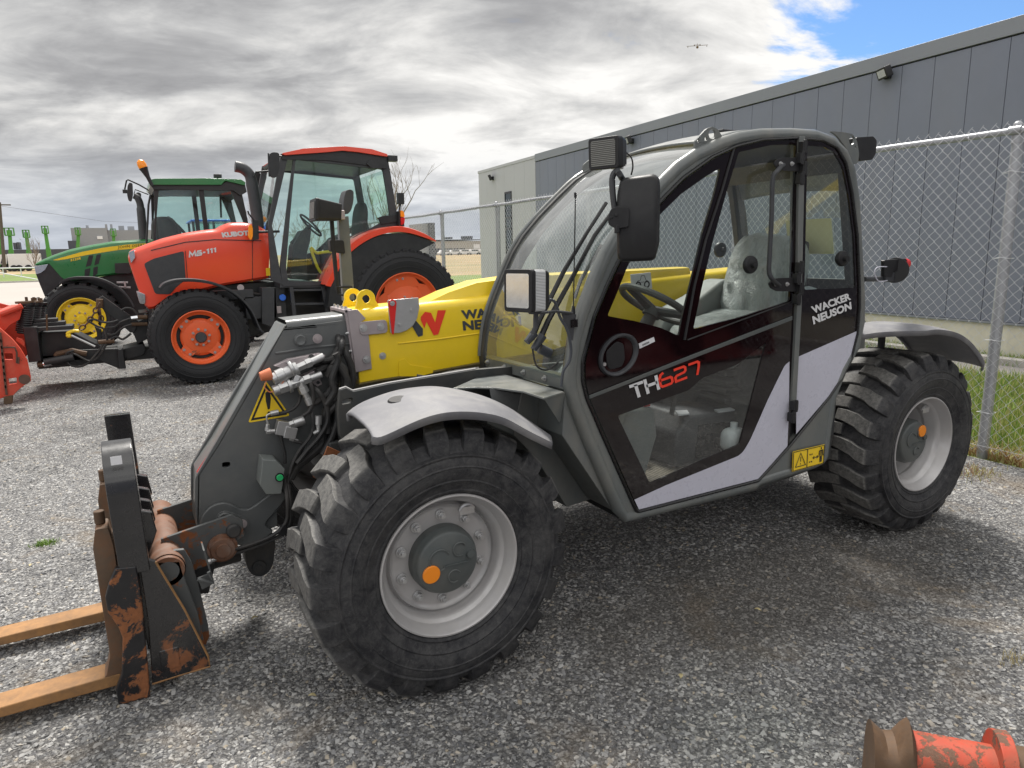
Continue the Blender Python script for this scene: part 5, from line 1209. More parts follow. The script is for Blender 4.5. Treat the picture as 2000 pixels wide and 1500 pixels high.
strip('path', .72, 1.62, -.004, M['asphalt_old'])
strip('kerb', .55, .72, -.05, M['kerb_concrete'], h=.14)
# ---- the grey warehouse -------------------------------------------------
wh = thing('warehouse', 'long low warehouse clad in dark grey metal panels with a pale end bay', 'warehouse')
HT, PW = 4.53, .523; s_end, s_pale = 18.96, 14.38
mb = MB(); q = [wp_(-26, 0, -.1), wp_(s_end, 0, -.1), wp_(s_end, -24, -.1), wp_(-26, -24, -.1)]; mb.prism(q, (0, 0, .56)); emit('foundation', mb, M['concrete'], wh, bevel=.01)
mb = MB(); mb.prism([wp_(-26, -.02, .47), wp_(s_pale, -.02, .47), wp_(s_pale, -23.9, .47), wp_(-26, -23.9, .47)], (0, 0, HT-.47)); emit('seam_backing', mb, M['seam_dark'], wh)
mb = MB(); s = -.03-PW*49
while s < s_pale-.01:
    e = min(s+PW, s_pale)
    mb.prism([wp_(s+.004, -.01, .49), wp_(e-.004, -.01, .49), wp_(e-.004, .025, .49), wp_(s+.004, .025, .49)], (0, 0, HT-.22-.49)); s += PW
emit('wall_panels', mb, M['wall_grey'], wh, bevel=.003)
mb = MB(); mb.prism([wp_(-26, -.03, HT-.20), wp_(s_pale, -.03, HT-.20), wp_(s_pale, .05, HT-.20), wp_(-26, .05, HT-.20)], (0, 0, .22)); mb.prism([wp_(-26, 0, .455), wp_(s_pale, 0, .455), wp_(s_pale, .06, .455), wp_(-26, .06, .455)], (0, 0, .03)); emit('parapet_cap', mb, M['wall_cap'], wh, bevel=.006)
mb = MB(); s = s_pale
while s < s_end-.01:
    e = min(s+.764, s_end); mb.prism([wp_(s+.003, -.01, .47), wp_(e-.003, -.01, .47), wp_(e-.003, .035, .47), wp_(s+.003, .035, .47)], (0, 0, HT-.1-.47)); s += .764
mb.prism([wp_(s_pale, -.03, HT-.10), wp_(s_end+.02, -.03, HT-.10), wp_(s_end+.02, .055, HT-.10), wp_(s_pale, .055, HT-.10)], (0, 0, .09)); mb.prism([wp_(s_pale, -.012, .47), wp_(s_end, -.012, .47), wp_(s_end, -23, .47), wp_(s_pale, -23, .47)], (0, 0, HT-.5))
emit('pale_bay', mb, M['wall_pale'], wh, bevel=.003)
wn = part('strip_window', wh)
mb = MB()
for z in (.92, 1.45, 2.35, 2.72, 3.55): mb.prism([wp_(16.13, .036, z-.03), wp_(16.66, .036, z-.03), wp_(16.66, .06, z-.03), wp_(16.13, .06, z-.03)], (0, 0, .06))
for s_ in (16.13, 16.61): mb.prism([wp_(s_, .036, .9), wp_(s_+.05, .036, .9), wp_(s_+.05, .06, .9), wp_(s_, .06, .9)], (0, 0, 2.66))
emit('window_frame', mb, M['black_trim'], wn); mb = MB().add([wp_(16.13, .045, .9), wp_(16.66, .045, .9), wp_(16.66, .045, 3.56), wp_(16.13, .045, 3.56)], [(0, 1, 2, 3)]); emit('pane', mb, M['dark_pane'], wn, smooth=0)
for lab_, s_, z_ in (('black wall floodlight nearest the chain-link post, high on the dark cladding', 2.28, 4.22), ('small black wall floodlight above the cab mirror, on the dark cladding', 9.17, 4.20), ('small black wall floodlight on the pale end bay of the warehouse', 17.62, 4.14)):
    fl = thing('wall_light', lab_, 'wall light', group='floodlights on the warehouse wall')
    sc0 = 1 if s_ < 3 else 1.05
    c = wp_(s_, .03, z_); f = (WN*.75+WU*.35+V(0, 0, -.35)).normalized()
    mb = MB(); frame_box(mb, c+WN*.18, f, .27*sc0, .17*sc0, .10, rnd=.02); mb.box(c+WN*.03, (.06, .10, .12)); mb.tube([c+WN*.04, c+WN*.12], .025, 10); emit('lamp_case', mb, M['black_plastic'], fl, bevel=.006)
    mb = MB(); frame_box(mb, c+WN*.18+f*.002, f, .21*sc0, .11*sc0, .004); emit('lamp_lens', mb, M['lens_rib'], fl)
# ---- chain-link fence ---------------------------------------------------
fa = Rd(89.35); FU = V(cos(fa), sin(fa), 0); FX = V(sin(fa), -cos(fa), 0); F0 = V(4.649, .565, 0)
def fp(s, z, o=0): return F0+FU*s+V(0, 0, z)+FX*o
fe_ = thing('chain_link_fence', 'galvanised chain-link fence with round posts in front of the grey warehouse', 'fence')
S0, S1 = -3.2, 27.5
mb = MB(); n_ = 60; mb.tube([fp(lerp(S0, S1, i/n_), 2.385+.004*sin(i*1.7), -.0) for i in range(n_+1)], .0245, 12); emit('top_rail', mb, M['galvanised'], fe_)
for s_ in (-2.0, 0, 2.6, 5.3, 8.03, 10.49, 12.95, 15.4, 17.9, 20.4, 22.9, 25.4):
    ps = part('fence_post', fe_); mb = MB().tube([fp(s_, -.1, .045), fp(s_, 2.36, .045)], .038, 16); emit('pole', mb, M['galvanised'], ps)
    mb = MB().tube([fp(s_, 2.30, .045), fp(s_, 2.375, .045)], [.044, .042], 16); mb.tube([fp(s_-.04, 2.385, .0), fp(s_+.04, 2.385, .0)], .031, 14); mb.sphere(fp(s_, 2.42, .02), .03, 12); emit('loop_cap', mb, M['galvanised'], ps)
P_ = .080; hM = 2.375; wr_ = .0021; mb = MB(); row = int(hM/P_*2)
tris = []
def wire(pts, r):
    b = len(mb.v)
    for p in pts:
        for k in range(3):
            a = 2*pi*k/3; mb.v.append(tuple(p+FX*r*cos(a)+V(0, 0, r*sin(a))))
    for i in range(len(pts)-1):
        for k in range(3): mb.f.append((b+i*3+k, b+i*3+(k+1) % 3, b+i*3+3+(k+1) % 3, b+i*3+3+k))
z0_ = .06; nrow = 56; dz = hM/nrow; 
ncol = int((S1-S0)/P_)
for c in range(-1, ncol):
    pts = []
    # one woven zig-zag strand per column, as chain link is made
    for r_ in range(nrow+1):
        side = r_ % 2; s_ = S0+(c+(.53 if side else -.03))*P_+random.uniform(-.002, .002)+P_*.5
        z = z0_+r_*dz
        pts.append(fp(s_, z, -.030+(.004 if (r_+c) % 2 else -.004)))
    pts[-1] = pts[-1]+V(0, 0, .012); wire(pts, wr_)
    pts2 = [fp(S0+(c+(1.03 if r_ % 2 == 0 else .47))*P_+P_*.5, z0_+r_*dz, -.030+(-.004 if (r_+c) % 2 else .004)) for r_ in range(nrow+1)]
    wire(pts2, wr_)
o = emit('wire_mesh', mb, M['wire_zinc'], fe_, smooth=0)
mb = MB()
for s_ in (-2.0, 0, 2.6):
    for z in (.35, .9, 1.5, 2.1): mb.tube([fp(s_-.05, z, .0), fp(s_-.01, z+.01, -.035), fp(s_+.05, z, .0), fp(s_+.04, z, .09), fp(s_-.04, z, .09)], .0025, 5, closed=True)
for k in range(60): s_ = S0+k*.5; mb.tube([fp(s_, 2.37, -.03), fp(s_+.01, 2.415, -.01), fp(s_+.015, 2.40, .028), fp(s_+.01, 2.355, .01), fp(s_, 2.35, -.02)], .0022, 5, closed=True)
mb.tube([fp(S0, .10, -.03), fp(S1, .10, -.03)], .002, 4)
emit('tie_wire', mb, M['wire_zinc'], fe_)
# ---- loose stone --------------------------------------------------------
scol = bpy.data.collections.new('stones')
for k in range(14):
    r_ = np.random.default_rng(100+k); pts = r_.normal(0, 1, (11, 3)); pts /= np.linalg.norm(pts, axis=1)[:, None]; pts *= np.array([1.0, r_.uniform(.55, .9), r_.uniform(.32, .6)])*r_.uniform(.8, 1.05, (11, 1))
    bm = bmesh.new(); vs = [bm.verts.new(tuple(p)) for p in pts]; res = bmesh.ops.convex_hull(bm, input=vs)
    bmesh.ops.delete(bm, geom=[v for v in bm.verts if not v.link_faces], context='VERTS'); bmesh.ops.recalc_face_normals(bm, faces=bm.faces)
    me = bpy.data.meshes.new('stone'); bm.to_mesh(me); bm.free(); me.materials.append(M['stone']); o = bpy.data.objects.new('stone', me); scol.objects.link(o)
def scatter(name, pts, dens, s0, s1, seed, tilt=.5, z=-.002):
    me = bpy.data.meshes.new(name); me.from_pydata([(x, y, z) for x, y in pts], [], [tuple(range(len(pts)))]); o = bpy.data.objects.new(name, me); COL.objects.link(o); me.materials.append(M['gravel_base'])
    ng = bpy.data.node_groups.new(name, 'GeometryNodeTree'); ng.interface.new_socket('Geometry', in_out='INPUT', socket_type='NodeSocketGeometry'); ng.interface.new_socket('Geometry', in_out='OUTPUT', socket_type='NodeSocketGeometry')
    n, L = ng.nodes, ng.links; gi, go = n.new('NodeGroupInput'), n.new('NodeGroupOutput')
    dp = n.new('GeometryNodeDistributePointsOnFaces'); dp.inputs['Density'].default_value = dens; dp.inputs['Seed'].default_value = seed; L.new(gi.outputs[0], dp.inputs['Mesh'])
    # thin out by a slow noise so the stones lie in drifts
    ci = n.new('GeometryNodeCollectionInfo'); ci.inputs['Collection'].default_value = scol; ci.inputs['Separate Children'].default_value = True; ci.inputs['Reset Children'].default_value = True
    ip = n.new('GeometryNodeInstanceOnPoints'); ip.inputs['Pick Instance'].default_value = True; L.new(dp.outputs['Points'], ip.inputs['Points']); L.new(ci.outputs[0], ip.inputs['Instance'])
    rv = n.new('FunctionNodeRandomValue'); rv.data_type = 'FLOAT_VECTOR'; rv.inputs['Min'].default_value = (-tilt, -tilt, 0); rv.inputs['Max'].default_value = (tilt, tilt, 6.283); rv.inputs['Seed'].default_value = seed+1
    L.new(rv.outputs[0], ip.inputs['Rotation'])
    rs = n.new('FunctionNodeRandomValue'); rs.data_type = 'FLOAT'; rs.inputs[2].default_value = 0; rs.inputs[3].default_value = 1; rs.inputs['Seed'].default_value = seed+2
    pw = n.new('ShaderNodeMath'); pw.operation = 'POWER'; pw.inputs[1].default_value = 2.2; L.new(rs.outputs[1], pw.inputs[0])
    mr_ = n.new('ShaderNodeMapRange'); mr_.inputs[3].default_value = s0; mr_.inputs[4].default_value = s1; L.new(pw.outputs[0], mr_.inputs[0]); L.new(mr_.outputs[0], ip.inputs['Scale'])
    L.new(ip.outputs[0], go.inputs[0]); md = o.modifiers.new('scatter', 'NODES'); md.node_group = ng; tag(o, kind='stuff'); return o
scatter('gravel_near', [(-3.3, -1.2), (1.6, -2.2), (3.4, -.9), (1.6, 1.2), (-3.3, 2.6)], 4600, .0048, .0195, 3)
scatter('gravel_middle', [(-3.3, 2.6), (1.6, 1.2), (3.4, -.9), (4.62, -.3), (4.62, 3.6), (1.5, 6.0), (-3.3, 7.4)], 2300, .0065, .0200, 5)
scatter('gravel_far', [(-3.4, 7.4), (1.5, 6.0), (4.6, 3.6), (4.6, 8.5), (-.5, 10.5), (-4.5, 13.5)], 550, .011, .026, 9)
# ---- grass --------------------------------------------------------------
def blades(name, n, fxy, h0, h1, w_, mats, seed, lean=.5):
    r_ = np.random.default_rng(seed); mb = MB(); mb.v = []; 
    for i in range(n):
        x, y = fxy(r_); h = r_.uniform(h0, h1); a = r_.uniform(0, 6.283); l = r_.uniform(.1, lean)*h; b = r_.uniform(0, 6.283); dx, dy = cos(a)*w_, sin(a)*w_
        k = len(mb.v); mb.v += [(x-dx, y-dy, -.01), (x+dx, y+dy, -.01), (x+cos(b)*l*.4-dx*.6, y+sin(b)*l*.4-dy*.6, h*.6), (x+cos(b)*l*.4+dx*.6, y+sin(b)*l*.4+dy*.6, h*.6), (x+cos(b)*l, y+sin(b)*l, h)]
        mb.f += [(k, k+1, k+3, k+2), (k+2, k+3, k+4)]
    me = bpy.data.meshes.new(name); me.from_pydata(mb.v, [], mb.f)
    for m_ in mats: me.materials.append(M[m_])
    idx = np.repeat(r_.integers(0, len(mats), n), 2); me.polygons.foreach_set('material_index', idx.astype(np.int32)); o = bpy.data.objects.new(name, me); COL.objects.link(o); tag(o, kind='stuff'); return o
for nm, c in (('blade_a', (.11, .22, .025)), ('blade_b', (.20, .31, .05)), ('blade_c', (.38, .37, .12)), ('blade_d', (.45, .38, .20)), ('blade_e', (.28, .14, .06))): paint(nm, c, .6, var=.15)
blades('grass', 46000, lambda r: (r.uniform(4.85, 8.2), r.uniform(-1.2, 5.0)), .05, .17, .0035, ['blade_a', 'blade_b', 'blade_a', 'blade_c', 'blade_b', 'blade_c', 'blade_d'], 1)
blades('grass_strip', 9000, lambda r: (r.uniform(9.1, 9.75), r.uniform(-1, 8)), .04, .14, .004, ['blade_b', 'blade_c', 'blade_a'], 2)
blades('dry_weeds', 7000, lambda r: (4.66+abs(r.normal(0, .11)), r.uniform(-2, 3)), .02, .11, .003, ['blade_d', 'blade_e', 'blade_c', 'blade_e'], 3, 1.6)
# ================================================================== TRACTORS
def tr_wheel(par, R, Rr, wd, mat_t, rimmat, nl, style, x, y, flip=False):
    wp = part('wheel', par); mb = MB(); bul = .03; low = .020 if nl > 30 else 0
    mb.lathe([(r_+low*max(0, (r_-Rr)/(R-Rr)), h_) for r_, h_ in tyre_profile(R, Rr, wd, bul)], (0, 0, 0), (0, 1, 0), 72)
    for side in (0, 1):
        for k in range(nl):
            a0 = 2*pi*(k+.5*side)/nl; rows = []
            for yy, rt, dp in ((.012, R-.055, 0), (.012, R-.020, 0), (.035, R, .4), (wd*.25, R+.001, 2.2), (wd*.46, R, 3.0)):
                y_ = yy if side == 0 else wd-yy; w2 = .30*2*pi/nl; ph = a0+Rd(dp)*(20/nl)
                def pt(r, a): return V(-r*cos(a), y_, r*sin(a))
                rows.append([pt(R-.07, ph-w2*1.15), pt(rt, ph-w2), pt(rt, ph+w2), pt(R-.07, ph+w2*1.15)])
            mb.grid(rows); mb.add(rows[0], [(0, 1, 2, 3)])
    emit('tyre', mb, M[mat_t], wp, smooth=35)
    mb = MB().lathe([(Rr-.01, .03), (Rr, .008), (Rr+.004, -.004), (Rr-.008, -.008), (Rr-.02, .004), (Rr-.03, .03), (Rr-.055, .045), (Rr-.062, .10), (Rr-.05, wd-.05), (Rr, wd-.02)], (0, 0, 0), (0, 1, 0), 64)
    ri = Rr-.055; rc = Rr*.70
    mb.lathe([(rc, .085), (rc-.012, .070), (rc*.80, .055), (rc*.50, .050), (rc*.42, .030), (0, .030)], (0, 0, 0), (0, 1, 0), 48)
    for k in range(4):
        a = Rd(45+90*k) if style == 0 else Rd(12+90*k)
        hw = .20*Rr if style == 0 else .42*Rr
        c0 = V(cos(a), 0, sin(a)); t0 = V(-sin(a), 0, cos(a))
        mb.prism([c0*rc*.7-t0*hw*1.4+V(0, .062, 0), c0*(ri-.004)-t0*hw+V(0, .050, 0), c0*(ri-.004)+t0*hw+V(0, .050, 0), c0*rc*.7+t0*hw*1.4+V(0, .062, 0)], (0, .02, 0))
    emit('rim', mb, M[rimmat], wp, smooth=40)
    emit('rim_back', MB().lathe([(ri, .12), (0, .13)], (0, 0, 0), (0, 1, 0), 32), M['tractor_black'], wp)
    mb = MB().lathe([(Rr*.20, .04), (Rr*.20, .005), (Rr*.17, -.01), (0, -.012)], (0, 0, 0), (0, 1, 0), 24)
    emit('hub', mb, M['charcoal_metal' if rimmat == 'rim_orange' else rimmat], wp)
    mb = MB()
    for k in range(8): a = 2*pi*k/8+.2; c = V(Rr*.29*cos(a), .045, Rr*.29*sin(a)); bolt(mb, c, (0, -1, 0), .014, .03)
    for k in range(4):
        a = Rd(45+90*k) if style == 0 else Rd(12+90*k)
        for j in (-1, 1): c = V(cos(a), 0, sin(a))*(ri-.035)+V(-sin(a), 0, cos(a))*.045*j+V(0, .05, 0); bolt(mb, c, (0, -1, 0), .012, .012)
    emit('wheel_bolt', mb, M['zinc_plate'], wp)
    wp.location = (x, y, R); return wp
def TR(l, yy, r=0, n=3):
    p = ats(l, y=yy); return rounded(p, r, n) if r else p
# ---- orange tractor -------------------------------------------------------
def shell(out, y0, wd, rv=.09, ry=.17, nose=.05, n=34):
    P = [(p.x, p.z) for p in out]; xa = min(p[0] for p in P)+.002; xb = max(p[0] for p in P)-.002; rows = []
    for i in range(n+1):
        x = lerp(xa, xb, (i/n)**1.25); zs = []
        for k in range(len(P)):
            (x1, z1), (x2, z2) = P[k-1], P[k]
            if (x1-x)*(x2-x) <= 0 and abs(x1-x2) > 1e-9: zs.append(z1+(z2-z1)*(x-x1)/(x2-x1))
        zt, zb = max(zs), min(zs); r_ = min(rv, (zt-zb)*.45); ins_ = nose*max(0, 1-(x-xa)/.3)**2; a = y0+ins_; sec = [V(x, a+.03, zb), V(x, a, zb+min(.03, r_)), V(x, a, (zt+zb)/2)]
        sec += [V(x, a+ry*(1-cos(t)), zt-r_+r_*sin(t)) for t in [pi/2*j/6 for j in range(7)]]
        rows.append(sec+[V(x, 2*y0+wd-p.y, p.z) for p in reversed(sec)])
    mb = MB().grid(rows, closed=True); mb.add(rows[0], [tuple(range(len(rows[0])))]); mb.add(rows[-1], [tuple(range(len(rows[0])))]); return mb
ot = thing('tractor', 'orange tractor with a rounded black cab, parked behind the telehandler with a snow plow mounted', 'tractor', group='tractors parked across the yard')
YT = 7.47; XF = -.155; XR = 2.66
w1 = tr_wheel(ot, .61, .345, .40, 'tyre_far', 'rim_orange', 40, 0, XF, YT)
w2 = tr_wheel(ot, .84, .50, .48, 'tyre_far', 'rim_orange', 44, 1, XR, YT)
for w_ in (w1, w2):
    c = copy_tree(w_, ot); c.location = (w_.location.x, YT+2.15, w_.location.z); c.rotation_euler = (0, 0, pi)
yh = 8.12; hwid = .86
hood = [(251, 491), (263, 485), (289, 475), (317, 465), (362, 454), (403, 448), (428, 446), (445, 434), (476, 433), (507, 438), (527, 452), (532, 542), (438, 557), (326, 584), (301, 604), (286, 604), (271, 569), (258, 530), (250, 506)]
ho = emit('hood', shell(TR(hood, yh, .04), yh, hwid), M['tractor_orange'], ot, smooth=40)
mb = MB().tube(TR([(295, 489), (362, 473), (420, 468), (510, 470)], yh-.004), .006, 6); mb.tube(TR([(493, 468), (493, 546)], yh-.003), .004, 6); mb.tube(TR([(362, 490), (366, 545)], yh-.003), .004, 6); emit('hood_seam', mb, M['plow_black'], ot)
mb = MB().prism(TR([(281, 515), (300, 505), (359, 490), (363, 546), (345, 560), (332, 575), (303, 574)], yh, .03), (0, -.006, 0)); emit('side_grille', mb, M['charcoal_metal'], ot, bevel=.003)
mb = MB().prism(TR([(251, 493), (262, 488), (264, 503), (256, 514)], yh-.006, .01), (0, .12, 0)); mb.prism(TR([(266, 568), (284, 575), (284, 594), (273, 593)], yh-.006, .02), (0, .3, 0)); emit('front_lamp', mb, M['lamp_reflector'], ot, bevel=.004)
mb = MB(); text_on(mb, 'KUBOTA', TR([(432, 454), (496, 449), (497, 459), (435, 464)], yh-.004), (0, -.002, 0), .06)
stroke_on(mb, TR([(368.6, 492.5), (422, 484.3), (422.5, 492.5), (369, 503)], yh-.004), [[(.02, 0), (.04, 1), (.13, .3), (.22, 1), (.24, 0)], [(.46, .92), (.33, .92), (.30, .5), (.30, .08), (.44, .08), (.46, .3), (.44, .5), (.31, .5)], [(.51, .45), (.60, .45)], [(.65, .85), (.71, .95), (.71, 0)], [(.78, .85), (.84, .95), (.84, 0)], [(.91, .85), (.97, .95), (.97, 0)]], .31, 5.6, (0, -.002, 0)); emit('hood_letters', mb, M['decal_letter'], ot, smooth=0)
emit('hood_sticker', MB().prism(TR([(519, 524), (527, 523), (528, 538), (520, 539)], yh-.003), (0, -.002, 0)), M['sticker_yellow'], ot)
mb = MB().prism(TR([(300, 590), (440, 555), (560, 548), (700, 560), (690, 640), (560, 640), (480, 660), (300, 640)], yh+.12), (0, .6, 0)); mb.box((XF, YT+1.07, .62), (.3, 1.7, .22)); mb.cyl((XR, YT+.3, .84), (XR, YT+1.9, .84), .16); emit('chassis', mb, M['tractor_black'], ot, bevel=.02)
mb = MB()
mb.prism(TR([(512, 562), (536, 562), (536, 640), (512, 632)], 7.85, .01), (0, .3, 0)); mb.box(at(455, 575, y=8.0), (.5, .2, .12)); mb.box(at(500, 600, y=8.0), (.3, .2, .3)); mb.cyl(at(550, 580, y=7.95), at(550, 580, y=8.1), .05)
mb.prism(TR([(538, 562), (556, 562), (560, 620), (540, 622)], 7.95, .01), (0, .3, 0)); emit('engine_side', mb, M['charcoal_metal'], ot, bevel=.01)
mb = MB(); mb.tube(smooth_path(TR([(440, 565), (460, 572), (480, 568), (505, 575), (530, 570)], 8.0), 4), .018, 7); mb.tube(smooth_path(TR([(450, 590), (480, 584), (510, 590)], 7.98), 4), .014, 7); emit('engine_hose', mb, M['hose'], ot)
mb = MB(); mb.cyl(at(470, 562, y=7.96), at(470, 562, y=8.05), .045); mb.cyl(at(489, 577, y=7.96), at(489, 577, y=8.05), .03); mb.box(at(545, 605, y=7.9), (.06, .02, .10)); emit('fitting', mb, M['zinc_plate'], ot, bevel=.004)
emit('blue_cap', MB().cyl(at(552, 581, y=7.86), at(552, 581, y=7.94), .045, .05, 12), M['blue_paint'], ot, bevel=.005)
mb = MB()
for a, b in (((566, 562), (574, 632)), ((628, 560), (640, 632))): mb.prism([at(a[0], a[1], y=7.72), at(a[0]+7, a[1], y=7.72), at(b[0]+7, b[1], y=7.72), b and at(b[0], b[1], y=7.72)], (0, .04, 0))
for y_ in (565, 592, 618): mb.prism([at(568+(y_-565)*.12, y_, y=7.73), at(634+(y_-565)*.12, y_-1, y=7.73), at(634+(y_-565)*.12, y_+3, y=7.73), at(568+(y_-565)*.12, y_+4, y=7.73)], (0, .16, 0))
emit('steps', mb, M['charcoal_metal'], ot, bevel=.003)
# cab
yc = 7.80; cw = 1.50
cabp = [(574, 303), (757, 306), (764, 345), (777, 428), (781, 442), (733, 452), (694, 470), (664, 503), (640, 557), (552, 560), (547, 520), (561, 400)]
doorg = [(577, 312), (748, 331), (756, 380), (762, 424), (735, 440), (694, 461), (662, 490), (634, 549), (563, 551), (559, 520), (566, 430)]
mb = MB().prism(TR(cabp, yc, .03), (0, .05, 0), holes=[TR(doorg, yc, .03)]); mb.prism([p+V(0, cw-.05, 0) for p in TR(cabp, yc, .03)], (0, .05, 0), holes=[[p+V(0, cw-.05, 0) for p in TR(doorg, yc, .03)]])
pA, pB = at(549, 300, y=yc), at(524, 440, y=yc)
for yy in (yc, yc+cw-.06): mb.prism([V(pA.x, yy, pA.z), V(pA.x+.10, yy, pA.z), V(pB.x+.05, yy, pB.z), V(pB.x, yy, pB.z)], (0, .06, 0)); mb.prism([V(pB.x, yy, pB.z), V(pB.x+.05, yy, pB.z), at(552, 556, y=yc)+V(.0, yy-yc, 0), at(530, 548, y=yc)+V(0, yy-yc, 0)], (0, .06, 0))
mb.prism(TR([(547, 548), (640, 552), (640, 562), (547, 562)], yc+.01), (0, cw, 0))
emit('cab_frame', mb, M['charcoal_metal'], ot, bevel=.012)
g1 = TR(doorg, yc+.025, .03); mb = MB().add(g1, [tuple(range(len(g1)))]); g2 = [p+V(0, cw-.06, 0) for p in g1]; mb.add(g2, [tuple(range(len(g2)))])
mb.add([V(pA.x+.03, yc+.06, pA.z-.05), V(pA.x+.03, yc+cw-.06, pA.z-.05), V(pB.x+.03, yc+cw-.06, pB.z), V(pB.x+.03, yc+.06, pB.z)], [(0, 1, 2, 3)])
qa, qb = at(757, 330, y=yc), at(778, 430, y=yc); mb.add([V(qa.x, yc+.06, qa.z), V(qa.x, yc+cw-.06, qa.z), V(qb.x, yc+cw-.06, qb.z), V(qb.x, yc+.06, qb.z)], [(0, 1, 2, 3)]); emit('cab_glazing', mb, M['tractor_glass'], ot, smooth=0)
mb = MB().prism(TR([(551, 299), (592, 290), (673, 285.5), (726, 291), (757, 301), (757, 306), (700, 297), (670, 294), (640, 297), (556, 303)], yc-.06, .015), (0, cw+.12, 0)); emit('roof', mb, M['tractor_orange'], ot, bevel=.02, smooth=50)
mb = MB().prism(TR([(549, 303), (556, 302), (640, 296), (670, 294), (700, 297), (757, 306), (758, 322), (748, 327), (640, 313), (575, 312), (552, 312)], yc-.02, .01), (0, cw+.04, 0))
mb.prism(TR([(716, 320), (722, 313), (752, 314), (759, 320), (756, 329), (728, 329)], yc-.05, .01), (0, .08, 0)); mb.box(at(765, 310, y=yc), (.14, .12, .08)); emit('roof_band', mb, M['tractor_black'], ot, bevel=.01)
mb = MB().prism(TR([(739, 425), (750, 421), (779, 420), (781, 432), (745, 438)], yc-.03, .005), (0, .04, 0)); mb.prism(TR([(779, 412), (788, 414), (790, 442), (779, 440)], yc-.10), (0, .2, 0)); mb.box(at(782, 388, y=yc), (.09, .08, .16)); mb.tube([at(782, 396, y=yc), at(780, 412, y=yc)], .015, 6); emit('rear_fittings', mb, M['tractor_black'], ot, bevel=.01)
mb = MB().prism(TR([(783, 410), (789, 413), (791, 424), (783, 424)], yc-.13, .02), (0, .12, 0)); emit('amber_lamp', mb, M['amber'], ot, bevel=.01)
mb = MB().prism(TR([(783, 425), (791, 425), (790, 436), (784, 440)], yc-.13, .01), (0, .12, 0)); emit('red_lamp', mb, M['red_lens'], ot, bevel=.01)
# rear fender
arc_o = [(637, 558), (650, 528), (663, 503), (680, 483), (705, 464), (735, 450), (770, 443), (800, 446), (830, 457), (852, 470)]
arc_i = [(646, 560), (659, 533), (671, 509), (687, 491), (711, 473), (738, 460), (771, 453), (799, 455), (827, 463), (851, 472)]
ao = smooth_path(TR(arc_o, 7.48), 3); ai = smooth_path(TR(arc_i, 7.48), 3)
mb = MB().grid([[b, a, a+V(0, .04, .012), a+V(0, .52, .012), b+V(0, .52, 0)] for a, b in zip(ao, ai)]); mb.grid([[b, b+V(0, .52, 0)] for b in ai]); emit('rear_fender', mb, M['tractor_orange'], ot, smooth=40)
mb = MB().prism([p+V(0, .03, -.015) for p in ai]+TR([(760, 520), (690, 600), (640, 600)], 7.51), (0, .45, 0)); emit('fender_liner', mb, M['tractor_black'], ot)
# front fender
fo = smooth_path(TR([(313, 563), (322, 554), (345, 547), (380, 546), (420, 553), (460, 572), (490, 603), (507, 640), (515, 648)], YT-.02), 3)
mb = MB().grid([[p+V(0, 0, -.03), p, p+V(0, .38, 0), p+V(0, .38, -.03)] for p in fo]); emit('front_fender', mb, M['charcoal_metal'], ot, solid=.02, smooth=45)
mb = MB().tube(smooth_path(TR([(459, 325), (474, 329), (487, 341), (492, 360), (499, 400), (503, 432), (505, 468)], 8.3), 4), [.075]*12+[.082]*13, 16); emit('exhaust', mb, M['charcoal_metal'], ot)
mb = MB().prism(TR([(486, 440), (491, 438), (494, 446), (494, 462), (490, 470), (485, 462)], 7.9, .02), (0, .06, 0)); emit('indicator', mb, M['amber'], ot, bevel=.01)
mb = MB().prism(TR([(493, 430), (505, 430), (506, 468), (494, 469)], 7.92, .01), (0, .06, 0)); mb.tube(TR([(505, 453), (546, 452)], 7.9), .018, 6); mb.tube(TR([(496, 430), (486, 418), (484, 412)], 7.92), .012, 6); emit('indicator_bracket', mb, M['tractor_black'], ot, bevel=.005)
mb = MB().prism(TR([(527, 300), (533, 297), (546, 298), (546, 330), (541, 347), (529, 346), (525, 335)], 7.55, .04), (0, .05, 0)); mb.prism(TR([(499, 338), (504, 335), (510, 340), (508, 365), (502, 379), (496, 360)], 9.5, .04), (0, .05, 0))
mb.tube(TR([(525, 334), (500, 336), (496, 345)], 8.2), .015, 6); mb.tube(TR([(526, 345), (524, 300), (550, 305)], 7.58), .012, 6); emit('wing_mirror', mb, M['tractor_black'], ot, bevel=.01)
mb = MB(); pillow(mb, at(672, 475, y=8.5), (.5, .5, .22)); pillow(mb, at(702, 440, y=8.5), (.16, .5, .7), Rd(8)); mb.box(at(665, 510, y=8.5), (.4, .4, .5)); emit('seat', mb, M['interior_dark'], ot, smooth=60)
mb = MB().prism(TR([(568, 530), (572, 480), (590, 450), (608, 447), (606, 470), (598, 500), (600, 545), (570, 545)], 8.3, .02), (0, .3, 0)); mb.prism(TR([(600, 495), (630, 490), (660, 500), (655, 530), (625, 545), (600, 548)], 8.7, .02), (0, .3, 0)); emit('dashboard', mb, M['interior_dark'], ot, bevel=.02)
mb = MB().tube(smooth_path(TR([(608, 484), (618, 494), (630, 493), (648, 492), (654, 498), (650, 520), (648, 535), (626, 532), (610, 495)], 8.15), 3, True), .022, 6, closed=True); emit('yellow_frame', mb, M['rim_yellow'], ot)
c_ = at(607, 440, y=8.45); tn_ = V(.75, 0, .65).normalized(); a1 = tn_.orthogonal().normalized(); a2 = tn_.cross(a1)
mb = MB().tube([c_+(a1*cos(t)+a2*sin(t))*.2 for t in [2*pi*i/24 for i in range(24)]], .016, 6, closed=True); mb.tube([c_, c_-tn_*.4], .03, 8); mb.tube([c_+a1*.19, c_-a1*.19], .012, 6); emit('steering_wheel', mb, M['interior_dark'], ot)
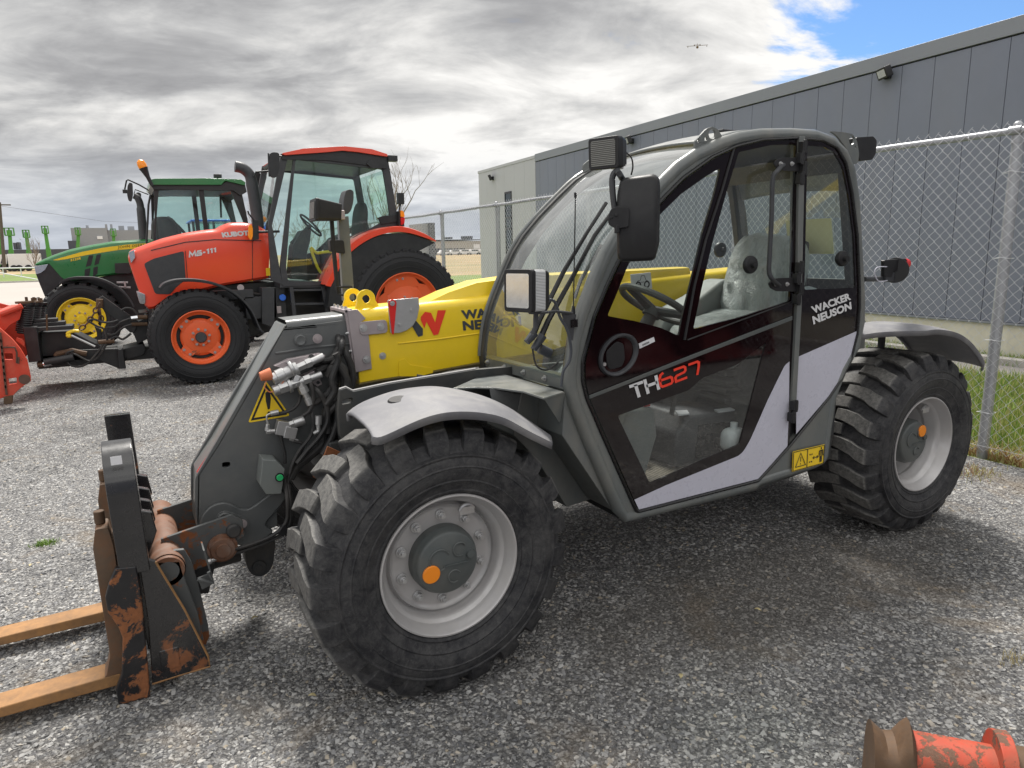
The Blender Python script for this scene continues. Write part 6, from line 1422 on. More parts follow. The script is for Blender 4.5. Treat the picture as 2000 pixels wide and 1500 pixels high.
# ---- green tractor --------------------------------------------------------
gt = thing('tractor', 'green tractor with yellow wheel and amber beacon, standing behind the orange tractor', 'tractor', group='tractors parked across the yard')
YG = 11.7; gx = at(160, 627, y=YG).x
w1 = tr_wheel(gt, .62, .36, .42, 'tyre_far', 'rim_yellow', 22, 0, gx, YG)
w2 = tr_wheel(gt, .80, .48, .48, 'tyre_far', 'rim_yellow', 24, 0, gx+2.5, YG)
for w_ in (w1, w2): c = copy_tree(w_, gt); c.location = (w_.location.x, YG+2.1, w_.location.z); c.rotation_euler = (0, 0, pi)
yh = 12.30
ghood = [(66, 519), (69, 513), (77, 509), (102, 498), (134, 487), (176, 478), (224, 470), (260, 468), (300, 465), (300, 530), (254, 533), (225, 536), (190, 541), (160, 546), (124, 549), (94, 515), (80, 519)]
emit('hood', shell(TR(ghood, yh, .03), yh, .80, .06, .2, .04), M['tractor_green'], gt, smooth=40)
mb = MB().prism(TR([(94, 515), (126, 508), (124, 546), (115, 556), (88, 580), (78, 556), (70, 535), (80, 530)], yh+.005, .01), (0, .79, 0)); emit('front_grille', mb, M['tractor_black'], gt, bevel=.01)
mb = MB().prism(TR([(67, 520), (80, 518), (94, 516), (88, 527), (80, 533), (70, 536)], yh-.01, .015), (0, .2, 0)); emit('front_lamp', mb, M['lamp_reflector'], gt, bevel=.005)
mb = MB().prism(TR([(103, 508), (124, 502), (160, 492), (200, 484), (245, 478), (285, 475), (285, 484), (232, 488), (175, 497), (130, 506), (112, 508.5)], yh-.003, .0), (0, -.003, 0)); emit('yellow_stripe', mb, M['sticker_yellow'], gt)
mb = MB(); text_on(mb, 'JOHN DEERE', TR([(230, 480.3), (283, 475.8), (283, 482.2), (230, 487.2)], yh-.008), (0, -.002, 0), .0, 1.1); emit('name_letters', mb, M['decal_black'], gt, smooth=0)
mb = MB(); text_on(mb, '5125R', TR([(138, 506), (158.4, 502), (158.4, 506.5), (138, 510.6)], yh-.004), (0, -.004, 0), .03); emit('model_letters', mb, M['sticker_yellow'], gt, smooth=0)
mb = MB()
for q_ in (((173.6, 499), (182.4, 498.4), (177.6, 518.4), (167.2, 521.6)), ((188.8, 497.6), (197.6, 496), (192.8, 515.2), (184, 518.4)), ((165.6, 526.4), (176.8, 523.2), (174.4, 538.4), (164.8, 540.8)), ((182.4, 522.4), (191.2, 520), (190.4, 534.4), (181.6, 540.8))): mb.prism(TR(q_, yh-.002, .01), (0, -.003, 0))
emit('vent', mb, M['tractor_black'], gt)
mb = MB().prism(TR([(120, 550), (190, 543), (254, 530), (310, 530), (320, 640), (130, 640)], yh+.1), (0, .6, 0)); mb.prism(TR([(224, 514), (254, 513), (255, 534), (225, 534)], yh-.1, .01), (0, .1, 0)); mb.box((gx, YG+1.05, .62), (.25, 1.7, .2)); emit('chassis', mb, M['tractor_black'], gt, bevel=.02)
mb = MB(); mb.tube(TR([(228, 552), (250, 552)], 12.1), .02, 6); mb.tube(TR([(222, 560), (255, 562)], 12.1), .02, 6); mb.box(at(244, 555, y=12.1), (.03, .05, .1)); emit('engine_detail', mb, M['zinc_plate'], gt)
fo = smooth_path(TR([(116, 553), (125, 546), (142, 542), (162, 541), (190, 543), (215, 552), (236, 565), (252, 582), (262, 600)], YG-.02), 3)
mb = MB().grid([[p+V(0, 0, -.04), p, p+V(0, .40, 0), p+V(0, .40, -.03)] for p in fo]); emit('front_fender', mb, M['charcoal_metal'], gt, solid=.02, smooth=45)
yc = 11.95; cw = 1.5
cabp = [(300, 361), (440, 361), (470, 366), (484, 430), (490, 480), (300, 480), (302, 420)]
w_a = TR([(310, 372), (388, 369.5), (398, 446), (398, 474), (304, 474), (305, 440)], yc, .02); w_b = TR([(398, 371), (450, 372), (462, 400), (478, 440), (482, 474), (409, 474), (406, 440)], yc, .02)
mb = MB().prism(TR(cabp, yc), (0, .05, 0), holes=[w_a, w_b]); mb.prism([p+V(0, cw, 0) for p in TR(cabp, yc)], (0, .05, 0), holes=[[p+V(0, cw, 0) for p in w_a], [p+V(0, cw, 0) for p in w_b]])
emit('cab_frame', mb, M['tractor_black'], gt, bevel=.01)
for h_ in (w_a, w_b):
    for dy_ in (.025, cw+.02): emit('cab_pane', MB().add([p+V(0, dy_, 0) for p in h_], [tuple(range(len(h_)))]), M['tractor_glass'], gt, smooth=0)
mb = MB().prism(TR([(291, 351.5), (303, 348.8), (400, 348), (470, 350), (480, 356), (478, 362), (440, 353), (432, 361), (292, 361)], yc-.08, .02), (0, cw+.2, 0)); emit('roof', mb, M['tractor_green'], gt, bevel=.03, seg=3)
mb = MB().prism(TR([(294, 361), (432, 361), (443, 354), (478, 357), (482, 375), (470, 382), (455, 372), (300, 370)], yc-.04, .01), (0, cw+.1, 0)); mb.box(at(425, 344, y=yc+.5), (.14, .1, .07)); mb.tube(TR([(425, 344), (425, 350)], yc+.5), .02, 6); emit('roof_band', mb, M['tractor_black'], gt, bevel=.01)
bc = part('beacon', gt); b0 = at(289, 346, y=yc-.15); b1 = at(281, 330, y=yc-.15); dd = (b1-b0).normalized()
mb = MB().tube([b0-dd*.15, b0, b1-dd*.03, b1+dd*.02], [.03, .035, .06, .075], 14); emit('beacon_base', mb, M['tractor_black'], bc)
mb = MB().tube([b1+dd*.02, b1+dd*.07, b1+dd*.13, b1+dd*.16], [.07, .075, .06, .025], 16); emit('beacon_lens', mb, M['amber'], bc)
mb = MB().prism(TR([(249, 362), (253, 356), (259, 358), (260, 380), (257, 394), (251, 392), (248, 380)], yc-.5, .03), (0, .05, 0)); mb.prism(TR([(265, 377), (270, 375), (276, 378), (275, 398), (266, 396)], yc+1.9, .02), (0, .05, 0))
mb.tube(TR([(243, 373), (247, 353), (250, 351), (272, 361), (291, 372)], yc-.35), .014, 6); mb.tube(TR([(262, 380), (264, 370), (290, 380)], yc+1.0), .012, 6); mb.box(at(244, 374, y=yc-.4), (.07, .05, .06)); mb.tube(TR([(294, 380), (290, 400), (288, 440), (286, 475)], yc-.03), .02, 6); emit('wing_mirror', mb, M['tractor_black'], gt, bevel=.006)
mb = MB().tube(smooth_path(TR([(261, 382), (268, 386), (273, 396), (275, 408), (277, 430), (280, 467)], 12.5), 4), [.055]*4+[.06]*8+[.072]*9, 14); emit('exhaust', mb, M['charcoal_metal'], gt)
mb = MB(); pillow(mb, at(322, 455, y=12.7), (.45, .45, .6)); c_ = at(345, 440, y=12.6); mb.tube([c_+(a1*cos(t)+a2*sin(t))*.2 for t in [2*pi*i/24 for i in range(24)]], .018, 6, closed=True); mb.tube([c_, at(352, 466, y=12.6)], .05, 8); mb.tube(TR([(430, 372), (432, 425)], 13.2), .02, 6); emit('interior', mb, M['interior_dark'], gt, smooth=60)
# ---- blue tractors further back -----------------------------------------
for lab_, x0, x1, y0_, yy, bea in (('blue tractor seen through the glass of the green cab', 370, 462, 428, 18.0, True),):
    bt = thing('tractor', lab_, 'tractor', group='tractors parked across the yard'); A, B = at(x0, y0_, y=yy), at(x1, y0_, y=yy); L_ = B.x-A.x; zt = A.z
    mb = MB().prism([V(A.x, yy, zt-.06), V(A.x+.05, yy, zt), V(B.x-.05, yy, zt), V(B.x, yy, zt-.06)], (0, 1.5, 0)); emit('roof', mb, M['blue_paint'], bt, bevel=.02)
    mb = MB()
    for x_ in (A.x+.08, A.x+L_*.5, B.x-.12):
        for dy_ in (.05, 1.4): mb.box((x_, yy+dy_, zt-.45), (.06, .06, .8))
    mb.box(((A.x+B.x)/2, yy+.75, zt-1.0), (L_*.9, 1.4, .35)); emit('cab_frame', mb, M['tractor_black'], bt, bevel=.01)
    mb = MB().box((A.x-.5, yy+.75, zt-1.05), (1.3, .8, .5)); emit('hood', mb, M['blue_paint'], bt, bevel=.08, seg=3)
    mb = MB().box(((A.x+B.x)/2, yy+.03, zt-.45), (L_*.9, .01, .75)); emit('cab_glazing', mb, M['tractor_glass'], bt)
    for x_, R_ in ((A.x-.7, .5), (B.x-.3, .7)):
        for dy_ in (0, 1.4): 
            wq = part('wheel', bt); mb = MB().lathe(tyre_profile(R_, R_*.55, .35, .02), (x_, yy+dy_-.2, R_), (0, 1, 0), 32); emit('tyre', mb, M['tyre_far'], wq); emit('rim', MB().lathe([(R_*.55, 0), (R_*.4, .05), (0, .06)], (x_, yy+dy_-.2, R_), (0, 1, 0), 24), M['white_panel'], wq)
    if bea: emit('beacon', MB().lathe([(.07, 0), (.075, .06), (.05, .12), (0, .14)], at(516, 433, y=yy+.1), (0, 0, 1), 14), M['amber'], bt); emit('rear_hood', MB().prism([at(500, 448, y=yy), at(500, 436, y=yy), at(524, 434, y=yy), at(527, 448, y=yy)], (0, .6, 0)), M['blue_paint'], bt, bevel=.03)
# ---- snow plow ------------------------------------------------------------
sp_ = thing('snow_plow', 'worn orange snow plow blade with black push frame, on the front of the orange tractor', 'snow plow')
def p6(l): return [(a/6.25, 560+b/6.25) for a, b in l]
ya, yb2 = 7.2, 9.6
o_ = ats(p6([(0, 505), (60, 560), (150, 640), (250, 760), (330, 900), (370, 1090), (376, 1150), (300, 1200), (215, 1270), (160, 1330), (60, 1345), (0, 1370)]), y=ya)
ex = [V(-3.4, ya, o_[-1].z), V(-3.4, ya, o_[0].z+.1)]
h1_ = ats(p6([(52, 815), (152, 815), (160, 890), (58, 890)]), y=ya); h2_ = ats(p6([(100, 1125), (200, 1108), (205, 1180), (108, 1195)]), y=ya)
mb = MB().prism(o_+ex, (0, .05, 0), holes=[h1_, h2_]); emit('blade_end', mb, M['plow_orange'], sp_, bevel=.006)
top = smooth_path([at(0, 604, y=9.2), at(45, 594, y=9.2)], 2)
mb = MB(); pr = [(-2.55, .03), (-2.42, .12), (-2.33, .35), (-2.30, .62), (-2.34, .88), (-2.46, 1.10)]
mb.grid([[V(x-.35*(k/8), lerp(7.25, 10.4, k/8), z) for x, z in pr] for k in range(9)]); mb.grid([[V(x-.05-.35*(k/8), lerp(7.25, 10.4, k/8), z) for x, z in pr] for k in range(9)]); emit('moldboard', mb, M['plow_orange'], sp_, smooth=60)
mb = MB()
for yy in (8.7, 9.4): mb.prism([V(-2.40, yy, .15), V(-2.15, yy, .42), V(-2.10, yy, .62), V(-2.22, yy, .98), V(-2.48, yy, 1.08)], (0, .03, 0))
mb.prism(ats(p6([(0, 330), (270, 220), (275, 260), (240, 400), (120, 470), (60, 540), (0, 500)]), y=8.0), (0, .05, 0)); mb.tube(ats(p6([(0, 340), (270, 235)]), y=7.95), .035, 8)
mb.box((-2.3, 8.9, .98), (.12, 1.6, .08)); mb.prism(ats(p6([(200, 620), (270, 640), (300, 680), (300, 740), (250, 700), (190, 660)]), y=7.9), (0, .05, 0)); emit('blade_rib', mb, M['plow_orange'], sp_, bevel=.006)
mb = MB()
for k in range(9): a = p6([(10+8*k, 620+80*k)])[0]; mb.box(at(a[0], a[1], y=ya-.01), (.02, .03, .11))
mb.tube(ats(p6([(45, 740), (180, 740), (205, 800), (205, 930), (225, 940), (230, 860)]), y=ya-.03), .010, 6); mb.cyl(at(47, 740, y=ya-.02), at(47, 740, y=ya+.1), .05); mb.cyl(at(300/6.25, 560+1130/6.25, y=ya-.03), at(48, 740.8, y=ya), .055); emit('hinge_pin', mb, M['rust_chain'], sp_, bevel=.003)
mb = MB().prism(ats(p6([(40, 1345), (155, 1325), (150, 1430), (45, 1440)]), y=ya-.02), (0, .06, 0)); emit('wear_shoe', mb, M['rusty_iron'], sp_, bevel=.008)
mb = MB()
for bx_, yy in ((330, 8.1), (420, 8.3), (480, 8.5)):
    A = at(bx_/6.25, 560+205/6.25, y=yy); B = at((bx_-45)/6.25, 560+560/6.25, y=yy); n_ = 14*16; pts = []
    d_ = (B-A); u_ = d_.normalized().orthogonal().normalized(); v_ = d_.normalized().cross(u_)
    for i in range(n_+1): t = i/16*2*pi; pts.append(A+d_*(i/n_)+(u_*cos(t)+v_*sin(t))*.075)
    mb.tube(pts, .0135, 5); mb.cyl(A+V(0, 0, .01), A+V(0, 0, -.02), .09); mb.cyl(A+V(0, 0, .08), A, .014, n=8)
emit('trip_spring', mb, M['plow_black'], sp_)
mb = MB()
for bx_, yy in ((330, 8.1), (420, 8.3), (440, 8.5)): A = at(bx_/6.25, 560+200/6.25, y=yy); mb.cyl(A, A+V(0, 0, .07), .016, n=8); mb.cyl(A+V(.06, 0, 0), A+V(.06, 0, .06), .016, n=8); mb.cyl(A+V(-.02, 0, 0), A+V(-.02, 0, .025), .10, n=20)
emit('spring_bolt', mb, M['rusty_iron'], sp_)
mb = MB()
mb.prism(ats(p6([(275, 490), (450, 490), (505, 910), (350, 925), (310, 700)]), y=7.95), (0, .5, 0))
mb.prism(ats(p6([(500, 560), (870, 545), (1180, 700), (1280, 770), (1430, 760), (1430, 990), (1200, 900), (900, 900), (700, 960), (500, 920)]), y=8.2), (0, .5, 0))
mb.prism(ats(p6([(950, 770), (1430, 755), (1520, 760), (1520, 1000), (1450, 1000), (1220, 900), (1000, 880)]), y=8.1), (0, .04, 0))
mb.prism(ats(p6([(1430, 760), (1500, 760), (1540, 1000), (1450, 1005)]), y=8.0), (0, .12, 0))
mb.prism(ats(p6([(1200, 140), (1250, 110), (1700, 430), (1640, 560), (1590, 560), (1230, 250)]), y=8.1), (0, .05, 0)); mb.prism(ats(p6([(1200, 140), (1250, 110), (1700, 430), (1640, 560), (1590, 560), (1230, 250)]), y=8.7), (0, .05, 0))
mb.prism(ats(p6([(1570, 480), (1780, 380), (1800, 330), (1690, 320), (1810, 310), (1800, 640), (1680, 700), (1640, 600)]), y=8.15), (0, .6, 0)); mb.prism(ats(p6([(1500, 760), (1750, 700), (1780, 760), (1760, 830), (1560, 890), (1500, 860)]), y=8.15), (0, .5, 0))
mb.prism(ats(p6([(1150, 480), (1240, 520), (1250, 700), (1190, 700), (1180, 560)]), y=8.25), (0, .05, 0)); mb.box(at(96, 632, y=8.2), (.35, .2, .05)); mb.box(at(90, 625, y=8.2), (.25, .15, .04)); mb.box(at(98, 640, y=8.15), (.5, .3, .05))
mb.prism([V(-2.0, 8.2, .45), V(-.6, 8.2, .42), V(-.6, 8.2, .30), V(-2.0, 8.2, .28)], (0, .7, 0)); emit('push_frame', mb, M['plow_black'], sp_, bevel=.008)
mb = MB().tube(ats(p6([(540, 930), (900, 860)]), y=8.0), .055, 14); emit('angle_cylinder', mb, M['plow_black'], sp_); mb = MB().tube(ats(p6([(530, 950), (690, 910)]), y=7.99), .04, 14); mb.tube(ats(p6([(1600, 385), (1680, 375)]), y=8.05), .025, 10); emit('cylinder_rod', mb, M['chrome'], sp_)
mb = MB(); mb.tube(ats(p6([(680, 850), (700, 820), (800, 800), (880, 780), (1000, 810), (1060, 820)]), y=8.05), .035, 8); mb.tube(ats(p6([(455, 955), (600, 945)]), y=8.0), .035, 8); mb.tube(ats(p6([(1200, 680), (1400, 660)]), y=8.0), .03, 8); mb.tube(ats(p6([(1215, 150), (1215, 260)]), y=8.05), .04, 8); mb.tube(ats(p6([(570, 340), (575, 540)]), y=8.0), .012, 6)
mb.tube(ats(p6([(1600, 460), (1800, 455)]), y=8.08), .025, 8); mb.tube(ats(p6([(1680, 375), (1800, 372)]), y=8.05), .028, 8); emit('rusty_fitting', mb, M['rusty_iron'], sp_, bevel=.004)
mb = MB()
for L in ([(900, 780), (820, 810), (800, 870), (850, 950), (960, 975), (1060, 940), (1180, 820), (1260, 700)], [(870, 810), (930, 830), (1020, 880), (1100, 905), (1200, 860), (1300, 700)], [(1290, 500), (1400, 490), (1480, 430), (1600, 385)], [(1310, 580), (1400, 580), (1500, 500), (1610, 460)], [(1080, 410), (1150, 400), (1250, 430), (1350, 435), (1440, 410)], [(1480, 290), (1540, 260), (1620, 275), (1680, 340)], [(1080, 420), (1180, 480), (1260, 510), (1290, 580), (1310, 650)], [(1350, 640), (1420, 610), (1500, 640), (1600, 570)]):
    mb.tube(smooth_path(ats(p6(L), y=7.98), 5), .014, 6)
emit('hydraulic_hose', mb, M['hose'], sp_)
mb = MB()
def chain(pts, yy, rr=.035):
    P = smooth_path(ats(p6(pts), y=yy), 3); tot = sum((P[i+1]-P[i]).length for i in range(len(P)-1)); n_ = int(tot/(rr*1.7)); 
    for k in range(n_):
        d = tot*(k+.5)/n_; i = 0
        while i < len(P)-2 and d > (P[i+1]-P[i]).length: d -= (P[i+1]-P[i]).length; i += 1
        t = (P[i+1]-P[i]).normalized(); c = P[i]+t*d; s_ = t.cross(V(0, 1, 0)).normalized() if k % 2 else V(0, 1, 0)
        mb.tube([c+t*rr*1.15*cos(a)+s_*rr*.75*sin(a) for a in [2*pi*j/10 for j in range(10)]], .0095, 5, closed=True)
chain([(1215, 200), (1150, 320), (1080, 430), (980, 520)], 8.0); chain([(1215, 260), (1230, 330), (1240, 430)], 8.02); emit('lift_chain', mb, M['rust_chain'], sp_)
mb = MB().tube(smooth_path(ats(p6([(970, 545), (920, 540), (860, 550), (825, 570), (835, 600), (870, 590)]), y=8.0), 4), [.02]*15+[.028]*6, 8); emit('chain_hook', mb, M['rim_yellow'], sp_)
emit('prop_rod', MB().tube(ats(p6([(870, 595), (1160, 730)]), y=7.95), .014, 6), M['zinc'], sp_)
# ---- orange implement in the near corner --------------------------------
im = thing('implement_frame', 'worn orange steel beam with a rusty saddle end, lying on the gravel nearest the viewer', 'implement')
def pc(l, zz): return [at(1640+a/5.556, 1360+b/5.556, z=zz) for a, b in l]
A = at(1770, 1484, z=.26); B = at(1936, 1516, z=.26); d_ = (B-A).normalized()
cam_side = V(-d_.y, d_.x, 0)
mb = MB(); R_ = .078; dn = V(0, 0, -1); sd_ = d_.cross(V(0, 0, 1))
def sect(P, r, h): 
    q = [P+sd_*r*1.0+V(0, 0, -h)]
    for k in range(9): t = pi*k/8; q.append(P+sd_*r*cos(t)+V(0, 0, r*sin(t)))
    return q+[P-sd_*r+V(0, 0, -h)]
mb.grid([sect(A, R_, .22), sect(lerp(A, B, .5), R_, .22), sect(B, R_, .22)], closed=True); emit('beam', mb, M['worn_orange'], im, smooth=40)
mb = MB(); e0 = A-d_*.088; e1 = A+d_*.008
rows = []
for P, hs in ((e0, .004), (lerp(e0, e1, .15), -.008), (lerp(e0, e1, .35), -.022), (lerp(e0, e1, .6), -.018), (lerp(e0, e1, .8), .014), (lerp(e0, e1, .9), .026), (e1, .006)):
    s_ = sect(P, R_*1.04, .26); m_ = len(s_)
    rows.append([p+V(0, 0, (hs*1.25*max(0, sin(pi*(i-1)/8))**.7 if 0 < i < m_-1 else 0)) for i, p in enumerate(s_)])
mb.grid(rows, closed=True); mb.add(rows[0], [tuple(range(len(rows[0])))]); emit('saddle_end', mb, M['rusty_iron'], im, solid=.004, smooth=40)
mb = MB(); o_ = [B+sd_*.10*cos(t)*1.0+V(0, 0, .112*sin(t)+.01)+d_*.0 for t in [pi*i/14 for i in range(15)]]+[B-sd_*.12+V(0, 0, -.26), B+sd_*.12+V(0, 0, -.26)]
hl = [B+sd_*.035*cos(t)+V(0, 0, .065*sin(t)-.0) for t in [2*pi*i/20 for i in range(20)]]
mb.prism(o_, tuple(d_*.035), holes=[hl]); emit('lug_plate', mb, M['worn_orange'], im, bevel=.004)
mb = MB().tube([B+d_*.04, B+d_*.6], .085, 20); mb.tube([B+d_*.3+V(0, 0, -.29), B+d_*.3], .05, 12); mb.tube([A+d_*.05+V(0, 0, -.29), A+d_*.05+V(0, 0, -.1)], .05, 12); emit('cross_pipe', mb, M['rusty_iron'], im)
# ================================================================== BACKGROUND
YB_ = 150
def bx_px(mb, x0, y0, x1, y1, yy, dep=20):
    a, b = at(x0, y1, y=yy), at(x1, y0, y=yy); z0 = min(0, a.z) if y1 > 500 else a.z
    mb.prism([V(a.x, yy, z0), V(b.x, yy, z0), V(b.x, yy, b.z), V(a.x, yy, b.z)], (0, dep, 0))
b1 = thing('factory', 'large windowless grey factory block on the far side of the road', 'factory')
mb = MB(); bx_px(mb, 146, 445, 208, 506, 170, 60); bx_px(mb, 208, 449, 330, 506, 172, 60); emit('wall', mb, M['far_grey_wall'], b1)
mb = MB(); bx_px(mb, 168, 440, 172, 446, 175, 4); bx_px(mb, 216, 438, 219, 450, 176, 3); bx_px(mb, 232, 441, 242, 450, 178, 5); bx_px(mb, 250, 442, 262, 450, 178, 4); bx_px(mb, 206, 438, 209, 450, 171, 2); emit('roof_vent', mb, M['far_grey_wall'], b1)
mb = MB(); bx_px(mb, 137, 470, 148, 506, 168, 20); emit('annex', mb, M['far_dark_wall'], b1)
mb = MB(); bx_px(mb, 190, 461, 200, 467, 169.8, .2); emit('sign_board', mb, M['white_panel'], b1)
b2 = thing('low_shed', 'long dark low shed behind the green boom lifts', 'shed'); mb = MB(); bx_px(mb, -60, 486, 138, 508, 165, 15); emit('wall', mb, M['far_dark_wall'], b2)
mb = MB(); bx_px(mb, 27, 474, 31, 487, 166, 3); bx_px(mb, 34, 473, 37, 487, 166, 3); emit('stack', mb, M['far_dark_wall'], b2)
tl = thing('site_trailer', 'white box trailer parked beyond the guardrail', 'trailer'); mb = MB(); a, b = at(16, 514, y=120), at(76, 495, y=120); mb.prism([V(a.x, 120, .5), V(b.x, 120, .5), V(b.x, 120, b.z), V(a.x, 120, b.z)], (0, 2.6, 0)); emit('body', mb, M['white_panel'], tl, bevel=.03)
mb = MB()
for x_ in (b.x-1.5, b.x-2.6, a.x+.6): mb.cyl((x_, 119.95, .45), (x_, 120.4, .45), .45)
emit('wheel', mb, M['tyre_far'], tl)
for lab_, bx_, tx, ty, wpx, m_ in (('green boom lift cut off by the edge of the view', 2, 0, 462, 6, 'lift_green'), ('green boom lift with a wide work platform, beside the utility pole', 22, 19, 459, 9, 'lift_green'), ('green boom lift leaning left over the white trailer', 58, 52, 463, 6, 'lift_green'),
                                ('tallest green boom lift, standing clear of the trailer', 97, 89, 455, 6, 'lift_green'), ('green boom lift in front of the grey factory wall', 150, 153, 458, 5, 'lift_green'), ('dark green boom lift almost hidden by the green hood', 222, 222, 460, 5, 'lift_green')):
    bl = thing('boom_lift', lab_, 'boom lift', group='green boom lifts in a row beyond the road'); yy = 125; T_ = at(tx, ty, y=yy); Bb = at(bx_, 505, y=yy); Bb.z = 1.0
    mb = MB().tube([Bb, lerp(Bb, T_, .5), lerp(Bb, T_, .5), T_], [.45, .42, .34, .30], 4); emit('boom', mb, M[m_], bl)
    mb = MB(); w_ = (at(tx+wpx, ty, y=yy)-T_).x
    for dx in (-w_, 0, w_): mb.box(T_+V(dx, 0, .5), (.1, 1.0, 1.1))
    mb.box(T_+V(0, 0, -.05), (2*w_, 1.0, .15)); mb.box(T_+V(0, 0, 1.0), (2*w_, 1.0, .1)); mb.box(T_+V(0, 0, .3), (w_, 1.1, .8)); emit('platform', mb, M[m_], bl)
    mb = MB().box(Bb+V(0, 0, -.3), (2.6, 2.2, .8)); emit('turntable', mb, M[m_], bl, bevel=.05)
    for dx in (-1.0, 1.0): emit('wheel', MB().cyl((Bb.x+dx, yy-1.2, .45), (Bb.x+dx, yy-.8, .45), .45), M['tyre_far'], bl)
sg = thing('banner', 'white banner with a dark letter beside the white box trailer', 'banner'); mb = MB(); q_ = [at(-6, 497, y=119), at(13, 497, y=119), at(13, 516, y=119), at(-6, 516, y=119)]; mb.prism(q_, (0, .1, 0)); emit('panel', mb, M['white_panel'], sg)
mb = MB(); text_on(mb, 'A', [at(1, 498, y=119), at(12, 498, y=119), at(12, 515, y=119), at(1, 515, y=119)], (0, -.1, 0), .06); emit('letters', mb, M['decal_grey'], sg, smooth=0)
po = thing('utility_pole', 'thin wooden utility pole at the edge of the view', 'pole'); mb = MB().tube([V(at(6, 515, y=110).x, 110, -.5), at(-1, 395, y=110)], [.22, .16], 8); mb.box(at(-1, 400, y=110), (2.4, .15, .15)); emit('shaft', mb, M['pole_wood'], po)
mb = MB().tube([at(-1, 402, y=110), at(200, 432, y=130), at(330, 437, y=150)], .02, 4); emit('cable', mb, M['pole_wood'], po)
gr = thing('guardrail', 'white metal barrier rail along the far side of the lot', 'guardrail')
mb = MB().tube([at(-40, 525, y=80), at(105, 522, y=80)], .07, 6); mb.tube([at(-10, 531, y=66), at(90, 549, y=62)], .05, 6)
for x_ in (5, 40, 75): p_ = at(x_, 524, y=80); mb.tube([V(p_.x, 80, 0), p_], .05, 6)
emit('rail', mb, M['white_panel'], gr)
kb = MB().prism([V(-60, 60, -.05), V(5, 60, -.05), V(5, 60.3, -.05), V(-60, 60.3, -.05)], (0, 0, .15)); tag(emit('kerb', kb, M['kerb_concrete']), kind='structure')
b3 = thing('office_building', 'low beige office building with a dark window band, beyond the field', 'office building'); yy = 270
mb = MB(); bx_px(mb, 720, 470, 960, 512, yy, 40); emit('wall', mb, M['beige_wall'], b3)
mb = MB(); bx_px(mb, 700, 467, 960, 471, yy-1, 42); bx_px(mb, 908, 461, 923, 467, yy+5, 4); bx_px(mb, 872, 463, 884, 467, yy+5, 4); emit('roof_edge', mb, M['far_dark_wall'], b3)
for x_ in range(790, 900, 12): mb = MB(); bx_px(mb, x_, 485, x_+10, 498, yy-.1, .3); emit('window', mb, M['far_dark_wall'], b3)
mb = MB(); bx_px(mb, 925, 477, 937, 486, yy-.3, .2); emit('sign_board', mb, M['white_panel'], b3)
b4 = thing('tower_block', 'grey block with a dark glass corner behind the chain-link fence', 'building'); mb = MB(); bx_px(mb, 823, 437, 842, 508, 128, 6); emit('wall', mb, M['far_grey_wall'], b4); mb = MB(); bx_px(mb, 842, 435, 849, 508, 127, 6); emit('glass_corner', mb, M['far_dark_wall'], b4)
for k, x_ in enumerate((858, 878, 897, 916, 934)):
    vn = thing('parked_van', 'white van in the row parked in front of the beige office building', 'van', group='white vans parked beyond the field'); a = at(x_, 506, y=235)
    mb = MB().prism([V(a.x, 235, .4), V(a.x+4.4, 235, .4), V(a.x+4.4, 235, 2.0), V(a.x+1.0, 235, 2.0), V(a.x+.5, 235, 1.3), V(a.x, 235, 1.1)], (0, 1.9, 0)); emit('body', mb, M['white_panel'], vn, bevel=.05)
    emit('window', MB().box((a.x+2.6, 234.98, 1.6), (2.8, .02, .4)), M['dark_pane'], vn)
    for dx in (.8, 3.6): emit('wheel', MB().cyl((a.x+dx, 234.9, .35), (a.x+dx, 235.2, .35), .35), M['tyre_far'], vn)
# bare trees
def bare_tree(lab_, base, h, seed, spread=.5, grp=None):
    t = thing('bare_tree', lab_, 'tree', group=grp); r_ = random.Random(seed); mb = MB(); mt = MB()
    def br(p, d, L, r, dep, tgt):
        n_ = 3; pts = [p]; q = p; dd = d
        for i in range(n_):
            dd = (dd+V(r_.uniform(-.16, .16), r_.uniform(-.16, .16), r_.uniform(-.02, .14))).normalized(); q = q+dd*L/n_; pts.append(q)
        tgt.tube(pts, [r, r*.85, r*.7, r*.55], 5 if dep > 1 else 6, caps=False)
        if dep < 5:
            for k in range(r_.choice((2, 3, 3))):
                i = r_.choice((1, 2, 3)); nd = (dd+V(r_.uniform(-1, 1), r_.uniform(-1, 1), r_.uniform(-.1, .6))*spread*1.25).normalized(); br(pts[i], nd, L*r_.uniform(.55, .8), r*.55, dep+1, mb)
    B_ = Vector(base); br(B_, V(0, 0, 1), h*.28, h*.014, 0, mt)
    for k in range(4): br(B_+V(0, 0, h*.18), V(r_.uniform(-.5, .5), r_.uniform(-.4, .4), 1).normalized(), h*.34, h*.010, 1, mb)
    emit('trunk', mt, M['bark'], t); emit('crown', mb, M['bark'], t)
a = at(772, 470, y=38); bare_tree('tall bare tree with thin upright twigs behind the orange cab', (a.x, 38, 0), at(790, 318, y=38).z*1.05, 11, .55)
a = at(610, 470, y=46); bare_tree('bare tree seen through the glass of the orange cab', (a.x, 46, 0), 5.6, 5, .55)
a = at(511, 470, y=50); bare_tree('small bare tree between the green and the orange cab', (a.x, 50, 0), 5.4, 8, .5)
a = at(66, 500, y=105); bare_tree('thin bare tree among the green boom lifts', (a.x, 105, 0), 5.2, 3, .45)
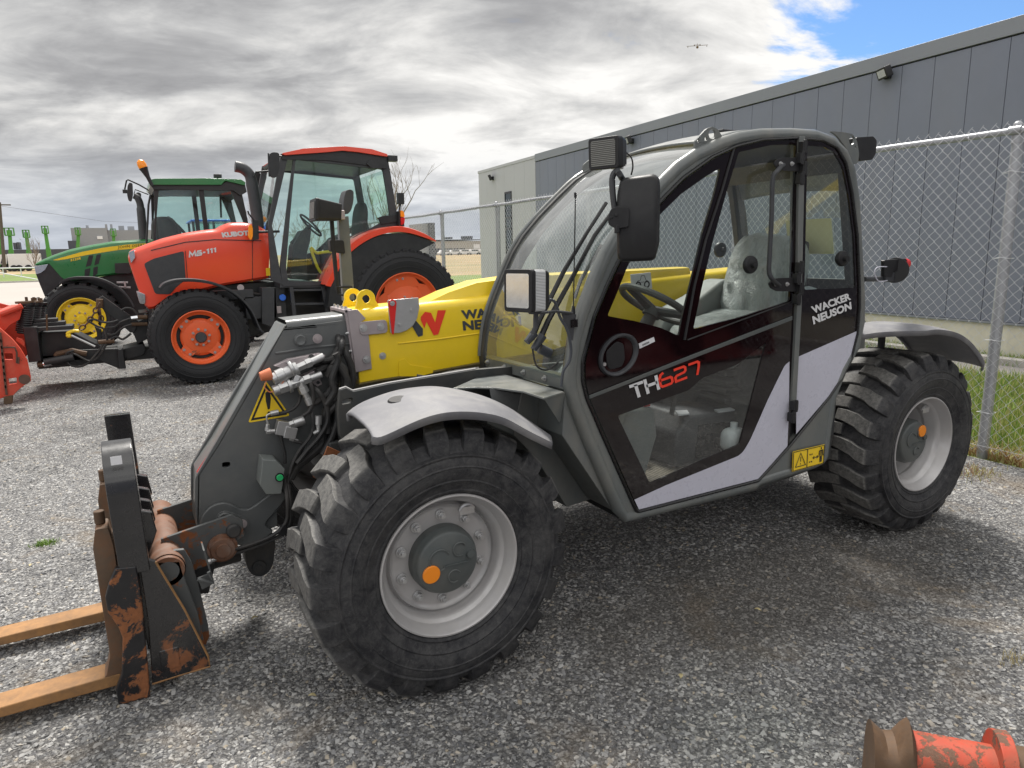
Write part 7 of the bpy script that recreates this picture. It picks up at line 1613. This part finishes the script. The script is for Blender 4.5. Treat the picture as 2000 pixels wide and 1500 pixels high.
# aircraft
pd = _F+_R*(1362-1000)/FPX-_U*(91-750)/FPX; pd /= np.linalg.norm(pd); pc_ = Vector(CAM+pd*1000)
ap = thing('aircraft', 'small twin-engined aircraft flying low against the clouds', 'aircraft'); rt = Vector(_R); up = Vector(_U); fw = Vector(pd)
def fr_(x, y, z): return pc_+rt*(x+.0)+up*(y+.0*x)+fw*z
tlt = Rd(4)
def R2(x, y, z): return fr_(x*cos(tlt)-y*sin(tlt), x*sin(tlt)+y*cos(tlt), z)
mb = MB(); mb.prism([R2(-13.5, .9, -1.2), R2(13.5, .9, -1.2), R2(13.5, .9, 1.2), R2(-13.5, .9, 1.2)], tuple(up*.6)); emit('wing', mb, M['plane_body'], ap)
mb = MB().tube([R2(0, 0, -8), R2(0, -.6, -5), R2(0, -.8, 0), R2(0, .3, 8)], [.6, 1.5, 1.6, .5], 12); emit('fuselage', mb, M['plane_body'], ap)
for s_ in (-1, 1):
    emit('engine', MB().tube([R2(3.6*s_, 1.5, -3.5), R2(3.6*s_, 1.5, 1)], [.75, .6], 10), M['plane_body'], ap); emit('float', MB().tube([R2(12*s_, -.6, -1.5), R2(12*s_, -.6, 1.5)], [.45, .4], 8), M['plane_body'], ap)
    emit('float_strut', MB().tube([R2(12*s_, .9, 0), R2(12*s_, -.6, 0)], .2, 5), M['plane_body'], ap)
mb = MB().prism([R2(0, .5, 7), R2(0, 4.2, 8.5), R2(0, 4.2, 10), R2(0, .5, 9.5)], tuple(rt*.4)); mb.prism([R2(-4.5, 2.4, 8.2), R2(4.5, 2.4, 8.2), R2(4.5, 2.4, 9.8), R2(-4.5, 2.4, 9.8)], tuple(up*.35)); emit('tail', mb, M['plane_body'], ap)

# ---- unseen things added behind the viewer for the dark door to reflect -------------
bb = thing('building', 'unseen dark clad building added opposite for the black door panel to mirror', 'building')
mb = MB().box((12, -19, 2.9), (60, 8, 5.8)); emit('wall', mb, M['wall_grey'], bb)
mb = MB()
for k in range(28): mb.box((-16+k*2.1, -14.96, 2.9), (.03, .1, 5.7))
emit('seam', mb, M['seam_dark'], bb)
rd = thing('unseen_bucket', 'unseen red bucket added opposite the cab door for it to mirror', 'bucket')
mb = MB(); pr = [(0, .05), (-.5, .08), (-.75, .35), (-.78, .8), (-.6, 1.15), (-.25, 1.3)]
mb.grid([[V(x_, -4.6+y_, z_) for y_, z_ in pr] for x_ in (3.2, 7.4)]); emit('shell', mb, M['dark_red'], rd, solid=.03, smooth=60)
mb = MB()
for x_ in (3.2, 4.6, 6.0, 7.36): mb.prism([V(x_, -4.6+y_, z_) for y_, z_ in pr], (.04, 0, 0))
emit('side_plate', mb, M['dark_red'], rd, bevel=.004)

# ---- bits lying on the gravel ---------------------------------------------
def tuft(nm, px, py, r0, n, mats, seed, h=.03):
    c = at(px, py, z=0); blades(nm, n, lambda r: (c.x+r.normal(0, r0), c.y+r.normal(0, r0*.7)), .008, h, .0022, mats, seed, 1.4)
tuft('moss', 88, 1063, .035, 240, ['blade_a', 'blade_b'], 21); tuft('weed', 1775, 938, .07, 260, ['blade_c', 'blade_b', 'blade_d'], 22, .06); tuft('weed', 1905, 925, .10, 300, ['blade_d', 'blade_c', 'blade_e'], 23, .06); tuft('weed', 1985, 1290, .03, 60, ['blade_d'], 24, .05)
for k, (px, py, rz) in enumerate(((497, 1208, .3), (1712, 992, 1.1), (1480, 1192, 2.0), (1330, 1322, .8), (610, 1360, 2.6), (60, 1105, 1.4))):
    c = at(px, py, z=.02); mb = MB(); L_ = .016
    mb.grid([[c+V(cos(rz)*(t-.5)*2*L_-sin(rz)*w_*L_*.5*sin(pi*t), sin(rz)*(t-.5)*2*L_+cos(rz)*w_*L_*.5*sin(pi*t), .006*sin(pi*t)+.004*abs(w_)) for w_ in (-1, 0, 1)] for t in (0, .2, .4, .6, .8, 1)])
    lf = emit('dry_leaf', mb, M['blade_d'], None, solid=.001, smooth=60); tag(lf, ('dry pale leaf on the gravel between the forks and the front tyre', 'dry pale leaf on the gravel below the rear tyre', 'dry leaf on the dark ground patch by the middle of the machine', 'dry leaf lying on the open gravel right of the front tyre', 'dry leaf lying just under the front tyre', 'dry leaf near the green moss by the forks')[k], 'leaf', 'dry leaves on the gravel')
